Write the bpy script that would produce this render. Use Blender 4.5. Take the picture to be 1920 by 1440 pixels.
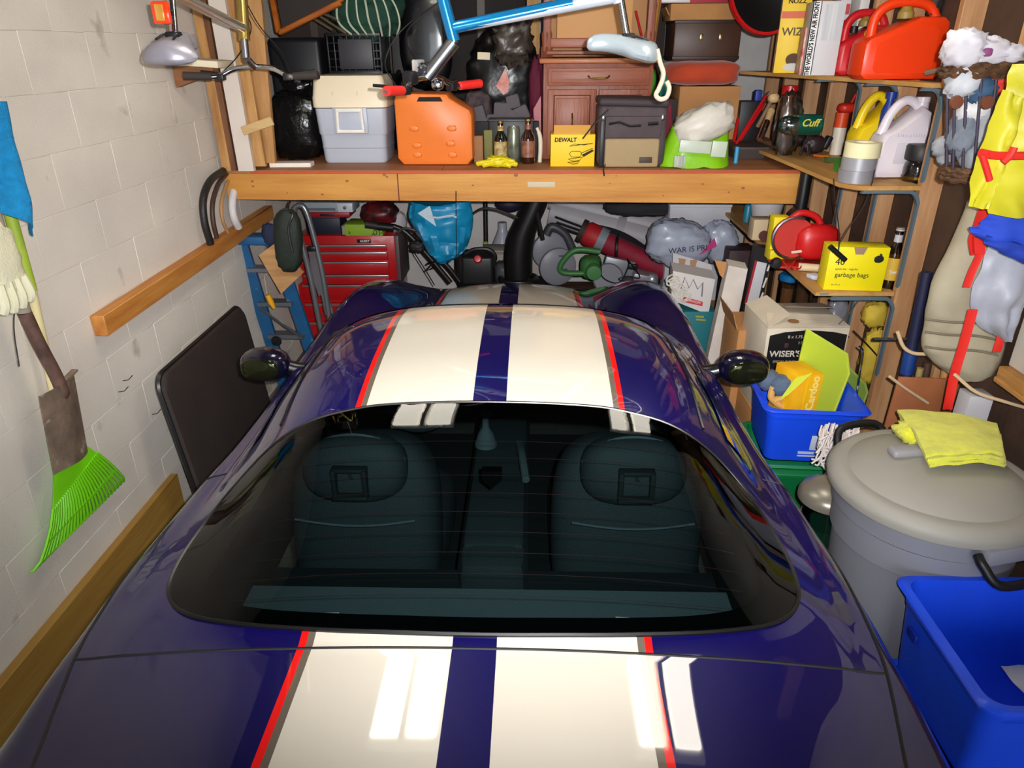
import bpy, bmesh, math, random
import numpy as np
from mathutils import Vector, Matrix, noise, Euler
for o in list(bpy.data.objects): bpy.data.objects.remove(o)
random.seed(7)
SC = bpy.context.scene; COL = SC.collection
PI = math.pi
# ---------------------------------------------------------------- camera
F = 1336.0; CAM = Vector((0, 0, 2.1))
yw = Vector((40, -638, F)).normalized()
zd = Vector((16, 2797, F)); zd = (zd - yw*zd.dot(yw)).normalized()
xr = zd.cross(yw)
if xr.x < 0: xr = -xr
RW = Matrix((xr, yw, -zd))            # photo camera axes (right, down, forward) -> world
cd = bpy.data.cameras.new('camera'); cam = bpy.data.objects.new('camera', cd); COL.objects.link(cam)
cd.sensor_width = 36; cd.lens = F/1920*36; cd.clip_start = .02
cam.matrix_world = Matrix.Translation(CAM) @ (RW @ Matrix(((1,0,0),(0,-1,0),(0,0,-1)))).to_4x4()
SC.camera = cam
# ---------------------------------------------------------------- world, exposure, lights
w = bpy.data.worlds.new('world'); SC.world = w; w.use_nodes = True
FLASH, TUBE, SKY = 420.0, 15.0, 5.0
w.node_tree.nodes['Background'].inputs[0].default_value = (.86, .93, 1, 1)
w.node_tree.nodes['Background'].inputs[1].default_value = SKY
SC.view_settings.view_transform = 'Standard'; SC.view_settings.look = 'None'
SC.view_settings.gamma = 1; SC.view_settings.use_curve_mapping = False
SC.view_settings.exposure = 0.2
def flash():
    "the camera's own flash: a small lamp, its beam aimed high and narrowed to dim the near deck, brightest along its axis"
    l = bpy.data.lights.new('camera_flash', 'SPOT'); l.energy = FLASH; l.shadow_soft_size = .012; l.color = (1, .985, 1)
    l.spot_size = math.radians(102); l.spot_blend = 1  # beam shaped to fall off over the near car deck
    o = bpy.data.objects.new('camera_flash', l); COL.objects.link(o); o.location = CAM + RW @ Vector((.055, -.04, -.01))
    o.rotation_euler = (RW @ Vector((0, (390-720)/F, 1))).to_track_quat('-Z', 'Y').to_euler()
flash()

# ---------------------------------------------------------------- helpers
def pix(px, py, Y=None, X=None, Z=None):
    "point of the photograph's ray at a real depth (Y), side distance (X) or height (Z)"
    r = RW @ Vector(((px-960)/F, (py-720)/F, 1))
    t = (Y-CAM.y)/r.y if Y is not None else (X-CAM.x)/r.x if X is not None else (Z-CAM.z)/r.z
    return CAM + r*t
def lin(c):
    c = [x/255 for x in c[:3]]
    return tuple((x/12.92 if x <= .04045 else ((x+.055)/1.055)**2.4) for x in c) + (1,)
MC = {}
def mat(col, rough=.5, metal=0, var=0, sc=8, bump=0, bsc=40, coat=0, emit=None, es=0, col2=None, stretch=None, spec=.5, alpha=1, trans=0, sheen=0, wear=None, world=False):
    key = str((col, rough, metal, var, sc, bump, bsc, coat, emit, es, col2, stretch, spec, alpha, trans, sheen, wear, world))
    if key in MC: return MC[key]
    m = bpy.data.materials.new('mat_%d' % len(MC)); m.use_nodes = True; MC[key] = m
    nt = m.node_tree; N = nt.nodes; L = nt.links; b = N['Principled BSDF']
    base = lin(col); b.inputs['Base Color'].default_value = base
    b.inputs['Roughness'].default_value = rough; b.inputs['Metallic'].default_value = metal
    b.inputs['Coat Weight'].default_value = coat; b.inputs['Coat Roughness'].default_value = .05
    b.inputs['Specular IOR Level'].default_value = spec; b.inputs['Alpha'].default_value = alpha
    b.inputs['Transmission Weight'].default_value = trans; b.inputs['Sheen Weight'].default_value = sheen
    if emit: b.inputs['Emission Color'].default_value = lin(emit); b.inputs['Emission Strength'].default_value = es
    m.diffuse_color = base
    if var or bump or col2 or wear:
        tc = N.new('ShaderNodeTexCoord'); mp = N.new('ShaderNodeMapping'); src = N.new('ShaderNodeNewGeometry').outputs['Position'] if world else tc.outputs['Object']; L.new(src, mp.inputs[0])
        if stretch: mp.inputs['Scale'].default_value = stretch
        n1 = N.new('ShaderNodeTexNoise'); n1.inputs['Scale'].default_value = sc; n1.inputs['Detail'].default_value = 6
        L.new(mp.outputs[0], n1.inputs['Vector'])
        if var or col2:
            mx = N.new('ShaderNodeMix'); mx.data_type = 'RGBA'
            c2 = lin(col2) if col2 else tuple(max(0, x*(1-var)) for x in base[:3]) + (1,)
            c1 = base if col2 else tuple(min(1, x*(1+var)) for x in base[:3]) + (1,)
            mx.inputs['A'].default_value = c1; mx.inputs['B'].default_value = c2
            rp = N.new('ShaderNodeValToRGB'); rp.color_ramp.elements[0].position = .35; rp.color_ramp.elements[1].position = .65
            L.new(n1.outputs['Fac'], rp.inputs[0]); L.new(rp.outputs[0], mx.inputs['Factor'])
            L.new(mx.outputs['Result'], b.inputs['Base Color']); last = mx.outputs['Result']
            if wear:
                n3 = N.new('ShaderNodeTexNoise'); n3.inputs['Scale'].default_value = wear[1]; n3.inputs['Detail'].default_value = 8
                L.new(src, n3.inputs['Vector'])
                r3 = N.new('ShaderNodeValToRGB'); r3.color_ramp.elements[0].position = wear[2]; r3.color_ramp.elements[1].position = wear[2]+.08
                L.new(n3.outputs['Fac'], r3.inputs[0])
                m3 = N.new('ShaderNodeMix'); m3.data_type = 'RGBA'; m3.inputs['B'].default_value = lin(wear[0])
                L.new(r3.outputs[0], m3.inputs['Factor']); L.new(last, m3.inputs['A']); L.new(m3.outputs['Result'], b.inputs['Base Color'])
        if bump:
            n2 = N.new('ShaderNodeTexNoise'); n2.inputs['Scale'].default_value = bsc; n2.inputs['Detail'].default_value = 5
            L.new(mp.outputs[0], n2.inputs['Vector'])
            bp = N.new('ShaderNodeBump'); bp.inputs['Strength'].default_value = min(1, bump); bp.inputs['Distance'].default_value = .01
            L.new(n2.outputs['Fac'], bp.inputs['Height']); L.new(bp.outputs[0], b.inputs['Normal'])
    return m
def wood(c1, c2, axis='X', sc=6, rough=.6):
    s = {'X': (.12, 1, 1), 'Y': (1, .12, 1), 'Z': (1, 1, .12)}[axis]
    return mat(c1, rough, col2=c2, sc=sc*4, stretch=s, bump=.25, bsc=60, world=True)
def clear(tint, rough=.05, mixf=.12):
    key = 'clear' + str((tint, rough, mixf))
    if key in MC: return MC[key]
    m = bpy.data.materials.new('mat_%d' % len(MC)); m.use_nodes = True; MC[key] = m
    N = m.node_tree.nodes; L = m.node_tree.links; N.remove(N['Principled BSDF'])
    t = N.new('ShaderNodeBsdfTransparent'); t.inputs[0].default_value = tint + (1,)
    g = N.new('ShaderNodeBsdfGlossy'); g.inputs['Roughness'].default_value = rough
    fr = N.new('ShaderNodeFresnel'); fr.inputs[0].default_value = 1.42
    ad = N.new('ShaderNodeMath'); ad.operation = 'ADD'; ad.use_clamp = True; ad.inputs[1].default_value = mixf
    mx = N.new('ShaderNodeMixShader'); L.new(fr.outputs[0], ad.inputs[0]); L.new(ad.outputs[0], mx.inputs[0])
    L.new(t.outputs[0], mx.inputs[1]); L.new(g.outputs[0], mx.inputs[2]); L.new(mx.outputs[0], N['Material Output'].inputs[0])
    m.diffuse_color = tint + (1,)
    return m

class B:
    "collects shapes into one mesh"
    def __init__(s): s.bm = bmesh.new(); s.mi = 0; s.soft = False
    def _fin(s, verts, faces=None, M=None):
        if M is not None: bmesh.ops.transform(s.bm, matrix=M, verts=verts)
        fs = faces if faces is not None else {f for v in verts for f in v.link_faces}
        for f in fs: f.material_index = s.mi
        return verts
    def box(s, c, d, R=None, bev=0, seg=2):
        t = bmesh.new(); bmesh.ops.create_cube(t, size=1)
        bmesh.ops.scale(t, vec=d, verts=t.verts)
        if bev: bmesh.ops.bevel(t, geom=t.edges[:], offset=min(bev, .45*min(d)), segments=seg, affect='EDGES', profile=.5)
        M = Matrix.Translation(c) @ (R.to_4x4() if R is not None else Matrix.Identity(4))
        s.merge(t, M); return s
    def merge(s, t, M=None):
        if M is not None: bmesh.ops.transform(t, matrix=M, verts=t.verts)
        vm = {v: s.bm.verts.new(v.co) for v in t.verts}
        for f in t.faces:
            try: nf = s.bm.faces.new([vm[v] for v in f.verts]); nf.material_index = s.mi
            except ValueError: pass
        t.free()
    def bar(s, p0, p1, w, h, up=(0, 0, 1), bev=.002):
        p0, p1 = Vector(p0), Vector(p1); d = p1-p0; x = d.normalized(); u = Vector(up)
        y = u.cross(x)
        if y.length < 1e-4: y = Vector((0, 1, 0)).cross(x)
        y.normalize(); z = x.cross(y)
        R = Matrix((x, y, z)).transposed()
        return s.box((p0+p1)/2, (d.length, w, h), R, bev, 1)
    def tube(s, pts, r, n=8, closed=False, cap=True):
        pts = [Vector(p) for p in pts]; k = len(pts); rs = r if isinstance(r, (list, tuple)) else [r]*k
        rings = []; prev = None
        for i, p in enumerate(pts):
            a = pts[(i-1) % k] if (closed or i) else p; b = pts[(i+1) % k] if (closed or i < k-1) else p
            d = (b-a).normalized()
            if prev is None:
                q = Vector((0, 0, 1)) if abs(d.z) < .9 else Vector((1, 0, 0)); e = d.cross(q).normalized()
            else:
                e = prev - d*prev.dot(d); e = e.normalized() if e.length > 1e-6 else d.orthogonal().normalized()
            prev = e; g = d.cross(e)
            rings.append([s.bm.verts.new(p + (e*math.cos(2*PI*j/n) + g*math.sin(2*PI*j/n))*rs[i]) for j in range(n)])
        for i in range(k if closed else k-1):
            A, C = rings[i], rings[(i+1) % k]
            for j in range(n):
                f = s.bm.faces.new((A[j], A[(j+1) % n], C[(j+1) % n], C[j])); f.material_index = s.mi
        if cap and not closed:
            for R_ in (rings[0][::-1], rings[-1]):
                f = s.bm.faces.new(R_); f.material_index = s.mi
        return s
    def cyl(s, p0, p1, r0, r1=None, n=20):
        return s.tube([p0, p1], [r0, r0 if r1 is None else r1], n)
    def lathe(s, prof, M=None, n=28, c=(0, 0, 0), sx=1, sy=1):
        M = M if M is not None else Matrix.Translation(c)
        rings = []
        for r, z in prof:
            if r < 1e-5: rings.append([s.bm.verts.new(M @ Vector((0, 0, z)))])
            else: rings.append([s.bm.verts.new(M @ Vector((r*sx*math.cos(2*PI*j/n), r*sy*math.sin(2*PI*j/n), z))) for j in range(n)])
        for A, C in zip(rings, rings[1:]):
            for j in range(n):
                q = (j+1) % n
                vs = [A[0] if len(A) == 1 else A[j], A[0] if len(A) == 1 else A[q], C[0] if len(C) == 1 else C[q], C[0] if len(C) == 1 else C[j]]
                u = []
                for v in vs:
                    if v not in u: u.append(v)
                if len(u) > 2:
                    f = s.bm.faces.new(u); f.material_index = s.mi
        return s
    def blob(s, c, d, amp=.06, fr=3, e=.75, sub=(28, 18), seed=0, R=None, crease=0, cf=9, flat=None):
        "bag-like superellipsoid, d = full size, creased by noise"
        s.soft = True; nu, nv = sub; c = Vector(c); R = R or Matrix.Identity(3); rows = []
        sg = lambda v, p: math.copysign(abs(v)**p, v)
        for i in range(nv+1):
            t = -PI/2 + PI*i/nv; row = []
            for j in range(nu if 0 < i < nv else 1):
                a = 2*PI*j/nu
                p = Vector((sg(math.cos(t), e)*sg(math.cos(a), e), sg(math.cos(t), e)*sg(math.sin(a), e), sg(math.sin(t), e)))
                o = Vector((seed*7.3, seed*3.1, -seed))
                k = 1 + amp*noise.noise(p*fr+o)*2 + crease*(abs(noise.noise(p*cf+o)) - .25)
                q = Vector((p.x*d[0]/2, p.y*d[1]/2, p.z*d[2]/2))*k
                if flat is not None: q.z = max(q.z, -d[2]/2*flat)
                row.append(s.bm.verts.new(c + R @ q))
            rows.append(row)
        for A, C in zip(rows, rows[1:]):
            for j in range(nu):
                q = (j+1) % nu
                vs = ([A[0]] if len(A) == 1 else [A[j], A[q]]) + ([C[0]] if len(C) == 1 else [C[q], C[j]])
                f = s.bm.faces.new(vs); f.material_index = s.mi
        return s
    def loft(s, rings, cap0=True, cap1=True):
        R_ = [[s.bm.verts.new(p) for p in r] for r in rings]
        for A, C in zip(R_, R_[1:]):
            k = len(A)
            for j in range(k): s.bm.faces.new((A[j], A[(j+1) % k], C[(j+1) % k], C[j])).material_index = s.mi
        if cap0: s.bm.faces.new(R_[0][::-1]).material_index = s.mi
        if cap1: s.bm.faces.new(R_[-1]).material_index = s.mi
        return s
    def prism(s, pts, v):
        pts = [Vector(p) for p in pts]; v = Vector(v)
        n = Vector((0, 0, 0))
        for a, b in zip(pts, pts[1:]+pts[:1]): n += a.cross(b)
        if n.dot(v) > 0: pts = pts[::-1]
        A = [s.bm.verts.new(p) for p in pts]; C = [s.bm.verts.new(p+v) for p in pts]; k = len(pts)
        fs = [s.bm.faces.new(A), s.bm.faces.new(C[::-1])] + [s.bm.faces.new((A[(i+1) % k], A[i], C[i], C[(i+1) % k])) for i in range(k)]
        for f in fs: f.material_index = s.mi
        return s
    def sheet(s, fn, nu, nv, th=.002):
        s.soft = True; P = [[Vector(fn(i/nu, j/nv)) for i in range(nu+1)] for j in range(nv+1)]
        def nor(i, j):
            a = P[j][min(i+1, nu)]-P[j][max(i-1, 0)]; b = P[min(j+1, nv)][i]-P[max(j-1, 0)][i]
            n = a.cross(b); return n.normalized() if n.length > 1e-9 else Vector((0, 0, 1))
        A = [[s.bm.verts.new(P[j][i]) for i in range(nu+1)] for j in range(nv+1)]
        C = [[s.bm.verts.new(P[j][i]-nor(i, j)*th) for i in range(nu+1)] for j in range(nv+1)]
        fs = []
        for j in range(nv):
            for i in range(nu):
                fs.append((A[j][i], A[j][i+1], A[j+1][i+1], A[j+1][i])); fs.append((C[j+1][i], C[j+1][i+1], C[j][i+1], C[j][i]))
        for i in range(nu): fs.append((A[0][i+1], A[0][i], C[0][i], C[0][i+1])); fs.append((A[nv][i], A[nv][i+1], C[nv][i+1], C[nv][i]))
        for j in range(nv): fs.append((A[j][0], A[j+1][0], C[j+1][0], C[j][0])); fs.append((A[j+1][nu], A[j][nu], C[j][nu], C[j+1][nu]))
        for f in fs:
            try: s.bm.faces.new(f).material_index = s.mi
            except ValueError: pass
        return s
def mesh_of(b, name, mats, M=None, ang=38, smooth=True):
    me = bpy.data.meshes.new(name); b_soft = b.soft
    if b.bm.faces and all(e.is_manifold for e in b.bm.edges): bmesh.ops.recalc_face_normals(b.bm, faces=b.bm.faces)
    if M is not None: bmesh.ops.transform(b.bm, matrix=M, verts=b.bm.verts)
    b.bm.normal_update(); b.bm.to_mesh(me); b.bm.free()
    for m in (mats if isinstance(mats, (list, tuple)) else [mats]): me.materials.append(m)
    if smooth and len(me.polygons):
        me.polygons.foreach_set('use_smooth', [True]*len(me.polygons)); me.set_sharp_from_angle(angle=math.radians(78 if b_soft and ang == 38 else ang))
    return me
ROOT = {}
def thing(name, label, cat, loc=(0, 0, 0), rz=0, group=None, R=None):
    o = bpy.data.objects.new(name, None); COL.objects.link(o); o.empty_display_size = .05
    M = Matrix.Translation(loc) @ (R.to_4x4() if R is not None else Matrix.Rotation(rz, 4, 'Z'))
    o.matrix_world = M; ROOT[o.name] = M
    o['label'] = label; o['category'] = cat
    if group: o['group'] = group
    return o
def rootM(o):
    while o.parent: o = o.parent
    return ROOT.get(o.name, Matrix.Identity(4))
def part(name, b, m, parent, world=False, label=None, stuff=False, ang=38):
    M = rootM(parent).inverted() if world else None
    o = bpy.data.objects.new(name, mesh_of(b, name, m, M, ang)); COL.objects.link(o); o.parent = parent
    if label: o['label'] = label
    if stuff: o['kind'] = 'stuff'
    return o
def solo(name, label, cat, b, m, group=None, ang=38):
    vs = [v.co for v in b.bm.verts]
    lo = [min(v[i] for v in vs) for i in range(3)]; hi = [max(v[i] for v in vs) for i in range(3)]
    c = Vector(((lo[0]+hi[0])/2, (lo[1]+hi[1])/2, lo[2]))
    o = bpy.data.objects.new(name, mesh_of(b, name, m, Matrix.Translation(-c), ang)); COL.objects.link(o); o.location = c
    ROOT[o.name] = Matrix.Translation(c)
    o['label'] = label; o['category'] = cat
    if group: o['group'] = group
    return o
def struct(name, b, m, parent=None):
    o = bpy.data.objects.new(name, mesh_of(b, name, m)); COL.objects.link(o); o['kind'] = 'structure'
    if parent: o.parent = parent
    return o
def text(s, c, size, m, parent, R=None, name='lettering', sx=1, italic=0, bold=0, ext=.0006):
    "flat lettering; default stands in the local XZ plane facing -Y"
    cu = bpy.data.curves.new('txt', 'FONT'); cu.body = s; cu.size = size; cu.extrude = ext; cu.align_x = 'CENTER'; cu.align_y = 'CENTER'
    cu.shear = italic; cu.offset = bold; cu.resolution_u = 3
    t = bpy.data.objects.new('txt', cu); COL.objects.link(t)
    me = bpy.data.meshes.new_from_object(t.evaluated_get(bpy.context.evaluated_depsgraph_get()))
    bpy.data.objects.remove(t); bpy.data.curves.remove(cu)
    M = Matrix.Translation(c) @ (R if R is not None else Matrix.Identity(3)).to_4x4() @ Matrix.Rotation(PI/2, 4, 'X') @ Matrix.Diagonal((sx, 1, 1, 1))
    me.transform(M); me.name = name; me.materials.clear(); me.materials.append(m)
    o = bpy.data.objects.new(name, me); COL.objects.link(o); o.parent = parent
    return o
def span(x0, y0, x1, y1, Y):
    "real width, height and bottom-centre point of an upright front face seen at these photo bounds"
    a = pix(x0, y1, Y=Y); c = pix(x1, y1, Y=Y); t = pix((x0+x1)/2, y0, Y=Y)
    return (c-a).length, t.z-(a.z+c.z)/2, Vector(((a.x+c.x)/2, Y, (a.z+c.z)/2))
def Rz(a): return Matrix.Rotation(math.radians(a), 3, 'Z')
def Rx(a): return Matrix.Rotation(math.radians(a), 3, 'X')
def Ry(a): return Matrix.Rotation(math.radians(a), 3, 'Y')
def crv(pts, n=6, closed=False):
    "Catmull-Rom through points"
    P = [Vector(p) for p in pts]; k = len(P); out = []
    for i in range(k if closed else k-1):
        p1, p2 = P[i], P[(i+1) % k]
        p0 = P[(i-1) % k] if (closed or i) else p1*2-p2; p3 = P[(i+2) % k] if (closed or i < k-2) else p2*2-p1
        for j in range(n):
            t = j/n
            out.append(.5*((2*p1) + (p2-p0)*t + (2*p0-5*p1+4*p2-p3)*t*t + (3*p1-p0-3*p2+p3)*t**3))
    if not closed: out.append(P[-1])
    return out
BLACK = mat((18, 18, 20), .45); RUBBER = mat((14, 14, 15), .75); CHROME = mat((205, 205, 210), .15, 1)
STEEL = mat((150, 152, 156), .35, 1); WHITE = mat((228, 226, 220), .5); INK = mat((20, 18, 16), .7)
REDP = mat((190, 22, 26), .35)

# ================================================================ SETTING
XL, XR, YB, ZC = -1.73, 1.80, 6.0, 3.1
paintw = mat((226, 218, 206), .7, var=.045, sc=3, bump=.13, bsc=120, wear=((186, 176, 160), 5, .66), world=True)
struct('floor', B().box((.03, 1.9, -.03), (3.7, 8.4, .06)), mat((98, 94, 88), .8, var=.2, sc=3, bump=.2))
struct('ceiling', B().box((.03, 1.9, ZC+.03), (3.7, 8.4, .06)), mat((44, 36, 30), .9, var=.15, sc=2))
wl = struct('wall_left', B().box((XL-.0518, 1.9, ZC/2), (.096, 8.4, ZC)), mat((205, 197, 186), .85, bump=.3, bsc=150))
bmesh_block = B().box((0, 0, 0), (.02, .3985, .1985), None, .0011, 1)
blk = mesh_of(bmesh_block, 'block', paintw)
def block(y0, y1, z):
    o = bpy.data.objects.new('block', blk); COL.objects.link(o); o.parent = wl
    o.location = (XL-.012 + random.uniform(-.0008, .0008), (y0+y1)/2, z); o.scale = (1, (y1-y0-.0015)/.3985, 1)
for k in range(16):
    z = .05 + .2*k; off = .2*(k % 2) + .62; y = off
    while y < YB-.01:
        y1 = min(y+.4, YB); block(y, y1, z); y += .4
struct('wall_back', B().box((.03, YB+.05, ZC/2), (3.7, .1, ZC)), mat((212, 208, 204), .8, var=.04, bump=.15))
wr = struct('wall_right', B().box((XR+.05, 1.9, ZC/2), (.1, 8.4, ZC)), mat((74, 52, 38), .85, var=.25, sc=5, bump=.3))
studm = wood((206, 158, 112), (180, 130, 86), 'Z', 5)
for k, y in enumerate((3.24, 3.65, 4.06, 4.47, 4.88, 5.29, 5.70, 2.79)):
    b = B().box((1.752, y+.019, ZC/2), (.094, .038, ZC), None, .002, 1)
    o = bpy.data.objects.new('stud', mesh_of(b, 'stud', studm)); COL.objects.link(o); o.parent = wr
# near stretch of the right wall: plaster board over a wood rail and brown panelling
struct('trim_1', B().box((1.715, 1.15, 1.02), (.05, 2.5, .045), None, .006).box((1.70, 1.15, .99), (.03, 2.5, .02), None, .004), wood((206, 150, 82), (180, 120, 58), 'Y', 5))
wn = struct('wall_right_near', B().box((1.765, 1.2, 2.07), (.07, 2.42, 2.06), None, .003), mat((232, 226, 218), .75, bump=.1))
pn = struct('wall_right_panel', B().box((1.775, .9, .5), (.05, 1.9, 1.0), None, .003), wood((150, 92, 52), (120, 70, 38), 'Z', 4))
wq = struct('wall_near', B().box((-1.58, -2.25, 1.15), (.48, .1, 2.3)).box((1.64, -2.25, 1.15), (.48, .1, 2.3)).box((.03, -2.25, 2.7), (3.7, .1, .8)), mat((150, 148, 146), .8))  # unseen wall, doorway left open to admit the sky fill
gd = struct('added_open_door', B().box((.03, -1.0, 2.62), (2.7, 2.3, .04)), mat((196, 194, 190), .6))      # unseen overhead door, added rolled up open so sky light fills the loft
for k in range(4):
    b = B().box((.03, -1.86+.575*k, 2.592), (2.5, .5, .02), None, .008)
    o = bpy.data.objects.new('panel', mesh_of(b, 'panel', mat((204, 202, 198), .6))); COL.objects.link(o); o.parent = gd
struct('added_driveway', B().box((0, -7.2, -.05), (16, 9.8, .06)), mat((104, 102, 98), .85, var=.2, sc=2))  # unseen ground added outside the opened door
pl_ = bpy.data.lights.new('door_portal', 'AREA'); pl_.shape = 'RECTANGLE'; pl_.size = 2.75; pl_.size_y = 2.3; pl_.cycles.is_portal = True
po = bpy.data.objects.new('door_portal', pl_); COL.objects.link(po); po.location = (.03, -2.2, 1.15); po.rotation_euler = (PI/2, 0, 0)
# fluorescent fixtures (above the frame, seen reflected in the car)
tubem = mat((255, 246, 228), .4, emit=(255, 247, 230), es=TUBE)
for x, s in ((.83, 'right'), (-.64, 'left')):
    t = thing('ceiling_light', 'two lamp fluorescent fixture hung over the %s side of the car' % s, 'lamp', (x, 2.72, 2.86))
    part('housing', B().box((0, 0, .04), (.40, .74, .05), None, .008).prism([(-.025, -.35, .015), (.025, -.35, .015), (.012, -.35, -.03), (-.012, -.35, -.03)], (0, .70, 0)), mat((225, 225, 222), .5), t)
    for dx in (-.105, .105):
        part('diffuser', B().box((dx, 0, 0), (.15, .66, .03), None, .012), tubem, t)
    for yy in (-.3, .3): part('chain', B().cyl((0, yy, .06), (0, yy, .24), .004, n=6), STEEL, t)

# ================================================================ CAR
XC = -.115
ST = {
 .335: [(0,.70),(.2,.70),(.37,.70),(.52,.70),(.62,.69),(.70,.68),(.76,.655),(.80,.55),(.79,.40),(.74,.28)],
 .40: [(0,.935),(.2,.934),(.37,.93),(.52,.922),(.66,.91),(.75,.89),(.82,.85),(.885,.66),(.88,.42),(.83,.24)],
 .52: [(0,.955),(.2,.954),(.37,.95),(.53,.942),(.67,.93),(.77,.915),(.855,.875),(.93,.68),(.94,.45),(.90,.22)],
 .84: [(0,.955),(.2,.954),(.37,.95),(.54,.942),(.69,.93),(.80,.918),(.89,.885),(.962,.72),(.968,.48),(.93,.22)],
 1.12: [(0,.955),(.2,.954),(.37,.95),(.55,.944),(.70,.935),(.81,.925),(.895,.90),(.965,.74),(.968,.5),(.93,.22)],
 1.15: [(0,.967),(.2,.966),(.37,.960),(.55,.951),(.70,.937),(.81,.926),(.895,.90),(.965,.743),(.968,.5),(.93,.22)],
 1.3: [(0,1.026),(.2,1.022),(.37,1.012),(.57,.985),(.73,.95),(.81,.932),(.893,.907),(.96,.76),(.962,.5),(.93,.22)],
 1.5: [(0,1.108),(.2,1.105),(.37,1.094),(.56,1.058),(.72,.975),(.80,.938),(.885,.91),(.945,.76),(.945,.5),(.92,.22)],
 1.76: [(0,1.2),(.2,1.197),(.37,1.188),(.535,1.155),(.68,1.04),(.785,.942),(.872,.91),(.93,.75),(.93,.5),(.905,.22)],
 2.05: [(0,1.236),(.2,1.233),(.37,1.224),(.545,1.19),(.665,1.10),(.775,.945),(.855,.905),(.908,.73),(.91,.5),(.90,.22)],
 2.3: [(0,1.244),(.2,1.241),(.37,1.231),(.54,1.195),(.652,1.11),(.77,.945),(.85,.905),(.90,.73),(.905,.5),(.90,.22)],
 2.47: [(0,1.232),(.2,1.228),(.37,1.214),(.525,1.175),(.64,1.095),(.77,.945),(.85,.905),(.90,.73),(.905,.5),(.90,.22)],
 2.85: [(0,1.09),(.2,1.085),(.37,1.065),(.55,1.02),(.66,.975),(.78,.935),(.86,.90),(.91,.73),(.91,.5),(.90,.22)],
 3.2: [(0,.962),(.2,.955),(.37,.94),(.5,.92),(.62,.915),(.75,.932),(.86,.91),(.925,.75),(.93,.5),(.90,.22)],
 3.5: [(0,.935),(.2,.926),(.34,.902),(.46,.875),(.58,.892),(.71,.94),(.83,.925),(.94,.76),(.945,.5),(.92,.25)],
 3.8: [(0,.893),(.2,.882),(.34,.855),(.46,.828),(.58,.862),(.72,.903),(.84,.885),(.95,.73),(.955,.5),(.93,.28)],
 4.1: [(0,.81),(.2,.80),(.34,.78),(.46,.762),(.58,.795),(.71,.83),(.83,.805),(.935,.66),(.95,.46),(.92,.28)],
 4.4: [(0,.695),(.2,.69),(.33,.682),(.45,.675),(.58,.688),(.68,.69),(.78,.67),(.87,.56),(.89,.42),(.86,.25)],
 4.68: [(0,.56),(.2,.555),(.3,.545),(.4,.535),(.5,.525),(.58,.51),(.65,.48),(.72,.42),(.72,.34),(.70,.22)],
 4.80: [(0,.44),(.18,.435),(.28,.43),(.37,.425),(.45,.415),(.52,.40),(.58,.38),(.62,.34),(.62,.28),(.6,.2)],
}
SY = np.array(sorted(ST)); SP = np.array([ST[y] for y in SY])          # (n,10,2)
TG = np.zeros_like(SP)
for i in range(1, len(SY)-1):                                            # monotone tangents
    h0, h1 = SY[i]-SY[i-1], SY[i+1]-SY[i]; a = (SP[i]-SP[i-1])/h0; c = (SP[i+1]-SP[i])/h1
    w1, w2 = 2*h1+h0, h1+2*h0; ok = a*c > 1e-12
    TG[i] = np.where(ok, (w1+w2)/(w1/np.where(ok, a, 1)+w2/np.where(ok, c, 1)), 0)
TG[0] = (SP[1]-SP[0])/(SY[1]-SY[0]); TG[-1] = (SP[-1]-SP[-2])/(SY[-1]-SY[-2])
def section(Y):
    i = int(np.clip(np.searchsorted(SY, Y)-1, 0, len(SY)-2)); h = SY[i+1]-SY[i]; t = (Y-SY[i])/h
    return (2*t**3-3*t*t+1)*SP[i] + (t**3-2*t*t+t)*h*TG[i] + (-2*t**3+3*t*t)*SP[i+1] + (t**3-t*t)*h*TG[i+1]
def surf(u, Y, S=None):
    S = section(Y) if S is None else S
    u = min(max(u, 0), 8.9999); i = int(u); t = u-i
    p1, p2 = S[i], S[i+1]; p0 = S[i-1] if i else np.array((-S[1][0], S[1][1])); p3 = S[i+2] if i < 8 else 2*p2-p1
    return .5*(2*p1+(p2-p0)*t+(2*p0-5*p1+4*p2-p3)*t*t+(3*p1-p0-3*p2+p3)*t**3)
def topz(x, Y):
    S = section(Y); x = abs(x); lo, hi = 0, 6.6
    for _ in range(22):
        m = (lo+hi)/2
        if surf(m, Y, S)[0] < x: lo = m
        else: hi = m
    return surf(lo, Y, S)[1]
WO = [(0,1.757),(.20,1.754),(.33,1.745),(.44,1.725),(.54,1.697),(.635,1.668),(.70,1.60),(.735,1.48),(.742,1.36),(.72,1.265),(.65,1.20),(.52,1.165),(.33,1.148),(.16,1.142),(0,1.14)]
WP = crv([(x, y, 0) for x, y in WO] + [(-x, y, 0) for x, y in WO[-2:0:-1]], 4, True)
WCN = Vector((0, 1.45, 0))
def inwin(x, y, s=1):
    pts = [WCN+(p-WCN)*s for p in WP]; c = False
    for a, b_ in zip(pts, pts[1:]+pts[:1]):
        if (a.y > y) != (b_.y > y) and x < (b_.x-a.x)*(y-a.y)/(b_.y-a.y)+a.x: c = not c
    return c
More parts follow.
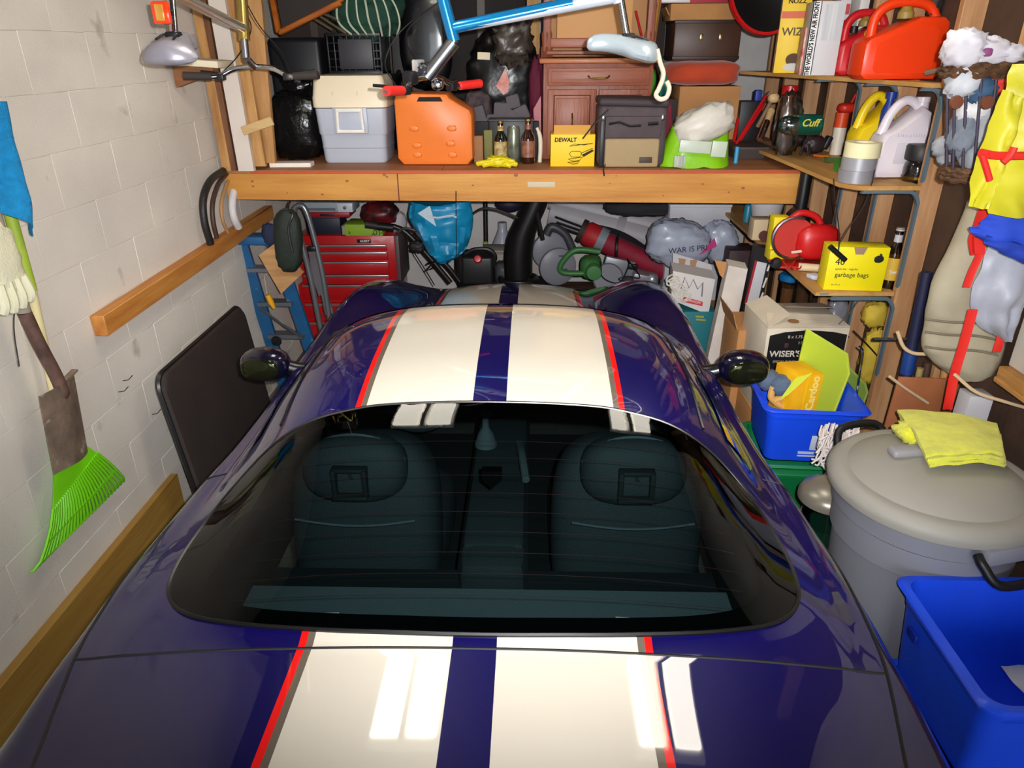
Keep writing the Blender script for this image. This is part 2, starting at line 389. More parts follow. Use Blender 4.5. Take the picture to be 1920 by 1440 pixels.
# paint with painted racing stripes (flat print on the body, by distance from the centre line)
def paint():
    m = bpy.data.materials.new('car_paint'); m.use_nodes = True; N = m.node_tree.nodes; L = m.node_tree.links; b = N['Principled BSDF']
    tc = N.new('ShaderNodeTexCoord'); sp = N.new('ShaderNodeSeparateXYZ'); L.new(tc.outputs['Object'], sp.inputs[0])
    ab = N.new('ShaderNodeMath'); ab.operation = 'ABSOLUTE'; L.new(sp.outputs['X'], ab.inputs[0])
    rp = N.new('ShaderNodeValToRGB'); rp.color_ramp.interpolation = 'CONSTANT'; L.new(ab.outputs[0], rp.inputs[0])
    el = rp.color_ramp.elements; blue = lin((12, 7, 70)); cream = lin((204, 196, 180))
    el[0].position = 0; el[0].color = blue; el[1].position = .043; el[1].color = cream
    for p, c in ((.340, lin((98, 88, 76))), (.3555, lin((226, 20, 18))), (.375, blue)):
        e = el.new(p); e.color = c
    L.new(rp.outputs[0], b.inputs['Base Color']); b.inputs['Roughness'].default_value = .35
    b.inputs['Specular IOR Level'].default_value = .12; b.inputs['Coat Weight'].default_value = 1; b.inputs['Coat Roughness'].default_value = .015; b.inputs['Coat IOR'].default_value = 1.55
    return m
PAINT = paint(); MIRM = mat((10, 8, 30), .3, coat=1, spec=.2)
car = thing('car', 'dark blue sports coupe with two cream racing stripes edged in red', 'car', (XC, 0, 0))
US = [i/5 for i in range(46)]; YS = list(np.unique(np.concatenate([np.arange(.335, 4.80, .034), SY])))
YS = [y for i, y in enumerate(YS) if i == 0 or y-YS[i-1] > .008]
b = B(); rows = []
AX = (1.2, 3.9)
for Y in YS:
    S = section(Y); h = [surf(u, Y, S) for u in US]
    rows.append([b.bm.verts.new((-p[0], Y, p[1])) for p in h[:0:-1]] + [b.bm.verts.new((p[0], Y, p[1])) for p in h])
for r0, r1 in zip(rows, rows[1:]):
    for i in range(len(r0)-1):
        vs = (r0[i], r0[i+1], r1[i+1], r1[i])
        cx = sum(v.co.x for v in vs)/4; cy = sum(v.co.y for v in vs)/4; cz = sum(v.co.z for v in vs)/4
        if 1.1 < cy < 1.8 and abs(cx) < .78 and all(inwin(v.co.x, v.co.y, .992) for v in vs): continue
        if abs(cx) > .8 and min(math.hypot(cy-a, cz-.33) for a in AX) < .36: continue
        b.bm.faces.new(vs)
for r in (rows[0], rows[-1]):
    f = b.bm.faces.new(r if r is rows[0] else r[::-1])
body = part('body', b, PAINT, car, ang=50)
def ring(t0, t1, nr, dz):
    b = B(); rr = []
    for k in range(nr+1):
        t = t0+(t1-t0)*k/nr; row = []
        for p in WP:
            q = WCN+(p-WCN)*t; row.append(b.bm.verts.new((q.x, q.y, topz(q.x, q.y)+dz)))
        rr.append(row)
    for A, C in zip(rr, rr[1:]):
        for j in range(len(A)):
            q = (j+1) % len(A); b.bm.faces.new((A[q], C[q], C[j], A[j]))
    return b, rr
gb, rr = ring(.02, 1.0, 16, .006); gb.bm.faces.new(rr[0][::-1])
glass = clear((.36, .47, .48), .01, .0)
rw = part('rear_window', gb, glass, car)
frit = mat((7, 7, 8), .12, coat=.6)
part('window_border', ring(.895, .998, 4, .0035)[0], frit, rw, label='black painted border around the rear glass')
part('window_seal', B().tube([(p.x, p.y, topz(p.x, p.y)+.003) for p in [WCN+(q-WCN)*1.006 for q in WP]], .0055, 6, True), mat((10, 10, 11), .35), rw)
# heater lines printed across the glass
b = B()
for k in range(9):
    y = 1.22+.05*k; b.tube([(x, y, topz(x, y)+.003) for x in np.linspace(-.6, .6, 25)], .0007, 3)
part('heater_lines', b, mat((70, 30, 28), .5), rw, stuff=True)
def patch(u0, u1, y0, y1, sides, dz=.004, nu=10, ny=18, tp=0):
    b = B()
    for sg in sides:
        g = []
        for j in range(ny+1):
            Y = y0+(y1-y0)*j/ny; S = section(Y); row = []
            for i in range(nu+1):
                p = surf(u0+(u1-u0)*i/nu, Y, S); row.append(b.bm.verts.new((sg*(p[0]+dz*.7), Y, p[1]+dz*.7)))
            g.append(row)
        for A, C in zip(g, g[1:]):
            for i in range(nu):
                vs = (A[i], A[i+1], C[i+1], C[i]); b.bm.faces.new(vs if sg > 0 else vs[::-1])
    return b
dark_glass = mat((8, 10, 11), .05, coat=1)
part('windshield', patch(0, 3.75, 2.53, 3.16, (1, -1)), dark_glass, car)
for sg in (1, -1): part('side_window', patch(4.15, 4.92, 1.84, 2.62, (sg,)), dark_glass, car)
# panel gaps
gapm = mat((3, 3, 5), .6)
def onbody(pts, r, dz=0): return B().tube([(x, y, topz(x, y)+dz) for x, y in pts], r, 5)
part('hatch_gap', onbody([(x, 1.108+.018*(abs(x)/.86)**2*-1) for x in np.linspace(-.855, .855, 60)], .0042, -.0015), gapm, car)
for sg in (1, -1):
    c = crv([(sg*.905, 1.6, 0), (sg*.885, 1.35, 0), (sg*.86, 1.12, 0), (sg*.79, .86, 0), (sg*.72, .62, 0)], 8)
    part('fender_gap', onbody([(p.x, p.y) for p in c], .0045, -.0015), gapm, car)
    c = crv([(sg*.80, 1.80, 0), (sg*.84, 1.79, 0), (sg*.885, 1.78, 0)], 6)
    part('door_gap', onbody([(p.x, p.y) for p in c], .004, -.0015), gapm, car)
    # roof rail seam
    b = B().tube([(sg*(surf(3.45, Y)[0]), Y, surf(3.45, Y)[1]+.001) for Y in np.linspace(1.78, 2.5, 24)], .005, 6)
    part('roof_rail', b, mat((12, 12, 14), .3), car)
    # mirror
    mr = B().blob((sg*.955, 2.60, .94), (.20, .14, .135), 0, e=.85, sub=(24, 16)); 
    mo = part('side_mirror', mr, MIRM, car)
    part('mirror_arm', B().tube(crv([(sg*.80, 2.62, .905), (sg*.84, 2.615, .912), (sg*.89, 2.61, .93)], 4), [.03]*9, 10), mat((10, 10, 14), .3), mo)
    part('mirror_glass', B().blob((sg*.957, 2.538, .943), (.155, .03, .092), 0, e=.8, sub=(20, 10)), mat((58, 62, 40), .08, .85), mo, label='mirror glass with a dark olive reflection in its colour')  # olive reflection of the surroundings is put into the glass colour
    # wheels
    for a in AX:
        wh = B().lathe([(.20, -.13), (.30, -.125), (.335, -.10), (.335, .10), (.30, .125), (.235, .13)], Matrix.Translation((sg*.82, a, .335)) @ Matrix.Rotation(sg*PI/2, 4, 'Y'), 36)
        wo = part('wheel', wh, RUBBER, car)
        part('rim', B().lathe([(.0, .09), (.05, .10), (.06, .075), (.20, .10), (.235, .128), (.24, .10)], Matrix.Translation((sg*.82, a, .335)) @ Matrix.Rotation(sg*PI/2, 4, 'Y'), 36), STEEL, wo)
        part('fender_liner', B().lathe([(.372, -.2), (.372, .0), (.372, .06)], Matrix.Translation((sg*.84, a, .33)) @ Matrix.Rotation(sg*PI/2, 4, 'Y'), 36), BLACK, wo)
    for xx in (.42, .64):
        part('tail_light', B().lathe([(0, .02), (.05, .018), (.062, .005), (.066, -.02)], Matrix.Translation((sg*xx, .345, .60)) @ Matrix.Rotation(PI/2, 4, 'X'), 24), mat((150, 8, 10), .15, coat=1), car)
part('license_plate', B().box((0, .33, .55), (.31, .012, .15), None, .006), WHITE, car)
part('bumper', B().box((0, .345, .40), (1.3, .05, .12), None, .02), BLACK, car)
# interior
CI = mat((48, 54, 56), .7, bump=.3, bsc=200); CID = mat((30, 33, 34), .7); CIL = mat((94, 103, 105), .85, bump=.35, bsc=260)
part('cargo_floor', B().box((0, 1.33, .735), (1.30, .38, .03)).box((0, 1.12, .78), (1.3, .03, .25)), CIL, car)
part('cargo_wall', B().box((0, 1.60, .56), (1.4, .30, .03)).box((0, 1.76, .50), (1.4, .03, .2)).box((-.74, 1.6, .74), (.12, .9, .32), None, .04).box((.74, 1.6, .74), (.12, .9, .32), None, .04), CID, car)
part('cabin_floor', B().box((0, 2.4, .30), (1.5, 1.5, .03)), CID, car)
part('console', B().box((0, 2.35, .50), (.22, 1.3, .36), None, .05).box((0, 2.0, .66), (.20, .42, .06), None, .025), CI, car)
for sg in (1, -1):
    st = B().blob((sg*.435, 1.98, .62), (.50, .24, .66), .0, e=.6, sub=(28, 18), R=Rx(-14))
    so = part('seat', st, CI, car)
    part('seat_cushion', B().blob((sg*.435, 2.3, .42), (.50, .55, .22), 0, e=.5), CI, so)
    hr = B().blob((sg*.435, 1.90, .90), (.33, .15, .22), 0, e=.75, sub=(28, 16), R=Rx(-14)); part('headrest', hr, CI, so)
    part('headrest_piping', B().tube([(sg*.435+.16*math.cos(a), 1.885+.02*math.sin(a), .915+.098*math.sin(a)) for a in np.linspace(.15, PI-.15, 20)], .005, 6), CIL, so)
    em = B()
    for (dx, dz, ww, hh) in ((0, .042, .11, .016), (0, -.046, .11, .016), (-.047, -.002, .016, .1), (.047, -.002, .016, .1)): em.box((sg*.435+dx, 1.826-.18*(.042-dz), .895+dz), (ww, .035, hh), None, .005)
    em.box((sg*.435, 1.833, .895), (.012, .018, .05), None, .003).box((sg*.435+.006, 1.833, .905), (.012, .018, .012), None, .003)
    part('headrest_emblem', em, CID, so)
    part('seat_seam', B().tube([(sg*.435+x, 1.835-.02*math.cos(x*4), .755-.02*math.cos(x*8)) for x in np.linspace(-.19, .19, 15)], .004, 6), CIL, so)
part('dashboard', B().blob((0, 2.98, .80), (1.4, .42, .22), 0, e=.55, sub=(30, 14)), CID, car)
sw = part('steering_wheel', B().tube([(-.36+.18*math.cos(a), 2.68+.06*math.sin(a), .80+.165*math.sin(a)) for a in np.linspace(0, 2*PI, 40)[:-1]], .015, 8, True), CI, car)
part('radio', B().box((0, 2.74, .76), (.24, .03, .07), None, .006).box((0, 2.735, .83), (.22, .02, .012)), mat((78, 86, 88), .4), car)
part('shifter', B().lathe([(.045, 0), (.03, .05), (.014, .08), (.012, .12), (.024, .14), (.022, .165), (0, .17)], c=(-.06, 2.42, .68), n=16), CIL, car)
part('handbrake', B().tube(crv([(.07, 2.4, .70), (.085, 2.22, .75), (.10, 2.08, .74)], 4), .014, 8), CIL, car)
part('rear_view_mirror', B().blob((0, 2.5, 1.13), (.2, .03, .06), 0, e=.6), CID, car)
lt = part('hatch_latch', B().box((.01, 1.22, .79), (.06, .06, .05), None, .01).box((.01, 1.15, .80), (.025, .12, .03), None, .008), CID, car)
part('latch_plate', B().box((.01, 1.25, .825), (.055, .006, .01)).tube([(-.012, 1.235, .822), (.01, 1.262, .822), (.032, 1.235, .822)], .002, 5, True), STEEL, lt)
part('coat_hook', B().prism([(-.03, 1.80, .95), (.03, 1.80, .95), (.03, 1.80, .92), (0, 1.80, .89), (-.03, 1.80, .92)], (0, .03, 0)), mat((6, 6, 7), .2), car)

# ================================================================ LEFT WALL
YELW = mat((238, 214, 30), .55); LIME = mat((150, 205, 40), .5); CARD = mat((186, 132, 78), .8, var=.06); DARKCL = mat((34, 32, 34), .8, var=.15)
bagk = mat((14, 14, 15), .2, bump=.7, bsc=22)
o = solo('wall_rail', 'orange pine rail screwed along the white block wall', 'rail', B().bar((-1.702, 2.585, 1.105), (-1.702, 4.6, 1.125), .056, .085, bev=.003), wood((208, 142, 66), (176, 106, 40), 'Y', 4))
o = solo('bumper_board', 'ochre plank fixed low along the foot of the white block wall', 'plank', B().bar((-1.712, .75, .155), (-1.712, 2.86, .155), .036, .18, bev=.003), wood((176, 136, 62), (160, 118, 48), 'Y', 3))
# card table top leaning against the wall
t = thing('folding_table', 'dark brown padded card table folded against the block wall', 'table', (-1.48, 2.72, 0))
R = Ry(4)
def rrect(w, h, r, n=6):
    out = []
    for cx, cy, a0 in ((w/2-r, h/2-r, 0), (-w/2+r, h/2-r, 90), (-w/2+r, -h/2+r, 180), (w/2-r, -h/2+r, 270)):
        for i in range(n+1): a = math.radians(a0+90*i/n); out.append((cx+r*math.cos(a), cy+r*math.sin(a)))
    return out
rr0 = rrect(.96, .80, .07); 
def leanT(y, z, x): return Vector((-.05-.085*z/.8 + x, y, z))
b = B(); rings = []
for s_, x in ((.97, -.012), (1, -.004), (1, .022), (.985, .032), (.95, .036)): rings.append([leanT(.48+p[0]*s_, .415+p[1]*s_, x) for p in rr0])
b.loft(rings); part('table_top', b, mat((46, 36, 32), .75, var=.12, bump=.3, bsc=180), t)
part('edge_band', B().tube([leanT(.48+p[0]*1.004, .415+p[1]*1.004, .008) for p in rr0], .012, 6, True), mat((26, 24, 24), .4), t)
for yy in (.15, .8): part('leg', B().cyl((-.08, yy, .01), (-.15, yy, .72), .012, n=8), BLACK, t)
# shovel
shm = mat((112, 96, 84), .55, .3, col2=(150, 128, 108), sc=14, wear=((196, 180, 160), 16, .62), bump=.3)
t = thing('spade', 'rusty square spade hung on the block wall in front of the rake', 'shovel', (-1.66, 2.15, .74))
def sp_(u, v):
    y = 2.052+.197*u+.035*v; z = .745+.30*v + .012*(1-v)*math.cos(u*PI)
    return (-1.652 + .018*math.cos((u-.5)*PI) + .01*v, y, z)
part('blade', B().sheet(sp_, 12, 10, .003), shm, t, True)
part('step', B().box((-1.64, 2.262, 1.045), (.022, .06, .008), Rx(8)), shm, t, True)
part('socket', B().tube(crv([(-1.637, 2.19, .93), (-1.637, 2.19, 1.05), (-1.645, 2.165, 1.2), (-1.65, 2.15, 1.32)], 5), [.006]*3+[.022]*13, 10), mat((92, 66, 56), .6, var=.4, sc=20), t, True)
part('handle', B().cyl((-1.65, 2.15, 1.32), (-1.66, 2.17, 2.05), .021, n=12), mat((150, 140, 126), .7, var=.15, sc=15), t, True)
# leaf rake
t = thing('leaf_rake', 'lime green plastic leaf rake hanging behind the spade', 'rake', (-1.69, 2.2, .46))
gr = mat((122, 214, 22), .4); 
part('handle', B().cyl((-1.69, 2.235, 1.10), (-1.69, 2.265, 1.36), .016, n=12), mat((226, 212, 158), .6, var=.08, sc=30, stretch=(1, 1, .1)), t, True)
part('sleeve', B().cyl((-1.69, 2.264, 1.355), (-1.69, 2.29, 1.98), .0185, n=12), mat((164, 190, 60), .5), t, True, label='lime green upper sleeve of the handle')
part('lower_handle', B().cyl((-1.69, 2.236, 1.11), (-1.69, 2.2, .82), .015, n=12), mat((226, 212, 158), .6), t, True)
HD = Vector((-1.695, 2.215, .86)); n = 26
tl = []
for i in range(n):
    f = i/(n-1); e = pix(235, 905, X=-1.70).lerp(pix(66, 1072, X=-1.70), f); tl.append(e)
def head_pt(f, k): 
    a = pix(140, 822, X=-1.70).lerp(pix(98, 905, X=-1.70), f); e = pix(237, 905, X=-1.70).lerp(pix(66, 1074, X=-1.70), f); q = a.lerp(e, k); q.x = -1.695+.02*math.sin(k*PI)
    return q
part('head', B().sheet(lambda u, v: head_pt(u, -.25+.62*v), 14, 5, .004), gr, t, True)
for i in range(n):
    f = i/(n-1); p = [head_pt(f, k) for k in (.3, .5, .7, .88, .97)]; p[-1].x -= .012; p.append(head_pt(f, .985)+Vector((-.022, 0, 0)))
    part('tine', B().tube(p, .0056, 5), gr, t, True)
part('cross_rib', B().sheet(lambda u, v: head_pt(u, .66+.035*v)+Vector((.004, 0, 0)), 14, 1, .004), gr, t, True)
# towel, glove, wire
def towel(u, v):
    a = pix(-40, 190, X=-1.62).lerp(pix(8, 190, X=-1.62), u); c = pix(-30, 372, X=-1.62).lerp(pix(76, 443, X=-1.62), u); q = a.lerp(c, v)
    q.x += .022*math.sin(u*9+v*2)*(.3+v) + .02*noise.noise(q*9); return q
solo('towel', 'bright blue terry towel hanging on the left wall over the rake handle', 'towel', B().sheet(towel, 22, 26, .006), mat((20, 150, 214), .95, var=.12, sc=40, bump=1, bsc=300))
gp = pix(0, 490, X=-1.60); b = B().blob(gp, (.05, .16, .24), .08, 3, .8, seed=4, crease=.25, cf=4)
t = thing('work_glove', 'cream cotton work glove hanging on the left wall', 'glove', gp-Vector((0, 0, .14)))
part('palm', b, mat((226, 222, 190), .9, bump=.4, bsc=150), t, True)
for i, dy in enumerate((-.05, -.015, .02, .055)):
    part('finger', B().tube(crv([gp+Vector((.01, dy, -.06)), gp+Vector((.015, dy*1.15, -.12)), gp+Vector((.0, dy*1.2, -.165+.012*abs(i-1.5)))], 4), [.016]*8+[.006], 8), mat((226, 222, 190), .9), t, True)
part('cuff_wire', B().tube(crv([gp+Vector((0, .03, -.1)), gp+Vector((0, -.03, -.2)), gp+Vector((0, -.06, -.32))], 5), .002, 5), BLACK, t, True)
for nm in ((230, 714), (285, 777), (222, 735)):
    q = pix(*nm, X=-1.727); solo('nail', 'bent nail sticking out of the block wall, %s' % ('beside the spade' if nm[0] == 230 else 'near the folded table' if nm[0] == 285 else 'just under the spade level'), 'nail', B().tube([q, q+Vector((.02, .01, 0)), q+Vector((.03, .03, .012))], .002, 5), mat((50, 48, 46), .5, .6))
# tyres and hoops hung on the wall beside the beam
for i, (pts, wd, col, lb) in enumerate(((((412, 320), (388, 338), (374, 372), (376, 415), (388, 458)), .045, (26, 24, 24), 'black curved mudguard, outermost of the strips hung on the left wall'), (((420, 326), (405, 345), (394, 380), (395, 415), (402, 446)), .030, (62, 44, 38), 'dark brown curved mudguard between the black and tan strips'), (((428, 334), (420, 350), (412, 380), (414, 412), (424, 436)), .022, (172, 128, 84), 'tan curved mudguard strip beside the beam end'), (((442, 338), (432, 356), (428, 385), (432, 410), (440, 426)), .05, (210, 204, 204), 'wide pale curved mudguard nearest the beam end'))):
    c = crv([pix(x, y, X=-1.700+.004*i) for x, y in pts], 6)
    solo('mudguard', lb, 'mudguard', B().tube([p+Vector((wd*.45, 0, 0)) for p in c], wd*.42, 10), mat(col, .5, bump=.2, bsc=120), 'curved mudguards on the left wall')
# cream shelf plank on the wall
a = pix(300, 118, Y=3.62); t = thing('wall_shelf', 'cream painted plank shelf on a wood bracket high on the left wall', 'shelf', (-1.72, 3.62, a.z-.06))
part('board', B().box((.125, .08, .06), (.25, .2, .03), Ry(4), .004), mat((218, 206, 176), .6), t)
part('bracket', B().prism([(0, .05, .04), (.2, .05, .05), (.19, .05, .01), (0, .05, -.05)], (0, .06, 0)), wood((150, 98, 54), (120, 74, 40), 'X'), t)
# upright boards leaning on the beam end
for nm, lb, x0, x1, yy, ya, m in (
    ('leaning_stud', 'pine stud standing at the beam end nearest the white wall', 418, 434, 3.995, 325, wood((196, 146, 84), (150, 100, 52), 'Z')),
    ('leaning_batten', 'narrow dark stained batten between pine stud and white board', 434, 444, 4.00, 324, wood((120, 76, 44), (96, 58, 34), 'Z')),
    ('white_board', 'white painted door casing board standing upright at the beam end', 448, 477, 3.985, 325, mat((214, 202, 190), .55, var=.04, sc=3)),
    ('leaning_plank', 'knotty tan plank standing right of the white board', 479, 498, 4.02, 312, wood((200, 154, 92), (164, 112, 58), 'Z')),
    ('plywood_strip', 'wide tan plywood strip standing beside the black bag', 499, 516, 4.10, 306, wood((198, 150, 92), (176, 124, 70), 'Z'))):
    a, c = pix(x0, ya, Y=yy), pix(x1, ya, Y=yy)
    a.z = max(a.z, 1.478)
    dx = -.03 if nm != 'plywood_strip' else -.05
    b = B().prism([(a.x, yy, a.z), (c.x, yy, a.z), (c.x+dx+(.13 if nm == 'plywood_strip' else 0), yy+.02, 2.95), (a.x+dx, yy+.02, 2.95)], (0, .03, 0))
    solo(nm, lb, 'board', b, m)
b = B().bar(pix(455, 246, Y=3.955), pix(511, 226, Y=3.965), .016, .045, bev=.002)
solo('cross_cleat', 'short pale batten nailed across the upright boards', 'batten', b, wood((206, 176, 122), (190, 152, 98), 'X'))

# ================================================================ BIKES hung upside down
def saddle_mesh(b, M, L=.27, wd=.20):
    rings = []
    for i, f in enumerate((0, .02, .06, .12, .2, .3, .4, .5, .6, .7, .8, .9, .97, 1)):
        x = -.13+L*f; hw = wd/2*(math.sin(min(1, f*2.6+.35)*PI/2) if f < .25 else max(.19, 1-1.35*(f-.25)**.75)); th = .040*(.6+.4*math.cos(f*1.4)); zz = .018*math.cos(f*4)
        e_ = {0: .45, .02: .72, .06: .92, .97: .85, 1: .45}.get(f, 1); hw *= e_; th *= e_
        ring = []
        for k in range(16):
            a = 2*PI*k/16; lift = .018*abs(math.cos(a))**2*(1 if f < .5 else .3)
            ring.append(M @ Vector((x, hw*math.cos(a), zz + lift + th*math.sin(a))))
        rings.append(ring)
    return b.loft(rings)
def bike(label, origin, R, frame_m, frame2_m, bar_m, grip_m, saddle_m, bar_rot=0, stem_m=None, group=None):
    t = thing('bicycle', label, 'bicycle', origin, R=R, group=group); stem_m = stem_m or STEEL
    RA, FA, BB, ST_, HT0, HT1 = Vector((-.25, 0, .33)), Vector((.86, 0, .33)), Vector((.15, 0, .30)), Vector((.03, 0, .72)), Vector((.66, 0, .80)), Vector((.70, 0, .64))
    part('frame', B().tube([BB, ST_], .018, 12).tube([ST_+Vector((.0, 0, -.02)), HT0], .02, 12).tube([BB, HT1], .026 if not bar_rot else .032, 12), frame_m, t)
    part('head_tube', B().cyl(HT0+Vector((-.012, 0, .045)), HT1, .024, n=14), frame2_m, t)
    b = B()
    for s in (1, -1): b.tube([BB+Vector((0, .03*s, 0)), RA+Vector((0, .06*s, 0))], .01, 8).tube([ST_+Vector((.01, .02*s, -.05)), RA+Vector((0, .06*s, 0))], .009, 8)
    part('rear_stays', b, frame2_m, t)
    b = B()
    for s in (1, -1): b.tube(crv([HT1+Vector((.01, .045*s, -.02)), Vector((.77, .05*s, .48)), FA+Vector((0, .055*s, 0))], 5), .013, 8)
    part('fork', b.box(HT1+Vector((.008, 0, -.01)), (.05, .11, .03), None, .01), frame2_m, t)
    for c in (RA, FA):
        w_ = part('wheel', B().tube([(c.x+.30*math.cos(a), 0, c.z+.30*math.sin(a)) for a in np.linspace(0, 2*PI, 40)[:-1]], .011, 6, True), mat((190, 190, 194), .25, .9), t)
        part('tyre', B().tube([(c.x+.325*math.cos(a), 0, c.z+.325*math.sin(a)) for a in np.linspace(0, 2*PI, 40)[:-1]], .021, 8, True), RUBBER, w_)
        part('hub', B().cyl(c+Vector((0, -.06, 0)), c+Vector((0, .06, 0)), .017, n=10), CHROME, w_)
        b = B()
        for k in range(28): a = 2*PI*k/28; b.tube([c+Vector((.015*math.cos(a+1), .03*(-1)**k, .015*math.sin(a+1))), c+Vector((.297*math.cos(a), 0, .297*math.sin(a)))], .0013, 3)
        part('spokes', b, CHROME, w_, stuff=True)
    part('chainring', B().lathe([(.03, -.004), (.09, -.004), (.095, 0), (.09, .004), (.03, .004)], Matrix.Translation(BB+Vector((0, -.05, 0))) @ Matrix.Rotation(PI/2, 4, 'X'), 30), BLACK, t)
    for s in (1, -1):
        cr = part('crank', B().bar(BB+Vector((0, .075*s, 0)), BB+Vector((.16*s, .085*s, .05*s)), .012, .022), CHROME, t)
        part('pedal', B().box(BB+Vector((.16*s, .13*s, .05*s)), (.08, .09, .022), None, .006), BLACK, cr)
    part('seat_post', B().cyl(ST_+Vector((0, 0, -.05)), Vector((-.015, 0, .85)), .0135, n=12), CHROME, t)
    sd = part('saddle', saddle_mesh(B(), Matrix.Translation((0, 0, .87))), saddle_m, t)
    part('saddle_clamp', B().box((-.015, 0, .835), (.05, .045, .03), None, .008).tube(crv([(-.09, .03, .845), (-.02, .022, .828), (.07, .012, .85)], 4), .004, 6).tube(crv([(-.09, -.03, .845), (-.02, -.022, .828), (.07, -.012, .85)], 4), .004, 6), BLACK, sd)
    RB = Matrix.Rotation(bar_rot, 3, 'Z'); H = HT0+Vector((-.012, 0, .04)); T = H+Vector((-.012, 0, .075)); E = T + (Vector((.075, 0, .035)) if not bar_rot else Vector((.125, 0, .055)))
    if bar_rot: T = H+Vector((.002, 0, .008))
    part('stem', B().cyl(H, T, .0155, n=12).tube([T, E], .017 if not bar_rot else .026, 12), stem_m, t)
    pts = crv([E + RB @ Vector((dx, y, z)) for dx, y, z in ((-.05, .30, .035), (-.02, .17, .04), (0, .09, .01), (0, 0, 0), (0, -.09, .01), (-.02, -.17, .04), (-.05, -.30, .035))], 5)
    hb = part('handlebar', B().tube(pts, .0115, 10), bar_m, t)
    for s in (1, -1):
        p = lambda dx, y, z: E + RB @ Vector((dx, y*s, z))
        part('grip', B().tube([p(-.026, .185, .0395), p(-.05, .30, .035)], [.0165, .0175], 12), grip_m, hb)
        part('brake_lever', B().tube(crv([p(-.02, .16, .04), p(.03, .17, .03), p(.045, .26, .02)], 4), .006, 8).box(p(-.01, .15, .042), (.04, .035, .03), RB, .006), BLACK, hb)
        part('cable', B().tube(crv([p(.02, .16, .03), p(.12, .10, -.05), p(.1, .02, -.16), H+Vector((.03, .02*s, -.14))], 6), .0025, 5), BLACK, hb)
    if bar_rot:
        part('bell', B().blob(E+RB @ Vector((.0, .07, .03)), (.05, .05, .04), .02), CHROME, hb); part('shifter', B().box(E+RB @ Vector((.0, -.10, .0)), (.05, .05, .05), RB, .012), BLACK, hb); part('front_reflector', B().box(E+Vector((.03, 0, -.04)), (.012, .07, .045), RB, .006), mat((210, 206, 200), .1, .5), hb); part('bar_mount', B().blob(E+RB @ Vector((.02, .02, -.02)), (.07, .10, .06), .15, 5), mat((40, 42, 50), .35, .3), hb)
    return t, sd
UP = Matrix(((1, 0, 0), (0, -1, 0), (0, 0, -1)))        # upside down, still facing +x
silverS = mat((168, 172, 178), .3, .35, coat=.4)
t, sd = bike('silver and gold bicycle hung upside down along the left wall', (-1.245, 2.73, 2.965), Matrix.Rotation(PI/2, 3, 'Z') @ UP, mat((176, 168, 140), .25, .8, col2=(206, 204, 200), sc=1.5), mat((178, 152, 84), .25, .8), CHROME, mat((52, 44, 40), .8), mat((150, 146, 156), .35, .3))
rf = part('rear_reflector', B().box((-.075, 0, .765), (.022, .06, .07), None, .008), mat((226, 60, 20), .15, coat=1), t, label='red rear reflector')
part('reflector_glint', B().box((-.089, 0, .765), (.006, .028, .05), None, .002), mat((255, 190, 90), .1, .6), rf, label='amber flash glow painted on the middle of the reflector')  # glow of the flash is painted in as amber colour
part('reflector_clamp', B().box((-.04, 0, .765), (.06, .03, .02), None, .004), BLACK, t)
bl = mat((24, 128, 190), .2, .5, coat=.6)
t, sd = bike('blue and white bicycle with red grips hung upside down over the car', (.345, 3.02, 2.955), Matrix.Rotation(PI, 3, 'Z') @ UP @ Matrix.Rotation(0, 3, 'Z'), mat((214, 222, 234), .2, .3, coat=.6), bl, CHROME, mat((224, 40, 34), .5), mat((176, 188, 196), .3, .3), bar_rot=math.radians(30))
part('tube_sleeve', B().cyl((.575, 0, .6065), (.68, 0, .6525), .0335, n=14), bl, t, label='blue front half of the down tube')
part('top_tube_sleeve', B().cyl((.20, 0, .7185), (.655, 0, .799), .0215, n=14), bl, t, label='blue front half of the top tube')
b = B()
for k in range(14): f_ = random.uniform(.52, .80); q_ = Vector((.15+.55*f_, random.choice((.0318, -.0318)), .30+.34*f_*.725+random.uniform(-.012, .012))); q_.z = .30+.34*f_+random.uniform(-.014, .014); b.box(q_, (random.uniform(.012, .034), .004, random.uniform(.005, .016)), Ry(random.uniform(-50, 50)))
part('flower_print', b, mat((196, 60, 110), .4), t, label='pink flower decals')

# ================================================================ LOFT
t = thing('loft_beam', 'long orange pine beam carrying the loft shelf across the garage', 'beam', (-.1, 4.0, 1.30))
bw = wood((214, 156, 72), (184, 120, 44), 'X', 2.2)
def zb(x): return 1.322-.0125*(x+1.6)*.6
def beam(x0, x1): return B().prism([(x0, 4.0, zb(x0)), (x1, 4.0, zb(x1)), (x1, 4.0, 1.462), (x0, 4.0, 1.462)], (0, .038, 0))
part('board', beam(-1.70, -.742), bw, t, True); part('board', beam(-.738, 1.45), bw, t, True)
part('joint_line', B().box((-.74, 4.004, 1.39), (.006, .012, .145)), mat((110, 44, 24), .7), t, True)
part('chipped_patch', B().box(pix(1015, 346, Y=3.9995), (.15, .0015, .028), None, .006), mat((206, 190, 160), .8), t, True, label='pale chipped patch')
b = B()
for q in ((455+random.uniform(0, 1000), random.uniform(326, 368)) for _ in range(15)):
    p = pix(*q, Y=3.9992); b.lathe([(0, 0), (random.uniform(.003, .008), 0)], Matrix.Translation(p) @ Matrix.Rotation(PI/2, 4, 'X') @ Matrix.Diagonal((1.5, 1, 1, 1)), 10)
part('knots', b, mat((146, 92, 42), .7), t, True, stuff=True)
part('nail', B().cyl(pix(855, 358, Y=3.996), pix(855, 380, Y=3.996), .003, n=6).cyl(pix(1131, 316, Y=3.996), pix(1133, 330, Y=3.996), .004, n=6), BLACK, t, True)
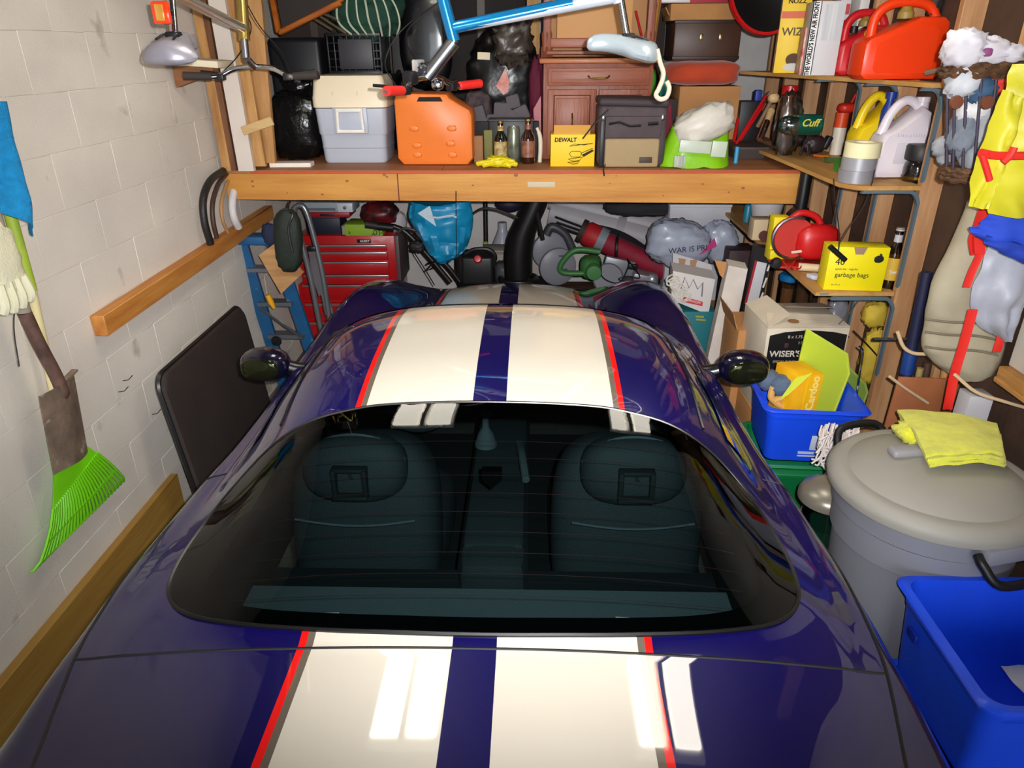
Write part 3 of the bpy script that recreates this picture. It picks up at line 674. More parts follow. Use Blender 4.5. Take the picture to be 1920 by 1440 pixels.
for k, y in enumerate((4.6, 5.25)): part('joist', B().box((.0, y, 1.41), (3.1, .038, .1)), studm, t, True)
d = thing('loft_deck', 'plywood loft deck with a red painted front edge, piled with boxes', 'shelf', (0, 5, 1.462))
for k, (x0, x1) in enumerate(((-1.72, -.5), (-.497, .7), (.703, 1.70))):
    part('panel', B().box(((x0+x1)/2, 5.0, 1.470), (x1-x0, 1.98, .016)), wood((176, 120, 74), (150, 96, 56), 'X', 2), d, True)
part('edge_strip', B().box((-.05, 4.006, 1.468), (3.0, .012, .014)), mat((190, 78, 40), .6), d, True)
ZD = 1.4785
def FB(name, label, cat, x0, y0, x1, y1, Y, rz=0, group=None, zfix=None):
    w_, h_, l_ = span(x0, y0, x1, y1, Y)
    if zfix is not None: h_ += l_.z-zfix; l_.z = zfix
    return thing(name, label, cat, l_, math.radians(rz), group), w_, h_
# front row
solo('white_strip', 'short white plank lying on the loft edge in front of a black bag', 'plank', B().bar(pix(508, 299, Y=4.16)*Vector((1, 1, 0))+Vector((0, 0, ZD+.014)) if False else Vector((pix(508, 299, Y=4.14).x, 4.14, ZD+.013)), Vector((pix(584, 300, Y=4.14).x, 4.15, ZD+.013)), .09, .024), mat((236, 226, 214), .5))
t, w_, h_ = FB('garbage_bag', 'full black garbage bag standing at the left end of the loft', 'bag', 508, 172, 606, 300, 4.36, zfix=ZD)
part('bag', B().blob((0, .15, h_/2), (w_*1.02, .34, h_*1.05), .05, 3, .62, (36, 26), 3, crease=.16, cf=5, flat=.95), bagk, t)
part('tied_neck', B().blob((.02, .12, h_+.02), (.16, .12, .12), .2, 4, .8, seed=8, crease=.4), bagk, t)
# cooler
t, w_, h_ = FB('cooler', 'grey blue picnic cooler with a cream lid on the loft edge', 'cooler', 597, 142, 733, 305, 4.26, zfix=ZD)
def rr3(w, d, z, r, n=4): return [Vector((p[0], p[1]+.0, z)) for p in rrect(w, d, r, n)]
D = .34; c = Vector((0, D/2, 0)); cg = mat((184, 190, 202), .4)
def stack(prof, W, D, r=.035): return [[p*Vector((1, 1, 1))+c for p in rr3(W*s, D*s, z, r)] for s, z in prof]
part('body', B().loft(stack(((.84, 0), (.87, .012), (.9, h_*.32), (.915, h_*.335), (.93, h_*.345), (.96, h_*.6), (.965, h_*.635)), w_, D)), cg, t)
part('rib', B().loft(stack(((.885, h_*.17), (.897, h_*.172), (.899, h_*.178), (.888, h_*.18)), w_, D)), mat((150, 156, 170), .45), t)
part('lid', B().loft(stack(((.955, h_*.64), (1.0, h_*.65), (1.0, h_*.76), (.985, h_*.78), (.93, h_*.97), (.89, h_), (.3, h_)), w_, D)), mat((236, 220, 190), .4), t, label='cream lid')
part('lid_groove', B().box((-.09, -.0+.012, h_*.86), (.003, .01, h_*.16), Rx(-8)).box((.05, .012, h_*.86), (.003, .01, h_*.16), Rx(-8)), mat((190, 172, 142), .6), t)
hn = part('latch_plate', B().box((0, -.004+.004, h_*.5), (w_*.46, .012, h_*.30), None, .006), mat((176, 182, 196), .4), t)
part('handle', B().tube([(-w_*.17, -.012, h_*.38), (w_*.17, -.012, h_*.38), (w_*.16, -.012, h_*.62), (-w_*.16, -.012, h_*.62)], .0155, 8, True), mat((244, 240, 232), .4), hn, label='white carrying handle')
# orange fuel can (big)
t, w_, h_ = FB('plastic_tank', 'big translucent orange plastic tank standing beside the cooler', 'tank', 746, 174, 888, 311, 4.17, zfix=ZD)
org = mat((232, 122, 44), .42, var=.06, sc=4)
W, H, DD = w_, h_, .26
prof = rrect(W, H*.88, .045, 5)
pl = [(-W/2+.03, 0), (W/2-.03, 0), (W/2, .035), (W/2, H*.70), (W*.47, H*.77), (W*.22, H*.93), (W*.18, H*.985), (-W*.42, H), (-W*.47, H*.97), (-W/2, H*.90), (-W/2, .035)]
hole = [(-W*.20, H*.885), (-W*.17, H*.945), (W*.10, H*.945), (W*.13, H*.885)]
b = B(); k = len(pl)
def off(ps, s, y): cx = sum(p[0] for p in ps)/len(ps); cz = sum(p[1] for p in ps)/len(ps); return [Vector((cx+(p[0]-cx)*s, y, cz+(p[1]-cz)*s)) for p in ps]
low = [q for q in pl if True]
b.loft([off(pl, .90, 0), off(pl, .97, .008), off(pl, 1, .03), off(pl, 1, DD-.03), off(pl, .96, DD)][::-1])
part('body', b, org, t)
part('grip_hole', B().prism([(x, -.003, z) for x, z in hole], (0, .02, 0)), mat((24, 14, 8), .8), t, label='dark opening under the moulded grip')
part('cap', B().lathe([(0, .05), (.028, .05), (.03, .02), (.034, 0)], c=(-W*.36, DD*.4, H), n=18), BLACK, t)
b = B()
for (x, z) in ((-.11, .20), (.10, .20), (-.10, .11), (.09, .12), (-.1, .06), (.1, .06)): b.blob((x, -.002, z), (.05, .014, .03), .1, 3)
part('moulded_marks', b, org, t, stuff=True)
# things behind the tank
for nm, lb, bx, Y, col in (('wood_block', 'tan wooden block standing between the orange tank and the bottles', (889, 255, 906, 309), 4.27, (150, 108, 70)), ('wood_block', 'mossy green block standing behind the yellow gloves', (908, 244, 924, 306), 4.33, (120, 116, 66))):
    t, w_, h_ = FB(nm, lb, 'block', *bx, Y, zfix=ZD); part('block', B().box((0, .04, h_/2), (w_, .08, h_), None, .004), mat(col, .8, var=.1), t)
def bottle(name, label, px, Y, glassm, labm=None, foil=None, zfix=ZD, group=None, labtxt=None, z0=.30, z1=.62, neckl=None):
    t, w_, h_ = FB(name, label, 'bottle', *px, Y, zfix=zfix, group=group); r = w_/2
    pr = [(0, .004), (r*.9, 0), (r, .01), (r, h_*.55), (r*.94, h_*.62), (r*.45, h_*.76), (r*.40, h_*.95), (r*.46, h_*.955), (r*.46, h_), (0, h_)]
    part('glass', B().lathe(pr, c=(0, r, 0), n=24), glassm, t)
    part('cap', B().lathe([(0, h_*1.012), (r*.42, h_*1.01), (r*.5, h_*.975), (r*.48, h_*.965)], c=(0, r, 0), n=18), foil or mat((170, 140, 70), .3, .8), t)
    if labm:
        part('label', B().lathe([(r*1.015, h_*z0*.5), (r*1.015, h_*z1*.85)], c=(0, r, 0), n=24), labm, t)
        part('neck_label', B().lathe([(r*.47, h_*.78), (r*.44, h_*.90)], c=(0, r, 0), n=18), neckl or labm, t)
    if labtxt:
        s_, col, zz, sz = labtxt; text(s_, (0, -.003, h_*zz), sz, col, t)
    return t, w_, h_
brown = mat((44, 18, 8), .08, coat=1); dkgreen = mat((16, 20, 8), .08, coat=1)
bottle('beer_bottle', 'dark green bottle with cream and gold label on the loft', (926, 229, 951, 300), 4.25, dkgreen, mat((204, 196, 130), .5, col2=(150, 96, 50), sc=30))
bottle('beer_bottle', 'dark brown bottle with a copper label beside the cabinet', (977, 225, 1003, 304), 4.22, brown, mat((120, 66, 40), .4, col2=(160, 110, 90), sc=25))
t, w_, h_ = FB('drink_can', 'grey green can standing between the two dark bottles', 'can', 951, 238, 975, 300, 4.25, zfix=ZD); r = w_/2
part('can', B().lathe([(0, .004), (r*.8, 0), (r, .012), (r, h_*.92), (r*.82, h_), (r*.78, h_), (r*.75, h_-.006), (0, h_-.006)], c=(0, r, 0), n=24), mat((104, 112, 92), .3, .6, col2=(160, 164, 150), sc=16), t)
t, w_, h_ = FB('black_crate', 'low black box standing behind the row of bottles', 'box', 917, 226, 1000, 296, 4.34, zfix=ZD); part('box', B().box((0, .08, h_/2), (w_, .14, h_), None, .008), BLACK, t); part('rim', B().box((0, .08, h_), (w_*1.03, .15, .012), None, .004), mat((60, 60, 62), .4), t)
# yellow gloves
gp = Vector((pix(935, 300, Y=4.10).x, 4.12, ZD))
t = thing('rubber_gloves', 'crumpled yellow rubber gloves in front of the bottles', 'gloves', gp); ym = mat((222, 204, 20), .5, bump=.3, bsc=60)
part('cuff', B().blob((-.005, 0, .03), (.13, .09, .062), .12, 5, .8, seed=2, crease=.4, flat=.9), ym, t)
for i, (dx, dz, l) in enumerate(((-.07, .012, .05), (-.10, .02, .06), (.05, .01, .05), (.085, .016, .04), (.07, .03, .045))):
    part('finger', B().tube(crv([(dx*.5, -.02, dz+.01), (dx, -.035, dz+.006), (dx+math.copysign(l*.4, dx), -.03, dz)], 4), [.014]*8+[.007], 8), ym, t)
t, w_, h_ = FB('grab_rail', 'cream plastic handle standing against the wooden cabinet', 'handle', 1003, 240, 1017, 298, 4.28, zfix=ZD)
part('grip', B().tube(crv([(.006, .02, 0), (.01, .02, h_*.4), (.006, .02, h_*.75), (-.012, .02, h_)], 5), [.013]*13+[.009]*3, 10), mat((226, 212, 190), .45), t)
# grey foam pads heaped behind
for i, (x, y, s) in enumerate(((940, 206, 27), (958, 218, 25), (962, 190, 24), (978, 212, 26), (925, 226, 24), (895, 215, 30), (905, 235, 26), (885, 240, 28))):
    q = pix(x, y, Y=4.52); sz = s*q.y/1336
    solo('foam_block', 'charcoal grey foam block, %s in the heap under the black bag' % ('third from the right', 'second from the right, lower', 'topmost', 'rightmost', 'fourth from the right', 'upper left', 'lowest left', 'leftmost')[i], 'block', B().box(q, (sz, .07, sz*.95), Ry(random.uniform(-30, 30)), .014), mat((92, 86, 90), .9), 'grey foam blocks heaped on the loft')
t, w_, h_ = FB('support_crate', 'dark crate under the heap of grey foam blocks', 'crate', 880, 228, 1010, 296, 4.45, zfix=ZD); part('box', B().box((0, .12, h_/2), (w_, .22, h_), None, .006), mat((30, 27, 28), .7), t)
# big black garbage bag with a white tag
q = pix(945, 150, Y=4.85)
t = thing('garbage_bag', 'large knotted black garbage bag hanging beside the cabinet', 'bag', q-Vector((0, 0, .3)))
bk2 = mat((20, 19, 19), .3, bump=.4, bsc=14)
part('bag', B().blob(q+Vector((.0, .05, -.02)), (.46, .30, .60), .06, 2.5, .8, (44, 30), 12, crease=.22, cf=4), bk2, t, True)
part('knot', B().blob(pix(962, 78, Y=4.62), (.22, .2, .24), .12, 3, .8, (36, 24), 5, crease=.45, cf=5), mat((66, 58, 52), .35, bump=.4, bsc=14), t, True, label='greyish twisted top of the bag')
part('tag', B().box(pix(907, 105, Y=4.66), (.075, .004, .04), Ry(3), .001), mat((226, 212, 180), .7), t, True)
part('torn_opening', B().prism([pix(948, 126, Y=4.665), pix(954, 150, Y=4.665), pix(953, 172, Y=4.665), pix(944, 178, Y=4.665), pix(930, 162, Y=4.665)], (0, .02, 0)), mat((206, 116, 100), .6, col2=(230, 200, 190), sc=9), t, True, label='pink sheet showing through a tear')
solo('cloth_roll', 'burgundy cloth tucked between black bag and cabinet', 'cloth', B().blob(pix(1005, 165, Y=4.75), (.09, .12, .34), .1, 3, .8, seed=6, crease=.3), mat((96, 12, 44), .8))
solo('red_sheet', 'dark red plastic sheet behind the brown bottle', 'sheet', B().prism([pix(1000, 205, Y=4.5), pix(1014, 180, Y=4.5), pix(1015, 262, Y=4.5), pix(1003, 262, Y=4.5)], (0, .03, 0)), mat((150, 14, 28), .4))
t, w_, h_ = FB('plaid_cushion', 'dark plaid cushion slumped left of the black bag', 'cushion', 872, 172, 922, 252, 4.62); part('cushion', B().blob((0, .06, h_/2), (w_, .12, h_), .08, 3, .6, seed=9), mat((52, 46, 56), .9, col2=(96, 76, 72), sc=25), t)
# behind cooler: tote, crate, cloth, chair back
t, w_, h_ = FB('storage_tote', 'black storage tote behind the cooler', 'tote', 606, 142, 745, 290, 4.72, zfix=ZD); part('tub', B().loft([[Vector((p[0], p[1]+.2, z)) for p in rrect(w_*s, .38*s, .03)] for s, z in ((.86, 0), (.97, h_*.9), (1.02, h_*.91), (1.02, h_))]), BLACK, t)
TT = pix(606, 142, Y=4.72).z
t, w_, h_ = FB('milk_crate', 'black plastic crate with square holes on top of a tote', 'crate', 617, 62, 718, 141, 4.74)
b = B()
for y in (.01, .29): 
    b.box((0, y, h_*.97), (w_, .02, .02), None, .003).box((0, y, .012), (w_, .02, .024), None, .003)
    for k in range(9): b.box((-w_/2+.008+k*(w_-.016)/8, y, h_/2), (.009, .012, h_), None, .002)
    for k in range(4): b.box((0, y, h_*(.2+.19*k)), (w_, .01, .008), None, .002)
for x in (-1, 1): b.box((x*(w_/2-.005), .15, h_/2), (.01, .28, h_), None, .003)
b.box((0, .15, .01), (w_, .28, .012)); part('crate_frame', b, BLACK, t); part('front_plate', B().box((.01, .003, h_*.5), (w_*.62, .012, h_*.72), None, .004), mat((58, 56, 60), .5), t)
t = thing('striped_cloth', 'green and white striped cloth bundled on the black crate', 'cloth', pix(690, 62, Y=4.8)-Vector((0, 0, .02))); q = pix(690, 25, Y=4.86)
part('cloth', B().blob(q, (.40, .3, .30), .1, 3, .8, (36, 24), 21, crease=.35, cf=3.5), mat((26, 66, 50), .85, bump=.3), t, True)
for k in range(7):
    x = -.16+.055*k; part('stripe', B().tube(crv([q+Vector((x*.6, -.12, .15)), q+Vector((x+.02, -.166, .05)), q+Vector((x*1.1+.03, -.16, -.05)), q+Vector((x*.8+.05, -.11, -.125))], 5), .006, 5), mat((196, 202, 176), .85), t, True)
t = thing('picture', 'orange varnished wooden frame tilted above the black bag', 'frame', pix(523, 65, Y=4.35)); fm = wood((176, 96, 26), (140, 68, 14), 'X', 4, .3)
fp = [pix(500, -60, Y=4.35), pix(523, 62, Y=4.35), pix(640, 4, Y=4.35), pix(616, -110, Y=4.35)]
for a, c in zip(fp, fp[1:]+fp[:1]): part('frame_rail', B().bar(a, c, .03, .036, up=(0, 1, 0), bev=.006), fm, t, True)
part('backing', B().prism([p.lerp(sum(fp, Vector())/4, .1)+Vector((0, .015, 0)) for p in fp], (0, .008, 0)), mat((40, 32, 28), .8), t, True)
for i, (x, y, dx, dy) in enumerate(((612, 28, .16, .03), (622, 45, .16, .05), (603, 44, .12, .035))):
    q = pix(x, y, Y=4.7); solo('metal_rod', '%s thin metal rod lying on dark cases behind the frame' % ('upper', 'lower right', 'lower left')[i], 'rod', B().cyl(q-Vector((dx/2, 0, -dy)), q+Vector((dx/2, 0, -dy)), .008, n=8), mat((130, 112, 84), .4, .6), 'metal rods behind the wooden frame')
t, w_, h_ = FB('dark_case', 'dark hard case standing behind the black bag', 'case', 528, 70, 622, 296, 4.86, zfix=ZD); part('shell', B().box((0, .15, h_/2), (w_, .28, h_), None, .03, 3), mat((24, 24, 28), .45), t); part('clasp', B().box((.05, -.003, h_*.7), (.05, .012, .03), None, .004), STEEL, t)
t, w_, h_ = FB('office_chair', 'black office chair back standing on the loft behind the blue bike', 'chair', 742, -20, 880, 292, 4.95, zfix=ZD)
part('back_panel', B().box((-.16, .2, h_*.55), (.20, .05, h_*.9), None, .02), mat((62, 58, 58), .6), t)
part('backrest', B().blob((-.02, .12, h_*.72), (.34, .12, .62), .02, 2, .6, (28, 22)), mat((15, 15, 18), .22, coat=.4), t)
part('seat', B().blob((0, .10, h_*.26), (.46, .42, .14), .02, 2, .6), BLACK, t); part('post', B().cyl((0, .12, 0), (0, .12, h_*.25), .03), STEEL, t)
part('arm', B().tube(crv([(-.2, .0, h_*.3), (-.22, -.05, h_*.42), (-.2, .08, h_*.5)], 5), .015, 8), BLACK, t)
# wooden hutch cabinet
cw = wood((160, 92, 66), (140, 76, 52), 'X', 3, .45); cw2 = wood((150, 84, 58), (132, 72, 48), 'Z', 3, .45)
t, w_, h_ = FB('wooden_cabinet', 'brown wooden hutch cabinet with a drawer and two doors', 'cabinet', 1017, 108, 1214, 300, 4.40, zfix=ZD); dd = .42
part('carcass', B().box((0, dd/2+.012, h_*.48), (w_, dd-.02, h_*.96), None, .003), cw2, t)
part('counter', B().box((0, dd/2, h_*.97), (w_+.05, dd+.04, .028), None, .008), wood((176, 106, 62), (150, 84, 48), 'X', 3, .4), t)
dr = part('drawer', B().box((0, .0, h_*.82), (w_*.92, .03, h_*.17), None, .004).box((0, -.012, h_*.82), (w_*.86, .012, h_*.12), None, .005), cw, t)
part('drawer_pull', B().tube(crv([(-.06, -.018, h_*.83), (-.04, -.036, h_*.81), (.04, -.036, h_*.81), (.06, -.018, h_*.83)], 4), .005, 8), mat((150, 120, 60), .3, .9), dr)
for s in (-1, 1):
    x = s*w_*.235; do = part('door', B().box((x, 0, h_*.37), (w_*.45, .03, h_*.66), None, .004), cw2, t)
    part('door_panel', B().box((x, -.014, h_*.37), (w_*.30, .012, h_*.5), None, .009), cw2, do)
    part('panel_frame', B().tube([(x+sx*w_*.165, -.016, h_*(.37+sz*.275)) for sx, sz in ((-1, -1), (1, -1), (1, 1), (-1, 1))], .005, 6, True), mat((104, 54, 34), .5), do)
    part('door_pull', B().tube(crv([(x-s*w_*.005, -.02, h_*.47), (x-s*w_*.005, -.042, h_*.42), (x-s*w_*.005, -.042, h_*.36), (x-s*w_*.005, -.02, h_*.31)], 4), .005, 8), mat((176, 140, 70), .25, .9), do)
uh = 1.0
hu = part('hutch', B().box((0, .36, h_+uh/2), (w_*.98, .02, uh), None, .003), mat((196, 144, 92), .7), t, label='tan back board of the hutch')
for x in (-w_*.47, w_*.47): part('hutch_post', B().box((x, .12, h_+uh/2+.03), (.045, .05, uh), None, .006).lathe([(.034, .0), (.034, .05), (.026, .06), (.03, .12), (.024, .14)], c=(x, .12, h_+.0), n=4), cw2, hu)
part('hutch_rail', B().box((0, .12, h_+.075), (w_*.92, .03, .05), None, .006).box((0, .2, h_+.025), (w_*.95, .3, .02), None, .005), cw, hu)
part('hutch_back', B().box((-w_*.04, .13, h_+.1+.35), (w_*.68, .012, .7), None, .002), mat((204, 150, 92), .6), hu)
part('knob', B().lathe([(0, .014), (.008, .012), (.009, .004), (.004, 0)], Matrix.Translation((.03, .10, h_+.075)) @ Matrix.Rotation(PI/2, 4, 'X'), 12), CHROME, hu)
# yellow sander box
t, w_, h_ = FB('tool_box', 'yellow sander carton with one flap open on the loft edge', 'box', 1032, 252, 1114, 312, 4.13, zfix=ZD)
part('carton', B().box((0, .075, h_/2), (w_, .15, h_), None, .002), mat((244, 200, 16), .55), t)
part('flap', B().box((-.006, .012, h_+.022), (w_*.82, .003, .05), Rx(-6)), mat((206, 152, 62), .75), t, label='brown inside of the open flap')
text('DEWALT', (-w_*.17, -.002, h_*.83), .030, INK, t, bold=.0012, italic=.1)
b = B(); 
for pts in ([(-.02, .06), (-.01, .045), (.03, .045), (.04, .06), (.03, .072), (-.01, .072)], [(.035, .062), (.09, .085), (.098, .075), (.045, .05)], [(-.025, .035), (0, .025), (.03, .03), (.045, .045)], [(-.02, .095), (.0, .105), (.05, .10), (.09, .108)], [(-.028, .02), (-.005, .012), (.02, .014), (.03, .024)]): b.tube([(x*1.15+.005, -.001, z*1.15) for x, z in pts], .0018, 4, True)
part('tool_drawing', b, mat((70, 56, 20), .7), t); part('drawing_grip', B().prism([(.05, -.0015, .063), (.108, -.0015, .092), (.116, -.0015, .083), (.062, -.0015, .052)], (0, .002, 0)), INK, t)
# cooler bag
t, w_, h_ = FB('cooler_bag', 'black and tan soft lunch cooler bag with shoulder strap', 'bag', 1116, 186, 1248, 316, 4.10, zfix=ZD); pk = mat((80, 68, 72), .75, var=.12, sc=12, bump=.3, bsc=150)
part('body', B().box((0, .13, h_*.47), (w_*.96, .26, h_*.94), None, .035, 3), pk, t)
part('top_flap', B().box((0, .12, h_*.95), (w_*.98, .27, h_*.12), Ry(1.5), .025, 3), mat((62, 53, 57), .7), t)
part('front_pocket', B().box((.0, -.004, h_*.22), (w_*.76, .03, h_*.43), None, .012, 3), mat((168, 146, 108), .8, bump=.3, bsc=200), t, label='tan front pocket')
part('logo_patch', B().box((w_*.2, -.021, h_*.12), (w_*.18, .004, h_*.09), None, .002), mat((70, 54, 40), .6), t)
part('upper_pocket', B().box((0, -.002, h_*.60), (w_*.78, .02, h_*.32), None, .008), pk, t)
part('zip', B().tube([(-w_*.34, -.014, h_*.65), (-w_*.2, -.018, h_*.68), (-w_*.05, -.018, h_*.62), (w_*.1, -.016, h_*.63)], .007, 6).tube([(w_*.2, -.016, h_*.65), (w_*.34, -.014, h_*.66)], .01, 6), BLACK, t)
part('strap', B().sheet(lambda u, v: (-w_*(.36+.34*v), -.03-.02*math.sin(v*3)+.035*u, h_*(.86-.42*v)+.012*math.sin(v*PI)), 2, 10, .004), mat((52, 54, 46), .8), t)
for x in (-w_*.42, w_*.40): part('buckle', B().box((x, -.01, h_*.74), (.02, .02, .03), None, .005), CHROME, t)
part('side_web', B().box((-w_*.42, -.006, h_*.35), (.026, .012, h_*.7), None, .004).tube(crv([(-w_*.36, -.01, .03), (-w_*.37, -.03, -.01), (-w_*.365, -.035, -.05)], 4), .003, 5), BLACK, t)
# lime bag of salt
t, w_, h_ = FB('plastic_sack', 'lime green and white plastic sack folded over on the loft', 'sack', 1236, 200, 1376, 317, 4.06, zfix=ZD)
lm = mat((134, 198, 26), .3, bump=.25, bsc=14)
def sack(u, v, dz=0):
    a = 2*PI*u; wx = (.5-.12*v)*w_*.98; q = Vector((wx*math.copysign(abs(math.cos(a))**.7, math.cos(a)), .13+.13*(1-.45*v)*math.copysign(abs(math.sin(a))**.7, math.sin(a)), h_*.66*v + (h_*.30*v**3*max(0, .35+.6*math.cos(a)))))
    q += Vector((0, .012, .012))*noise.noise(q*12); q.x += .02*v*1; return q
b = B(); b.loft([[sack(i/30, j/12) for i in range(30)] for j in range(13)][::-1]); part('sack_body', b, lm, t)
part('folded_top', B().blob((.035, .10, h_*.70), (w_*.80, .22, h_*.58), .06, 3, .7, (30, 18), 15, R=Ry(-22), crease=.22, cf=4), mat((214, 208, 196), .4, bump=.3, bsc=20), t, label='white folded top')
part('print_panel', B().box((-.02, -.004, h_*.36), (w_*.42, .012, h_*.2), Ry(4), .003).box((w_*.27, .0, h_*.32), (w_*.2, .012, h_*.26), Ry(4), .003), mat((196, 206, 188), .4), t)
part('barcode', B().box((-w_*.24, -.008, h_*.12), (w_*.15, .01, h_*.19), None, .002), mat((206, 214, 196), .5, col2=(120, 130, 110), sc=60, stretch=(8, 1, .1)), t)
# chair / boxes behind
t, w_, h_ = FB('cardboard_box', 'brown cardboard box with an orange pillow on top', 'box', 1264, 162, 1374, 290, 4.78, zfix=ZD); part('carton', B().box((0, .17, h_/2), (w_, .34, h_), None, .003), CARD, t); part('flap_seam', B().box((0, .17, h_), (w_*.99, .01, .003)), mat((150, 104, 60), .8), t)
zt = ZD+h_
q = pix(1320, 146, Y=4.76); t = thing('pillow', 'rusty orange velour pillow lying on the cardboard box', 'pillow', Vector((q.x, 4.95, zt))); part('cushion', B().blob((0, -.02, .075), (.47, .40, .145), .03, 2.5, .55, (36, 18), 3), mat((188, 66, 32), .9, var=.1, sheen=.4, bump=.3), t)
t, w_, h_ = FB('suitcase', 'dark brown old suitcase standing on the orange pillow', 'suitcase', 1259, 38, 1383, 132, 4.80, zfix=zt+.14); part('shell', B().box((0, .17, h_/2), (w_, .32, h_), None, .012, 2), mat((70, 42, 26), .45, var=.15, sc=6), t)
part('band', B().box((0, .17, h_*.97), (w_*1.01, .325, .02), None, .004).box((0, .17, .02), (w_*1.01, .325, .02), None, .004), mat((50, 28, 16), .5), t)
for x in (-.04, .075): part('latch', B().box((x, -.004, h_*.60), (.022, .016, .034), None, .005), mat((220, 196, 140), .2, .9), t)
zs = zt+.14+h_
t, w_, h_ = FB('cardboard_box', 'smaller cardboard box on top of the dark suitcase', 'box', 1247, 6, 1384, 42, 4.80, zfix=zs); part('carton', B().box((.01, .17, h_/2), (w_*.9, .3, h_), None, .003), CARD, t); part('flap', B().box((-w_*.47, .12, h_*.55), (.05, .2, .006), Ry(60)), CARD, t)
t, w_, h_ = FB('magazine', 'red and white magazine lying on the top cardboard box', 'magazine', 1232, -6, 1372, 10, 4.78, zfix=zs+h_+.002); part('pages', B().box((0, .15, .016), (w_, .28, .03), None, .004), mat((216, 206, 204), .4), t); part('cover', B().box((w_*.2, .15, .034), (w_*.6, .285, .006), None, .002).box((w_*.22, .005, .016), (w_*.56, .006, .03)), mat((176, 16, 40), .35), t)
t, w_, h_ = FB('dark_box', 'narrow dark box between the cabinet and the cardboard box', 'box', 1214, 186, 1262, 296, 4.52, zfix=ZD); part('box', B().box((0, .1, h_/2), (w_, .2, h_), None, .004), mat((46, 30, 30), .7), t); ZB = ZD+h_
solo('slat', 'thin pale wooden slat leaning between cabinet and boxes', 'slat', B().bar(pix(1222, 105, Y=4.7), pix(1240, -20, Y=4.75), .012, .03), wood((206, 158, 82), (180, 126, 60), 'Z'))
solo('red_rod', 'thin red rod leaning behind the bicycle saddle', 'rod', B().cyl(pix(1203, 68, Y=4.65), pix(1192, 20, Y=4.65), .007, n=8), REDP)
t = thing('toy_bottle', 'green plastic bottle hung between cabinet and pillow box', 'bottle', pix(1219, 172, Y=4.58)); q = Vector((pix(1221, 145, Y=4.58).x, 4.58, ZB+.085)); part('body', B().blob(q, (.062, .06, .17), .02, 2, .8, (20, 16)), mat((60, 136, 32), .4), t, True); part('cap', B().cyl(q+Vector((0, 0, .08)), q+Vector((0, 0, .11)), .015), REDP, t, True)
solo('teal_toy', 'teal plastic toy hanging behind the looped white cord', 'toy', B().blob(Vector((pix(1245, 152, Y=4.6).x, 4.6, ZB+.06)), (.05, .05, .12), .15, 4, .8, seed=3), mat((20, 130, 120), .4))
solo('rope_loop', 'white cord hanging in a loop below the bicycle saddle', 'rope', B().tube(crv([pix(x, y, Y=2.99) for x, y in ((1232, 92), (1238, 118), (1244, 140), (1236, 165), (1230, 178), (1238, 186), (1250, 182), (1255, 165), (1250, 152))], 5), .009, 8), mat((216, 196, 170), .6))
solo('red_cloth', 'dark red cloth strip hanging right of the cooler bag', 'cloth', B().prism([pix(1246, 196, Y=4.49), pix(1258, 190, Y=4.49), pix(1262, 296, Y=4.49), pix(1250, 296, Y=4.49)], (0, .04, 0)), mat((120, 20, 40), .8))
t, w_, h_ = FB('grey_tote', 'dark grey storage tote at the right end of the loft', 'tote', 1372, 276, 1442, 314, 4.4, zfix=ZD); part('tub', B().loft([[Vector((p[0], p[1]+.2, z)) for p in rrect(w_*s, .4*s, .03)] for s, z in ((.88, 0), (.96, h_*.8), (1.03, h_*.82), (1.03, h_))]), mat((72, 62, 60), .6), t)
solo('blue_tube', 'small blue and white tube standing beside the lime sack', 'tube', B().cyl(Vector((pix(1378, 312, Y=4.25).x, 4.25, ZD)), Vector((pix(1378, 312, Y=4.25).x, 4.25, ZD+.09)), .012, n=12), mat((60, 160, 206), .4))
for nm, lb, bx, Y, col in (('carton', 'tall dark brown carton at the back of the loft behind the black crate', (540, -40, 690, 285), 5.35, (52, 40, 34)), ('carton', 'dark grey carton at the back of the loft left of the office chair', (692, -40, 800, 285), 5.5, (40, 37, 36)), ('carton', 'blackish carton at the back of the loft behind the knotted black bag', (830, -40, 985, 285), 5.3, (34, 27, 25)), ('carton', 'dark brown carton deep between the cabinet and the suitcase', (1206, -40, 1266, 285), 5.2, (44, 30, 26))):
    t, w_, h_ = FB(nm, lb, 'box', *bx, Y, zfix=ZD); part('carton_body', B().box((0, .15, h_/2), (w_, .3, h_), None, .006), mat(col, .8, var=.15), t); part('tape_strip', B().box((0, -.001, h_*.5), (.05, .003, h_*.98)), mat((70, 56, 44), .5), t)
solo('pine_board', 'pale pine board leaning at the back of the loft left of the cabinet', 'board', B().prism([pix(x, y, Y=5.25) for x, y in ((988, -30), (1012, -30), (1012, 60), (988, 60))]+[], (0, .02, 0)).prism([pix(988, 60, Y=5.25), pix(1012, 60, Y=5.25), Vector((pix(1012, 60, Y=5.25).x, 5.25, ZD)), Vector((pix(988, 60, Y=5.25).x, 5.25, ZD))], (0, .02, 0)), wood((206, 160, 92), (170, 120, 60), 'Z'))
# saucer sled
q = pix(1436, -14, Y=4.45); t = thing('saucer_sled', 'black round sled with a red rim at the top right of the loft', 'sled', q-Vector((0, 0, .25)))
M = Matrix.Translation(q) @ Matrix.Rotation(math.radians(76), 4, 'X') @ Matrix.Rotation(math.radians(14), 4, 'Y')
part('dish', B().lathe([(0, -.06), (.1, -.05), (.18, -.01), (.205, .0), (.205, .01), (.18, 0), (.1, -.04), (0, -.05)], M, 40), mat((16, 15, 16), .5), t, True)
part('rim', B().lathe([(.202, -.012), (.217, -.012), (.217, .012), (.202, .012), (.202, -.012)], M, 40), REDP, t, True, label='red rim')

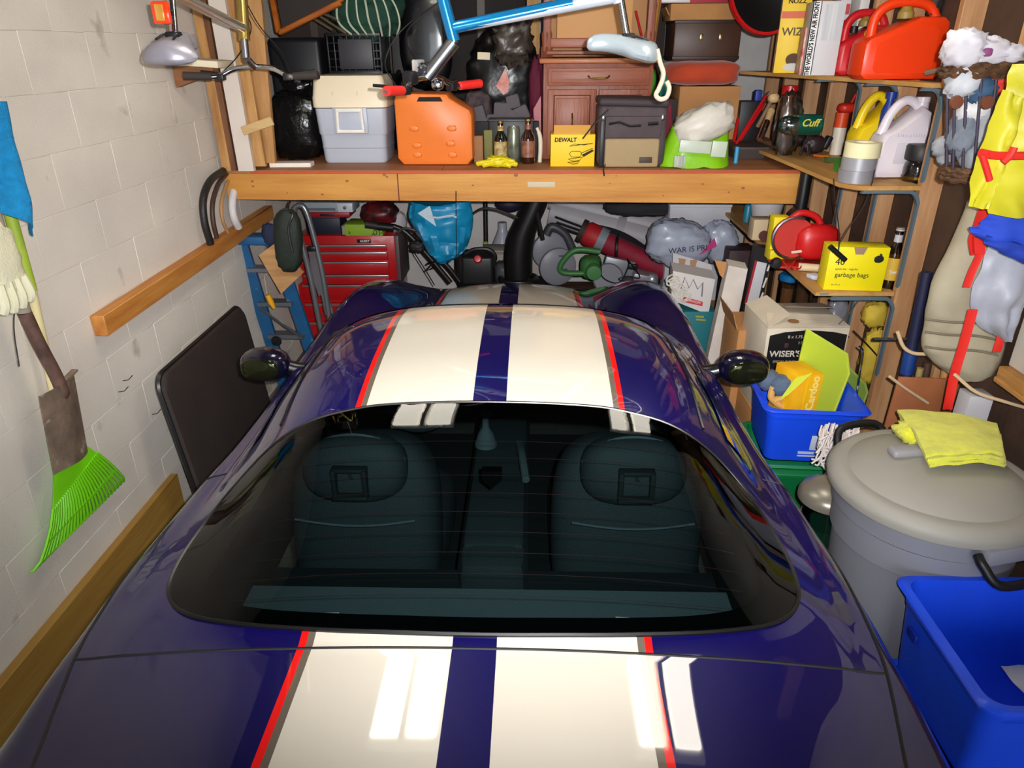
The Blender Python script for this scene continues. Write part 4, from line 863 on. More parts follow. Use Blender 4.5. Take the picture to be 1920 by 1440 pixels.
# ================================================================ RIGHT SHELVES
shw = wood((206, 160, 92), (178, 128, 66), 'Y', 3); grn = mat((96, 116, 128), .55, .2)
def shelf(label, z, pts, arms):
    t = thing('wall_shelf', label, 'shelf', (1.70, 3.24, z-.018))
    part('board', B().prism([(x, y, z-.018) for x, y in pts], (0, 0, .018)), shw, t, True)
    part('edge_stain', B().prism([(pts[0][0]+.02, pts[0][1]-.0015, z-.014), (pts[0][0]+.06, pts[0][1]-.0015, z-.014), (pts[0][0]+.06, pts[0][1]-.0015, z-.004), (pts[0][0]+.02, pts[0][1]-.0015, z-.004)], (0, .003, 0)), mat((120, 130, 126), .7), t, True)
    for y, x0, dn in arms:
        pl = crv([(x0, y, z-.03), (1.62, y, z-.03), (1.665, y, z-.036), (1.69, y, z-.075), (1.692, y, z-.12), (1.692, y, z-dn)], 4)
        b = B(); b.loft([[p+Vector((.0, -.012, 0)), p+Vector((0, .012, 0)), p+Vector((.010, .012, .012)), p+Vector((.010, -.012, .012))] for p in pl])
        part('bracket', b, grn, t, True, label='grey blue metal bracket')
    return t
Z1, Z2, Z3 = 1.945, 1.53, 1.04
shelf('highest wall shelf on the right holding red fuel cans and boxes', Z1, [(1.50, 3.86), (1.64, 3.22), (1.700, 3.22), (1.700, 4.76), (1.255, 4.76)], [(3.225, 1.60, .40), (3.63, 1.54, .40), (4.04, 1.46, .40)])
shelf('middle wall shelf on the right holding jugs and tape rolls', Z2, [(1.375, 3.30), (1.43, 3.225), (1.700, 3.225), (1.700, 4.82), (1.317, 4.82)], [(3.225, 1.44, .46), (3.63, 1.42, .46), (4.04, 1.40, .46)])
shelf('lowest wall shelf on the right holding a garbage bag carton', Z3, [(1.335, 3.245), (1.700, 3.245), (1.700, 5.24), (1.336, 5.24)], [(3.225, 1.40, .42), (3.63, 1.37, .42)])
def SH(name, label, cat, x0, y0, x1, y1, z, Y=None, rz=0, group=None):
    "thing standing on a shelf board: depth from where its foot meets the board"
    q = pix((x0+x1)/2, y1, Z=z) if Y is None else Vector((0, Y, z))
    w_, h_, l_ = span(x0, y0, x1, y1, q.y); h_ += l_.z-z; l_.z = z+.0005
    return thing(name, label, cat, l_, math.radians(rz), group), w_, h_
# top shelf
t, w_, h_ = SH('poison_box', 'tall yellow carton with a mouse picture at the far end of the top shelf', 'box', 1452, -8, 1502, 131, Z1, 4.35, rz=-14)
part('carton', B().box((0, .09, h_/2), (w_, .18, h_), None, .002), mat((246, 206, 30), .5), t)
part('side_face', B().box((-w_/2-.0005, .09, h_/2), (.002, .178, h_*.99)), mat((226, 196, 130), .6), t)
part('red_band', B().box((.0, -.001, h_*.76), (w_*.98, .003, h_*.09)), mat((216, 84, 40), .5), t)
text('NOZZ', (0, -.002, h_*.93), .032, INK, t, bold=.001); text('WIZ.', (.0, -.003, h_*.54), .055, mat((90, 70, 16), .6), t, bold=.001)
part('mouse_picture', B().lathe([(0, 0), (.04, 0)], Matrix.Translation((.02, -.002, h_*.18)) @ Matrix.Rotation(PI/2, 4, 'X') @ Matrix.Diagonal((1, .8, 1, 1)), 18), mat((86, 62, 40), .7), t)
part('plate_picture', B().lathe([(0, 0), (.05, 0)], Matrix.Translation((.02, -.0025, h_*.08)) @ Matrix.Rotation(PI/2, 4, 'X') @ Matrix.Diagonal((1, .4, 1, 1)), 18), mat((206, 206, 200), .6), t)
t, w_, h_ = SH('pump_box', 'white carton with bold black spine lettering beside the red can', 'box', 1508, 2, 1564, 136, Z1, 4.02, rz=-10)
part('carton', B().box((0, .12, h_/2), (w_, .24, h_), None, .002), mat((214, 212, 214), .5), t)
part('spine', B().box((-w_*.40, -.001, h_/2), (w_*.24, .003, h_*.995)), mat((236, 234, 232), .5), t)
part('spine_edge', B().box((-w_*.27, -.002, h_/2), (.004, .003, h_*.99)).box((-w_*.515, -.002, h_/2), (.005, .003, h_*.99)), INK, t)
text("THE WORLD'S NEW AIR FRONT", (-w_*.40, -.003, h_*.5), .030, INK, t, R=Ry(-90), bold=.0012, sx=.78)
part('photo_panel', B().box((w_*.14, -.001, h_*.72), (w_*.55, .003, h_*.48)), mat((190, 192, 196), .5, col2=(216, 216, 216), sc=8, stretch=(12, 1, .2)), t)
t, w_, h_ = SH('red_pattern_box', 'narrow red and white carton edge left of the white carton', 'box', 1498, 52, 1510, 138, Z1, 4.12, rz=-10); part('carton', B().box((0, .08, h_/2), (w_, .16, h_), None, .002), mat((206, 60, 50), .5, col2=(230, 214, 196), sc=14), t)
t, w_, h_ = SH('white_box', 'white carton with small red print behind the red can', 'box', 1562, -10, 1602, 100, Z1, 4.3, rz=-8); h0 = h_; part('carton', B().box((0, .1, h_/2), (w_, .2, h_), None, .002), mat((224, 218, 220), .5), t)
part('red_print', B().box((-.02, -.001, h_*.82), (.02, .003, .05)).box((-.02, -.001, h_*.62), (.02, .003, .05)), mat((206, 70, 70), .5), t)
t, w_, h_ = SH('white_box', 'plain white carton at the top edge behind the orange red can', 'box', 1600, -10, 1617, 80, Z1, 4.12); part('carton', B().box((0, .06, h_/2), (w_, .12, h_), None, .002), mat((228, 224, 222), .5), t); part('lid_line', B().box((0, -.001, h_*.8), (w_*.98, .002, .004)), mat((180, 176, 176), .5), t)
def jerry(label, x0, y0, x1, y1, Y, m, rz, D=.17, back=False):
    t, W, H = SH('fuel_can', label, 'can', x0, y0, x1, y1, Z1, Y, rz)
    pl = [(-W*.44, 0), (W*.44, 0), (W*.5, H*.06), (W*.5, H*.72), (W*.42, H*.80), (W*.12, H*.80), (-W*.30, H*.60), (-W*.46, H*.52), (-W*.5, H*.46), (-W*.5, H*.06)]
    cx = 0
    def o_(s, y): return [Vector((x*s, y, H*.4+(z-H*.4)*s)) for x, z in pl]
    part('body', B().loft([o_(.90, 0), o_(.965, .006), o_(1, .028), o_(1, D-.028), o_(.965, D-.006), o_(.9, D)][::-1]), m, t)
    part('side_recess', B().loft([[Vector((x*.72, y, H*.37+(z-H*.38)*.74)) for x, z in pl] for y in (-.001, .004)][::-1]), m, t)
    part('handle', B().tube(crv([(-W*.36, D/2, H*.54), (-W*.34, D/2, H*.80), (-W*.18, D/2, H*.96), (W*.10, D/2, H*.985), (W*.30, D/2, H*.93), (W*.40, D/2, H*.78)], 5), .021, 10), m, t)
    part('spout', B().lathe([(.034, H*.78), (.034, H*.86), (.03, H*.87), (.02, H*.93), (0, H*.93)], c=(W*.02, D/2, 0), n=18), mat((150, 130, 60), .5), t)
    return t, W, H
t, W, H = jerry('smaller crimson fuel can with a yellow dot behind the orange red can', 1570, 22, 1665, 136, 3.98, mat((214, 30, 36), .4), 0)
part('yellow_dot', B().lathe([(0, .004), (.022, .003), (.024, 0)], Matrix.Translation((-W*.02, -.002, H*.66)) @ Matrix.Rotation(PI/2, 4, 'X'), 18), mat((250, 200, 30), .5), t)
part('black_cap', B().lathe([(.02, 0), (.02, .03), (0, .032)], c=(-W*.2, .08, H*.68)), BLACK, t)
jerry('large orange red fuel can on the near end of the top shelf', 1612, 0, 1764, 143, 3.50, mat((240, 62, 12), .38), 0)
solo('hanging_tool', 'dark tool hung on the stud above the orange red can', 'tool', B().blob(pix(1752, 8, Y=3.60), (.06, .06, .12), .2, 4, .8, seed=2), mat((40, 38, 36), .6))
solo('loose_stick', 'short grey stick lying at the near end of the top shelf', 'stick', B().cyl(pix(1736, 137, Y=3.40), pix(1768, 130, Y=3.34), .012, n=8), mat((120, 104, 84), .7))
# middle shelf
t, w_, h_ = SH('plastic_jar', 'clear plastic jug with a red lid on the far part of the middle shelf', 'jar', 1456, 158, 1492, 258, Z2, 4.35); cl = clear((.95, .95, .96), .12, .14)
part('jug', B().lathe([(w_*.42, 0), (w_*.5, .02), (w_*.5, h_*.6), (w_*.3, h_*.78), (w_*.3, h_*.85)], c=(0, w_/2, 0)), cl, t); part('lid', B().lathe([(0, h_*.98), (w_*.4, h_*.97), (w_*.42, h_*.82), (w_*.3, h_*.81)], c=(0, w_/2, 0)), REDP, t); part('contents', B().blob((0, w_/2, h_*.25), (w_*.8, w_*.8, h_*.45), .2, 5, .8), mat((120, 100, 90), .7, var=.3, sc=20), t)
t = thing('plastic_bag', 'clear plastic bag of hardware standing on the middle shelf', 'bag', pix(1478, 270, Z=Z2)); q = pix(1476, 235, Y=4.2); part('film', B().blob(q, (.14, .12, .34), .08, 4, .75, (26, 20), 5, crease=.2, cf=7), clear((.92, .91, .92), .18, .16), t, True); part('hardware', B().blob(q-Vector((0, 0, .07)), (.09, .08, .18), .3, 6, .9, (18, 12), 4), mat((86, 74, 70), .6, var=.4, sc=25), t, True)
for i, (a, c) in enumerate((((1380, 270), (1436, 180)), ((1387, 264), (1432, 196)), ((1376, 266), (1384, 222)))):
    t = thing('screwdriver', ('longest red handled tool leaning at the far end of the middle shelf', 'second red handled tool leaning beside the longest one', 'short red tool standing at the far shelf corner')[i], 'tool', pix(*a, Y=4.55)-Vector((0, 0, .0)), group='red handled tools on the middle shelf')
    p0, p1 = pix(*a, Y=4.52), pix(*c, Y=4.60); p0.z = max(p0.z, Z2+.01); part('shaft', B().tube([p0, p1], .009, 8), REDP, t, True); part('tip', B().tube([p1, p1+(p1-p0).normalized()*.03], .004, 6), STEEL, t, True)
t = thing('hand_tool', 'shiny steel tube tool leaning on the middle shelf', 'tool', pix(1424, 262, Z=Z2)); p0, p1 = pix(1424, 262, Y=4.25), pix(1438, 228, Y=4.33); part('tube', B().cyl(p0, p1, .019, n=14), CHROME, t, True); part('grip', B().cyl(p1, pix(1446, 208, Y=4.38), .016, .022, n=12), mat((190, 160, 110), .6), t, True)
t = thing('hand_tool', 'wooden handled tool with pale ball end above the steel tube', 'tool', pix(1420, 250, Z=Z2)); part('ball', B().blob(pix(1450, 184, Y=4.36), (.06, .06, .05), .05), mat((200, 166, 120), .5), t, True); part('handle', B().cyl(pix(1420, 238, Y=4.4), pix(1447, 188, Y=4.38), .012, n=8), mat((120, 96, 70), .7), t, True)
t, w_, h_ = SH('black_toolcase', 'dark tool case on the far end of the middle shelf', 'case', 1382, 190, 1424, 258, Z2, 4.72); part('shell', B().box((0, .06, h_/2), (w_, .1, h_), None, .01), mat((22, 20, 24), .5), t); part('blue_tab', B().box((w_*.3, .06, h_*1.1), (w_*.3, .05, h_*.3), None, .006), mat((34, 60, 150), .5), t)
t = thing('spray_can', 'dark green can with yellow script lying on its side', 'can', pix(1515, 250, Y=3.95)-Vector((0, 0, .01))); p0, p1 = pix(1490, 234, Y=3.95), pix(1538, 233, Y=3.95); r = .052
Mx = Matrix.Translation(p0) @ Matrix.Rotation(PI/2, 4, 'Y')
L = (p1-p0).length
part('can', B().lathe([(0, .004), (r*.9, 0), (r, .006), (r, L-.006), (r*.9, L), (0, L-.004)], Mx, 28), mat((8, 84, 70), .3, .3), t, True); part('silver_end', B().lathe([(r*.55, -.075), (r*.7, -.07), (r*.95, -.04), (r*1.0, .008)], Mx, 28), clear((.8, .8, .82), .1, .2), t, True)
text('Cuff', p0.lerp(p1, .45)+Vector((0, -r-.001, .012)) - t.location, .05, mat((200, 190, 60), .5), t, italic=.3, bold=.001)
solo('cordless_drill', 'dark cordless tool slumped under the green can on the middle shelf', 'drill', B().blob(pix(1500, 262, Z=Z2+.04)+Vector((0, .03, .0)), (.14, .10, .085), .15, 4, .75, seed=7, crease=.2), mat((26, 20, 22), .5))
t = thing('clamp', 'dark red trigger clamp lying on the middle shelf', 'clamp', pix(1515, 296, Z=Z2)); q = pix(1518, 285, Z=Z2+.02)
part('jaw', B().blob(q+Vector((.03, .03, .035)), (.12, .09, .09), .2, 5, .8, (22, 14), 6), mat((44, 28, 32), .5), t, True); part('bar', B().bar(q+Vector((-.06, -.03, -.01)), q+Vector((.02, .08, .11)), .012, .022), mat((70, 60, 62), .4, .4), t, True); part('screw', B().cyl(q+Vector((-.02, -.06, -.015)), q+Vector((-.02, -.02, .04)), .010, n=10), CHROME, t, True); part('trigger', B().box(q+Vector((.09, .01, .05)), (.03, .05, .07), Ry(20), .008), BLACK, t, True)
solo('orange_pencil', 'orange pencil lying on the middle shelf behind the clamp', 'pencil', B().cyl(pix(1526, 291, Z=Z2+.006), pix(1554, 294, Z=Z2+.006), .006, n=6), mat((226, 110, 30), .5))
t = thing('green_tape', 'strip of green tape hanging over the middle shelf edge', 'tape', pix(1570, 320, Z=Z2)); part('flat', B().sheet(lambda u, v: pix(1545+u*26, 294+v*8+u*3, Z=Z2+.004+.004*math.sin(u*6)), 6, 2, .002), mat((90, 150, 60), .6), t, True); part('drop', B().sheet(lambda u, v: pix(1563+u*14, 296+v*26, Z=Z2+.003+.004*math.sin(v*5)), 3, 6, .002), mat((70, 160, 40), .6), t, True)
t, w_, h_ = SH('caulking_tube', 'orange and white caulking tube with red cap standing by the yellow jug', 'tube', 1560, 205, 1583, 291, Z2)
part('tube', B().lathe([(0, 0), (w_*.5, 0), (w_*.5, h_*.62), (0, h_*.62)], c=(-.004, .03, 0)), mat((226, 216, 200), .4), t); part('orange_band', B().lathe([(w_*.51, h_*.60), (w_*.51, h_*.92), (0, h_*.93)], c=(-.004, .03, 0)), mat((224, 78, 34), .4), t); part('red_cap', B().blob((.012, .03, h_*1.02), (w_*1.4, w_*1.2, h_*.22), .02, 2, .7), mat((204, 40, 24), .4), t); part('dark_back', B().lathe([(0, 0), (w_*.42, 0), (w_*.42, h_*.95), (0, h_*.95)], c=(.03, .06, 0)), mat((50, 24, 44), .4), t); part('nozzle', B().cyl((.03, .06, h_*.95), (.06, .06, h_*1.3), .012, .006), REDP, t)
def jug(label, x0, y0, x1, y1, Y, m, rz=0):
    t, W, H = SH('jug', label, 'jug', x0, y0, x1, y1, Z2, Y, rz); D = .15
    pl = [(-W*.46, 0), (W*.40, 0), (W*.44, H*.06), (W*.50, H*.62), (W*.46, H*.84), (W*.30, H*.90), (W*.22, H*.84), (-W*.20, H*.62), (-W*.42, H*.56), (-W*.5, H*.45), (-W*.5, H*.05)]
    def o_(s, y): return [Vector((x*s, y, H*.45+(z-H*.45)*s)) for x, z in pl]
    part('body', B().loft([o_(.86, 0), o_(.95, .008), o_(1, .035), o_(1, D-.035), o_(.95, D-.008), o_(.86, D)][::-1]), m, t)
    part('handle', B().tube(crv([(-W*.40, D/2, H*.54), (-W*.26, D/2, H*.80), (-W*.02, D/2, H*.955), (W*.20, D/2, H*.93), (W*.34, D/2, H*.84)], 5), .021, 10), m, t)
    part('neck', B().lathe([(.03, H*.84), (.028, H*.93), (.03, H*.935), (.03, H*1.0), (0, H*1.0)], c=(W*.36, D/2, 0), n=18), m, t)
    return t, W, H
t, W, H = jug('bright yellow plastic jug behind the white jug', 1600, 176, 1668, 300, 3.64, mat((238, 206, 22), .4))
t, W, H = jug('white plastic jug with moulded handle on the middle shelf', 1640, 184, 1726, 331, 3.40, mat((222, 214, 222), .35))
b = B()
for k in range(11): b.box((-W*.18+k*W*.055, -.001, H*.55), (.003, .004, .012), None, .001)
part('volume_marks', b, mat((190, 182, 196), .5), t, stuff=True)
part('label_panel', B().box((W*.10, -.001, H*.33), (W*.55, .004, H*.26), None, .003), mat((206, 200, 208), .4), t)
solo('capped_bottle', 'small bottle with a blue cap standing behind the white jug', 'bottle', B().lathe([(.03, 0), (.03, .28), (.016, .32), (.016, .33), (.024, .33), (.024, .36), (0, .36)], c=(pix(1675, 180, Y=3.60).x, 3.62, Z2)), mat((30, 60, 150), .4))
for i, (y0, y1, col, nm, lb, gp_) in enumerate(((306, 334, (150, 150, 156), 'duct_tape', 'lowest silver roll of duct tape in the stack on the middle shelf', 1), (284, 306, (162, 162, 168), 'duct_tape', 'upper silver roll of duct tape under the masking tape', 1), (256, 284, (232, 224, 178), 'masking_tape', 'cream roll of masking tape on top of the duct tape stack', 0))):
    if i == 0: ybase = 3.345; zc = Z2+.0005
    x = pix(1606, 320, Y=ybase).x; hh = .0535 if i < 2 else .062
    r = (.077, .074, .076)[i]
    solo(nm, lb, 'tape', B().lathe([(r*.55, 0), (r, 0), (r, hh), (r*.55, hh), (r*.55, 0)], c=(x+.004*i, ybase, zc), n=32), mat(col, .35 if i < 2 else .6, .25 if i < 2 else 0), 'tape rolls stacked on the middle shelf'); zc += hh+.0005
q = pix(1684, 328, Z=Z2); t = thing('travel_mug', 'black lidded jar with two painted yellow flash glints beside the tape stack', 'jar', Vector((q.x, 3.36, Z2+.0005)), rz=.2)
part('jar', B().lathe([(0, .003), (.056, 0), (.060, .01), (.060, .06), (.056, .078), (.05, .09)], n=28), mat((26, 22, 22), .1, coat=1), t); part('lid', B().lathe([(.05, .088), (.062, .092), (.064, .10), (.064, .15), (.058, .158), (0, .158)], n=28), mat((30, 30, 31), .5), t)
part('gold_band', B().lathe([(.0612, .012), (.0612, .024)], n=28), mat((120, 90, 30), .2, .8), t); part('flash_glint', B().box((.004, -.0605, .05), (.05, .004, .012), None, .002).box((-.008, -.0605, .018), (.05, .004, .014), None, .002), mat((255, 190, 20), .3, .3), t, label='yellow flash glints painted on the jar')  # yellow marks are flash reflections painted on as thin shapes
# cords tied under the middle shelf
solo('string', 'thin black cord looped under the middle shelf down to a toggle', 'cord', B().tube(crv([pix(x, y, Y=3.23) for x, y in ((1563, 335), (1566, 375), (1573, 430), (1574, 455), (1590, 430), (1620, 385), (1634, 345), (1640, 318))], 5), .0025, 5), mat((34, 20, 16), .7))
t = thing('cord_toggle', 'black cord toggle hanging in front of the yellow carton', 'toggle', pix(1574, 480, Y=3.215)); part('stop', B().cyl(pix(1556, 462, Y=3.215), pix(1585, 488, Y=3.215), .012, n=10), BLACK, t, True); part('loop', B().cyl(pix(1574, 455, Y=3.22), pix(1572, 470, Y=3.216), .003, n=6), BLACK, t, True)
# lowest shelf
t, w_, h_ = SH('garbage_bag_carton', 'yellow carton of garbage bags on the near end of the lowest shelf', 'box', 1545, 464, 1652, 540, Z3, 3.27, rz=-4)
yb = mat((244, 226, 8), .5); part('carton', B().box((0, .055, h_/2), (w_, .11, h_), None, .002), yb, t)
part('tear_notch', B().prism([(-.03, -.002, h_+.001), (-.018, -.002, h_*.84), (.018, -.002, h_*.84), (.03, -.002, h_+.001)], (0, .004, 0)), mat((160, 130, 110), .7), t)
text('40', (-w_*.30, -.002, h_*.66), .045, INK, t); text('quick-tie · regular', (-w_*.17, -.002, h_*.50), .0145, mat((110, 96, 20), .6), t); text('garbage bags', (-w_*.06, -.002, h_*.36), .030, INK, t); text('66 x 91 cm', (-w_*.30, -.002, h_*.13), .009, INK, t)
part('bag_emblem', B().blob((w_*.34, -.001, h_*.74), (.042, .004, .034), .08, 6, .9).box((w_*.36, -.001, h_*.84), (.012, .003, .008), Ry(30)), INK, t)
bottle('soda_bottle', 'clear brown bottle with white and yellow label beside the yellow carton', (1656, 432, 1688, 538), 3.29, clear((.62, .48, .36), .05, .10), mat((214, 176, 60), .5), mat((200, 196, 190), .4), zfix=Z3, labtxt=('Swan', mat((236, 234, 230), .5), .30, .03), neckl=mat((200, 200, 206), .4))
t, w_, h_ = SH('circular_saw', 'red circular saw lying on the lowest shelf', 'saw', 1452, 404, 1556, 484, Z3, 3.62)
rs = mat((200, 24, 26), .38); part('guard', B().lathe([(0, -.03), (h_*.32, -.03), (h_*.37, -.015), (h_*.37, .02), (0, .02)], Matrix.Translation((-.05, .05, h_*.56)) @ Matrix.Rotation(PI/2, 4, 'X'), 30), mat((190, 52, 46), .4), t)
part('motor', B().blob((.075, .05, h_*.48), (.22, .14, h_*.66), .03, 3, .7), rs, t); part('handle', B().tube(crv([(-.08, .06, h_*.85), (-.02, .06, h_*1.0), (.06, .06, h_*.92), (.10, .06, h_*.7)], 5), .017, 10), rs, t)
part('base_plate', B().box((0, .05, .014), (w_*.95, .14, .012), None, .003), rs, t); part('guard_rim', B().tube([(-.05+h_*.375*math.cos(a), .028, h_*.56+h_*.375*math.sin(a)) for a in np.linspace(1.2, 4.6, 20)], .008, 6), STEEL, t); part('pivot', B().lathe([(0, -.05), (.018, -.048), (.02, -.03)], Matrix.Translation((.085, .012, h_*.34)) @ Matrix.Rotation(PI/2, 4, 'X'), 16), BLACK, t)
part('vent', B().tube([(.05+.03*math.cos(a), .002, h_*.42+.03*math.sin(a)) for a in np.linspace(.8, 3.2, 12)], .008, 6).box((-.03, .002, h_*.33), (.06, .008, .014), Ry(-8), .004), mat((206, 198, 180), .4), t); part('knob', B().lathe([(0, .03), (.024, .026), (.03, 0), (0, -.01)], Matrix.Translation((-w_*.46, .0, h_*.12)) @ Matrix.Rotation(PI/2, 4, 'X'), 16), BLACK, t)
t, w_, h_ = SH('sandpaper_box', 'small yellow carton marked 80 beside the red saw', 'box', 1446, 408, 1476, 452, Z3, 3.80); part('carton', B().box((0, .04, h_/2), (w_, .08, h_), None, .002), yb, t); text('80', (.012, -.002, h_*.70), .04, INK, t); part('base', B().box((-.012, -.02, .03), (w_*.9, .04, .06), None, .003), yb, t)
t, w_, h_ = SH('lantern', 'black and yellow cordless lantern standing in front of the beam end', 'lantern', 1482, 322, 1524, 425, Z3, 3.86); r = w_/2
part('base', B().lathe([(0, 0), (r*.95, 0), (r, .01), (r, h_*.34), (r*.9, h_*.42)], c=(0, r, 0)), mat((226, 196, 24), .45), t); part('collar', B().lathe([(r*.92, h_*.36), (r*1.02, h_*.38), (r*1.02, h_*.50), (r*.7, h_*.56), (0, h_*.56)], c=(0, r, 0)), BLACK, t); part('post', B().lathe([(r*.52, h_*.54), (r*.50, h_*1.0), (0, h_*1.0)], c=(0, r, 0)), mat((16, 18, 20), .4), t); part('paper_label', B().box((.02, -.004+.004, h_*.18), (r*.9, .012, h_*.14), None, .003), mat((206, 190, 140), .6), t)
for i, (x, col) in enumerate(((1384, (40, 130, 160)), (1396, (70, 150, 190)), (1404, (226, 226, 222)))):
    q = pix(x, 402, Z=Z3); solo('spray_can', ('blue', 'pale blue', 'white and red')[i] + ' small can at the far end of the lowest shelf under the beam', 'can', B().lathe([(0, 0), (.026, 0), (.026, .10), (.018, .115), (.012, .12), (.012, .135), (0, .136)], c=(q.x, 4.72, Z3), n=16), mat(col, .35), 'small cans on the lowest shelf')
t, w_, h_ = SH('white_bowl', 'white bowl with red streaks under the beam on the lowest shelf', 'bowl', 1414, 378, 1478, 404, Z3, 4.5); part('bowl', B().lathe([(0, .004), (w_*.25, 0), (w_*.42, h_*.4), (w_*.5, h_), (w_*.47, h_), (w_*.38, h_*.4), (0, .012)], c=(0, w_/2, 0)), mat((216, 210, 210), .35, wear=((200, 70, 60), 14, .62), var=.02), t)
t, w_, h_ = SH('paper_carton', 'small white carton with dark reel on the lowest shelf', 'box', 1412, 412, 1446, 432, Z3, 4.22); part('carton', B().box((0, .05, h_/2), (w_, .1, h_), None, .003), mat((222, 196, 156), .6), t); part('reel', B().lathe([(0, .02), (.03, .02), (.03, -.02), (0, -.02)], Matrix.Translation((.01, -.03, .031)) @ Matrix.Rotation(PI/2, 4, 'X'), 16), mat((90, 40, 40), .5), t)
t = thing('wire_bundle', 'tangle of red wire on the lowest shelf under the red saw', 'wire', pix(1500, 505, Z=Z3)); 
part('loops', B().tube(crv([pix(x, y, Z=Z3+.012+.02*(i % 3)) for i, (x, y) in enumerate(((1478, 478), (1470, 492), (1482, 500), (1496, 482), (1502, 500), (1490, 505), (1480, 494), (1498, 476), (1504, 470)))], 5), .004, 5), mat((214, 50, 46), .5), t, True)
solo('putty_tub', 'small grey green tub on the lowest shelf behind the yellow carton', 'tub', B().lathe([(0, 0), (.03, 0), (.035, .06), (.0, .06)], c=(pix(1512, 488, Z=Z3).x, pix(1512, 488, Z=Z3).y, Z3)), mat((130, 160, 140), .5)); solo('bottle_cap', 'small orange bottle cap beside the grey green tub', 'cap', B().lathe([(0, 0), (.02, 0), (.018, .03), (0, .03)], c=(pix(1526, 486, Z=Z3).x, pix(1526, 486, Z=Z3).y, Z3)), mat((236, 120, 30), .5))
solo('foam_roller', 'cream foam roller lying on the lowest shelf beside the yellow carton', 'roller', B().cyl(pix(1497, 500, Z=Z3+.022), pix(1538, 503, Z=Z3+.022), .02, n=14), mat((222, 200, 160), .8)); solo('blister_pack', 'small blue and white pack at the shelf corner left of the yellow carton', 'pack', B().box(pix(1527, 518, Z=Z3+.012), (.05, .06, .02), Rz(20), .004), mat((170, 200, 222), .3, col2=(230, 230, 230), sc=40))

# ================================================================ HANGING ON THE RIGHT
t = thing('wicker_basket', 'tall wicker wall organiser stuffed with rags and toys', 'basket', pix(1838, 325, Y=2.56)); wk = mat((88, 58, 32), .75, var=.5, sc=40, bump=.6, bsc=120)
def bx(y): return pix(1836-(y-200)*.12, y, Y=2.60)
for y0, hw in ((122, .125), (318, .09)):
    c = bx(y0)
    for k in range(3): part('braided_rim', B().tube([c+Vector((hw*math.cos(a), .085*math.sin(a), -.014*k+.004*math.sin(a*12+k*2))) for a in np.linspace(0, 2*PI, 44)[:-1]], .010, 6, True), wk, t, True)
for k in range(9):
    a = PI + PI*k/8; part('rib', B().cyl(bx(124)+Vector((.118*math.cos(a), .078*math.sin(a), 0)), bx(318)+Vector((.085*math.cos(a), .078*math.sin(a), 0)), .005, n=6), mat((60, 50, 70), .6), t, True)
for k, x in enumerate((1792, 1850)): part('button', B().lathe([(0, .012), (.02, .01), (.022, 0)], Matrix.Translation(pix(x, 192, Y=2.505)) @ Matrix.Rotation(PI/2, 4, 'X'), 14), mat((110, 60, 36), .7), t, True)
part('bottom', B().lathe([(0, 0), (.088, 0), (.088, .02), (0, .02)], c=bx(322), n=24), wk, t, True)
cols = [(196, 200, 206), (120, 128, 140), (210, 60, 50), (60, 90, 120), (170, 172, 180), (90, 100, 96), (226, 226, 226), (150, 156, 160)]
for i, (x, y, sx, sz, ci, lb) in enumerate(((1808, 150, .10, .12, 0, 'white and navy rag at the upper left of the basket'), (1868, 150, .09, .09, 2, 'red cloth at the upper right of the basket'), (1836, 170, .10, .09, 3, 'blue grey rag in the middle of the basket'), (1826, 205, .12, .09, 6, 'white round cloth bundle in the middle of the basket'), (1848, 235, .10, .16, 4, 'grey rag filling the lower right of the basket'), (1806, 250, .09, .14, 1, 'slate rag filling the lower left of the basket'), (1835, 290, .12, .12, 7, 'pale grey rag at the bottom of the basket'))):
    solo('rag', lb, 'rag', B().blob(pix(x, y, Y=2.575+.012*(i % 2)), (sx, .11, sz), .12, 4, .85, (24, 16), i, crease=.25, cf=5), mat(cols[ci], .9, var=.15, sc=20), 'rags in the wicker basket')
t = thing('white_cloth', 'white cloth heaped on top of the wicker basket', 'cloth', pix(1840, 112, Y=2.57))
for i, (x, y, sx, sz) in enumerate(((1806, 92, .12, .12), (1850, 98, .14, .09), (1880, 102, .10, .07))): part('fold', B().blob(pix(x, y, Y=2.58), (sx, .14, sz), .12, 3.5, .9, (26, 18), 10+i, crease=.3, cf=4), mat((206, 202, 210), .85), t, True)
part('print', B().blob(pix(1852, 98, Y=2.512), (.03, .012, .024), .1, 5), mat((140, 70, 120), .7), t, True, label='small purple print')
solo('small_rag', 'grey rag hooked on the stud left of the basket', 'rag', B().blob(pix(1768, 275, Y=2.72), (.07, .05, .07), .1, 4, .8, seed=4).blob(pix(1772, 290, Y=2.72), (.05, .04, .07), .15, 4, .8, seed=5), mat((150, 152, 156), .9))
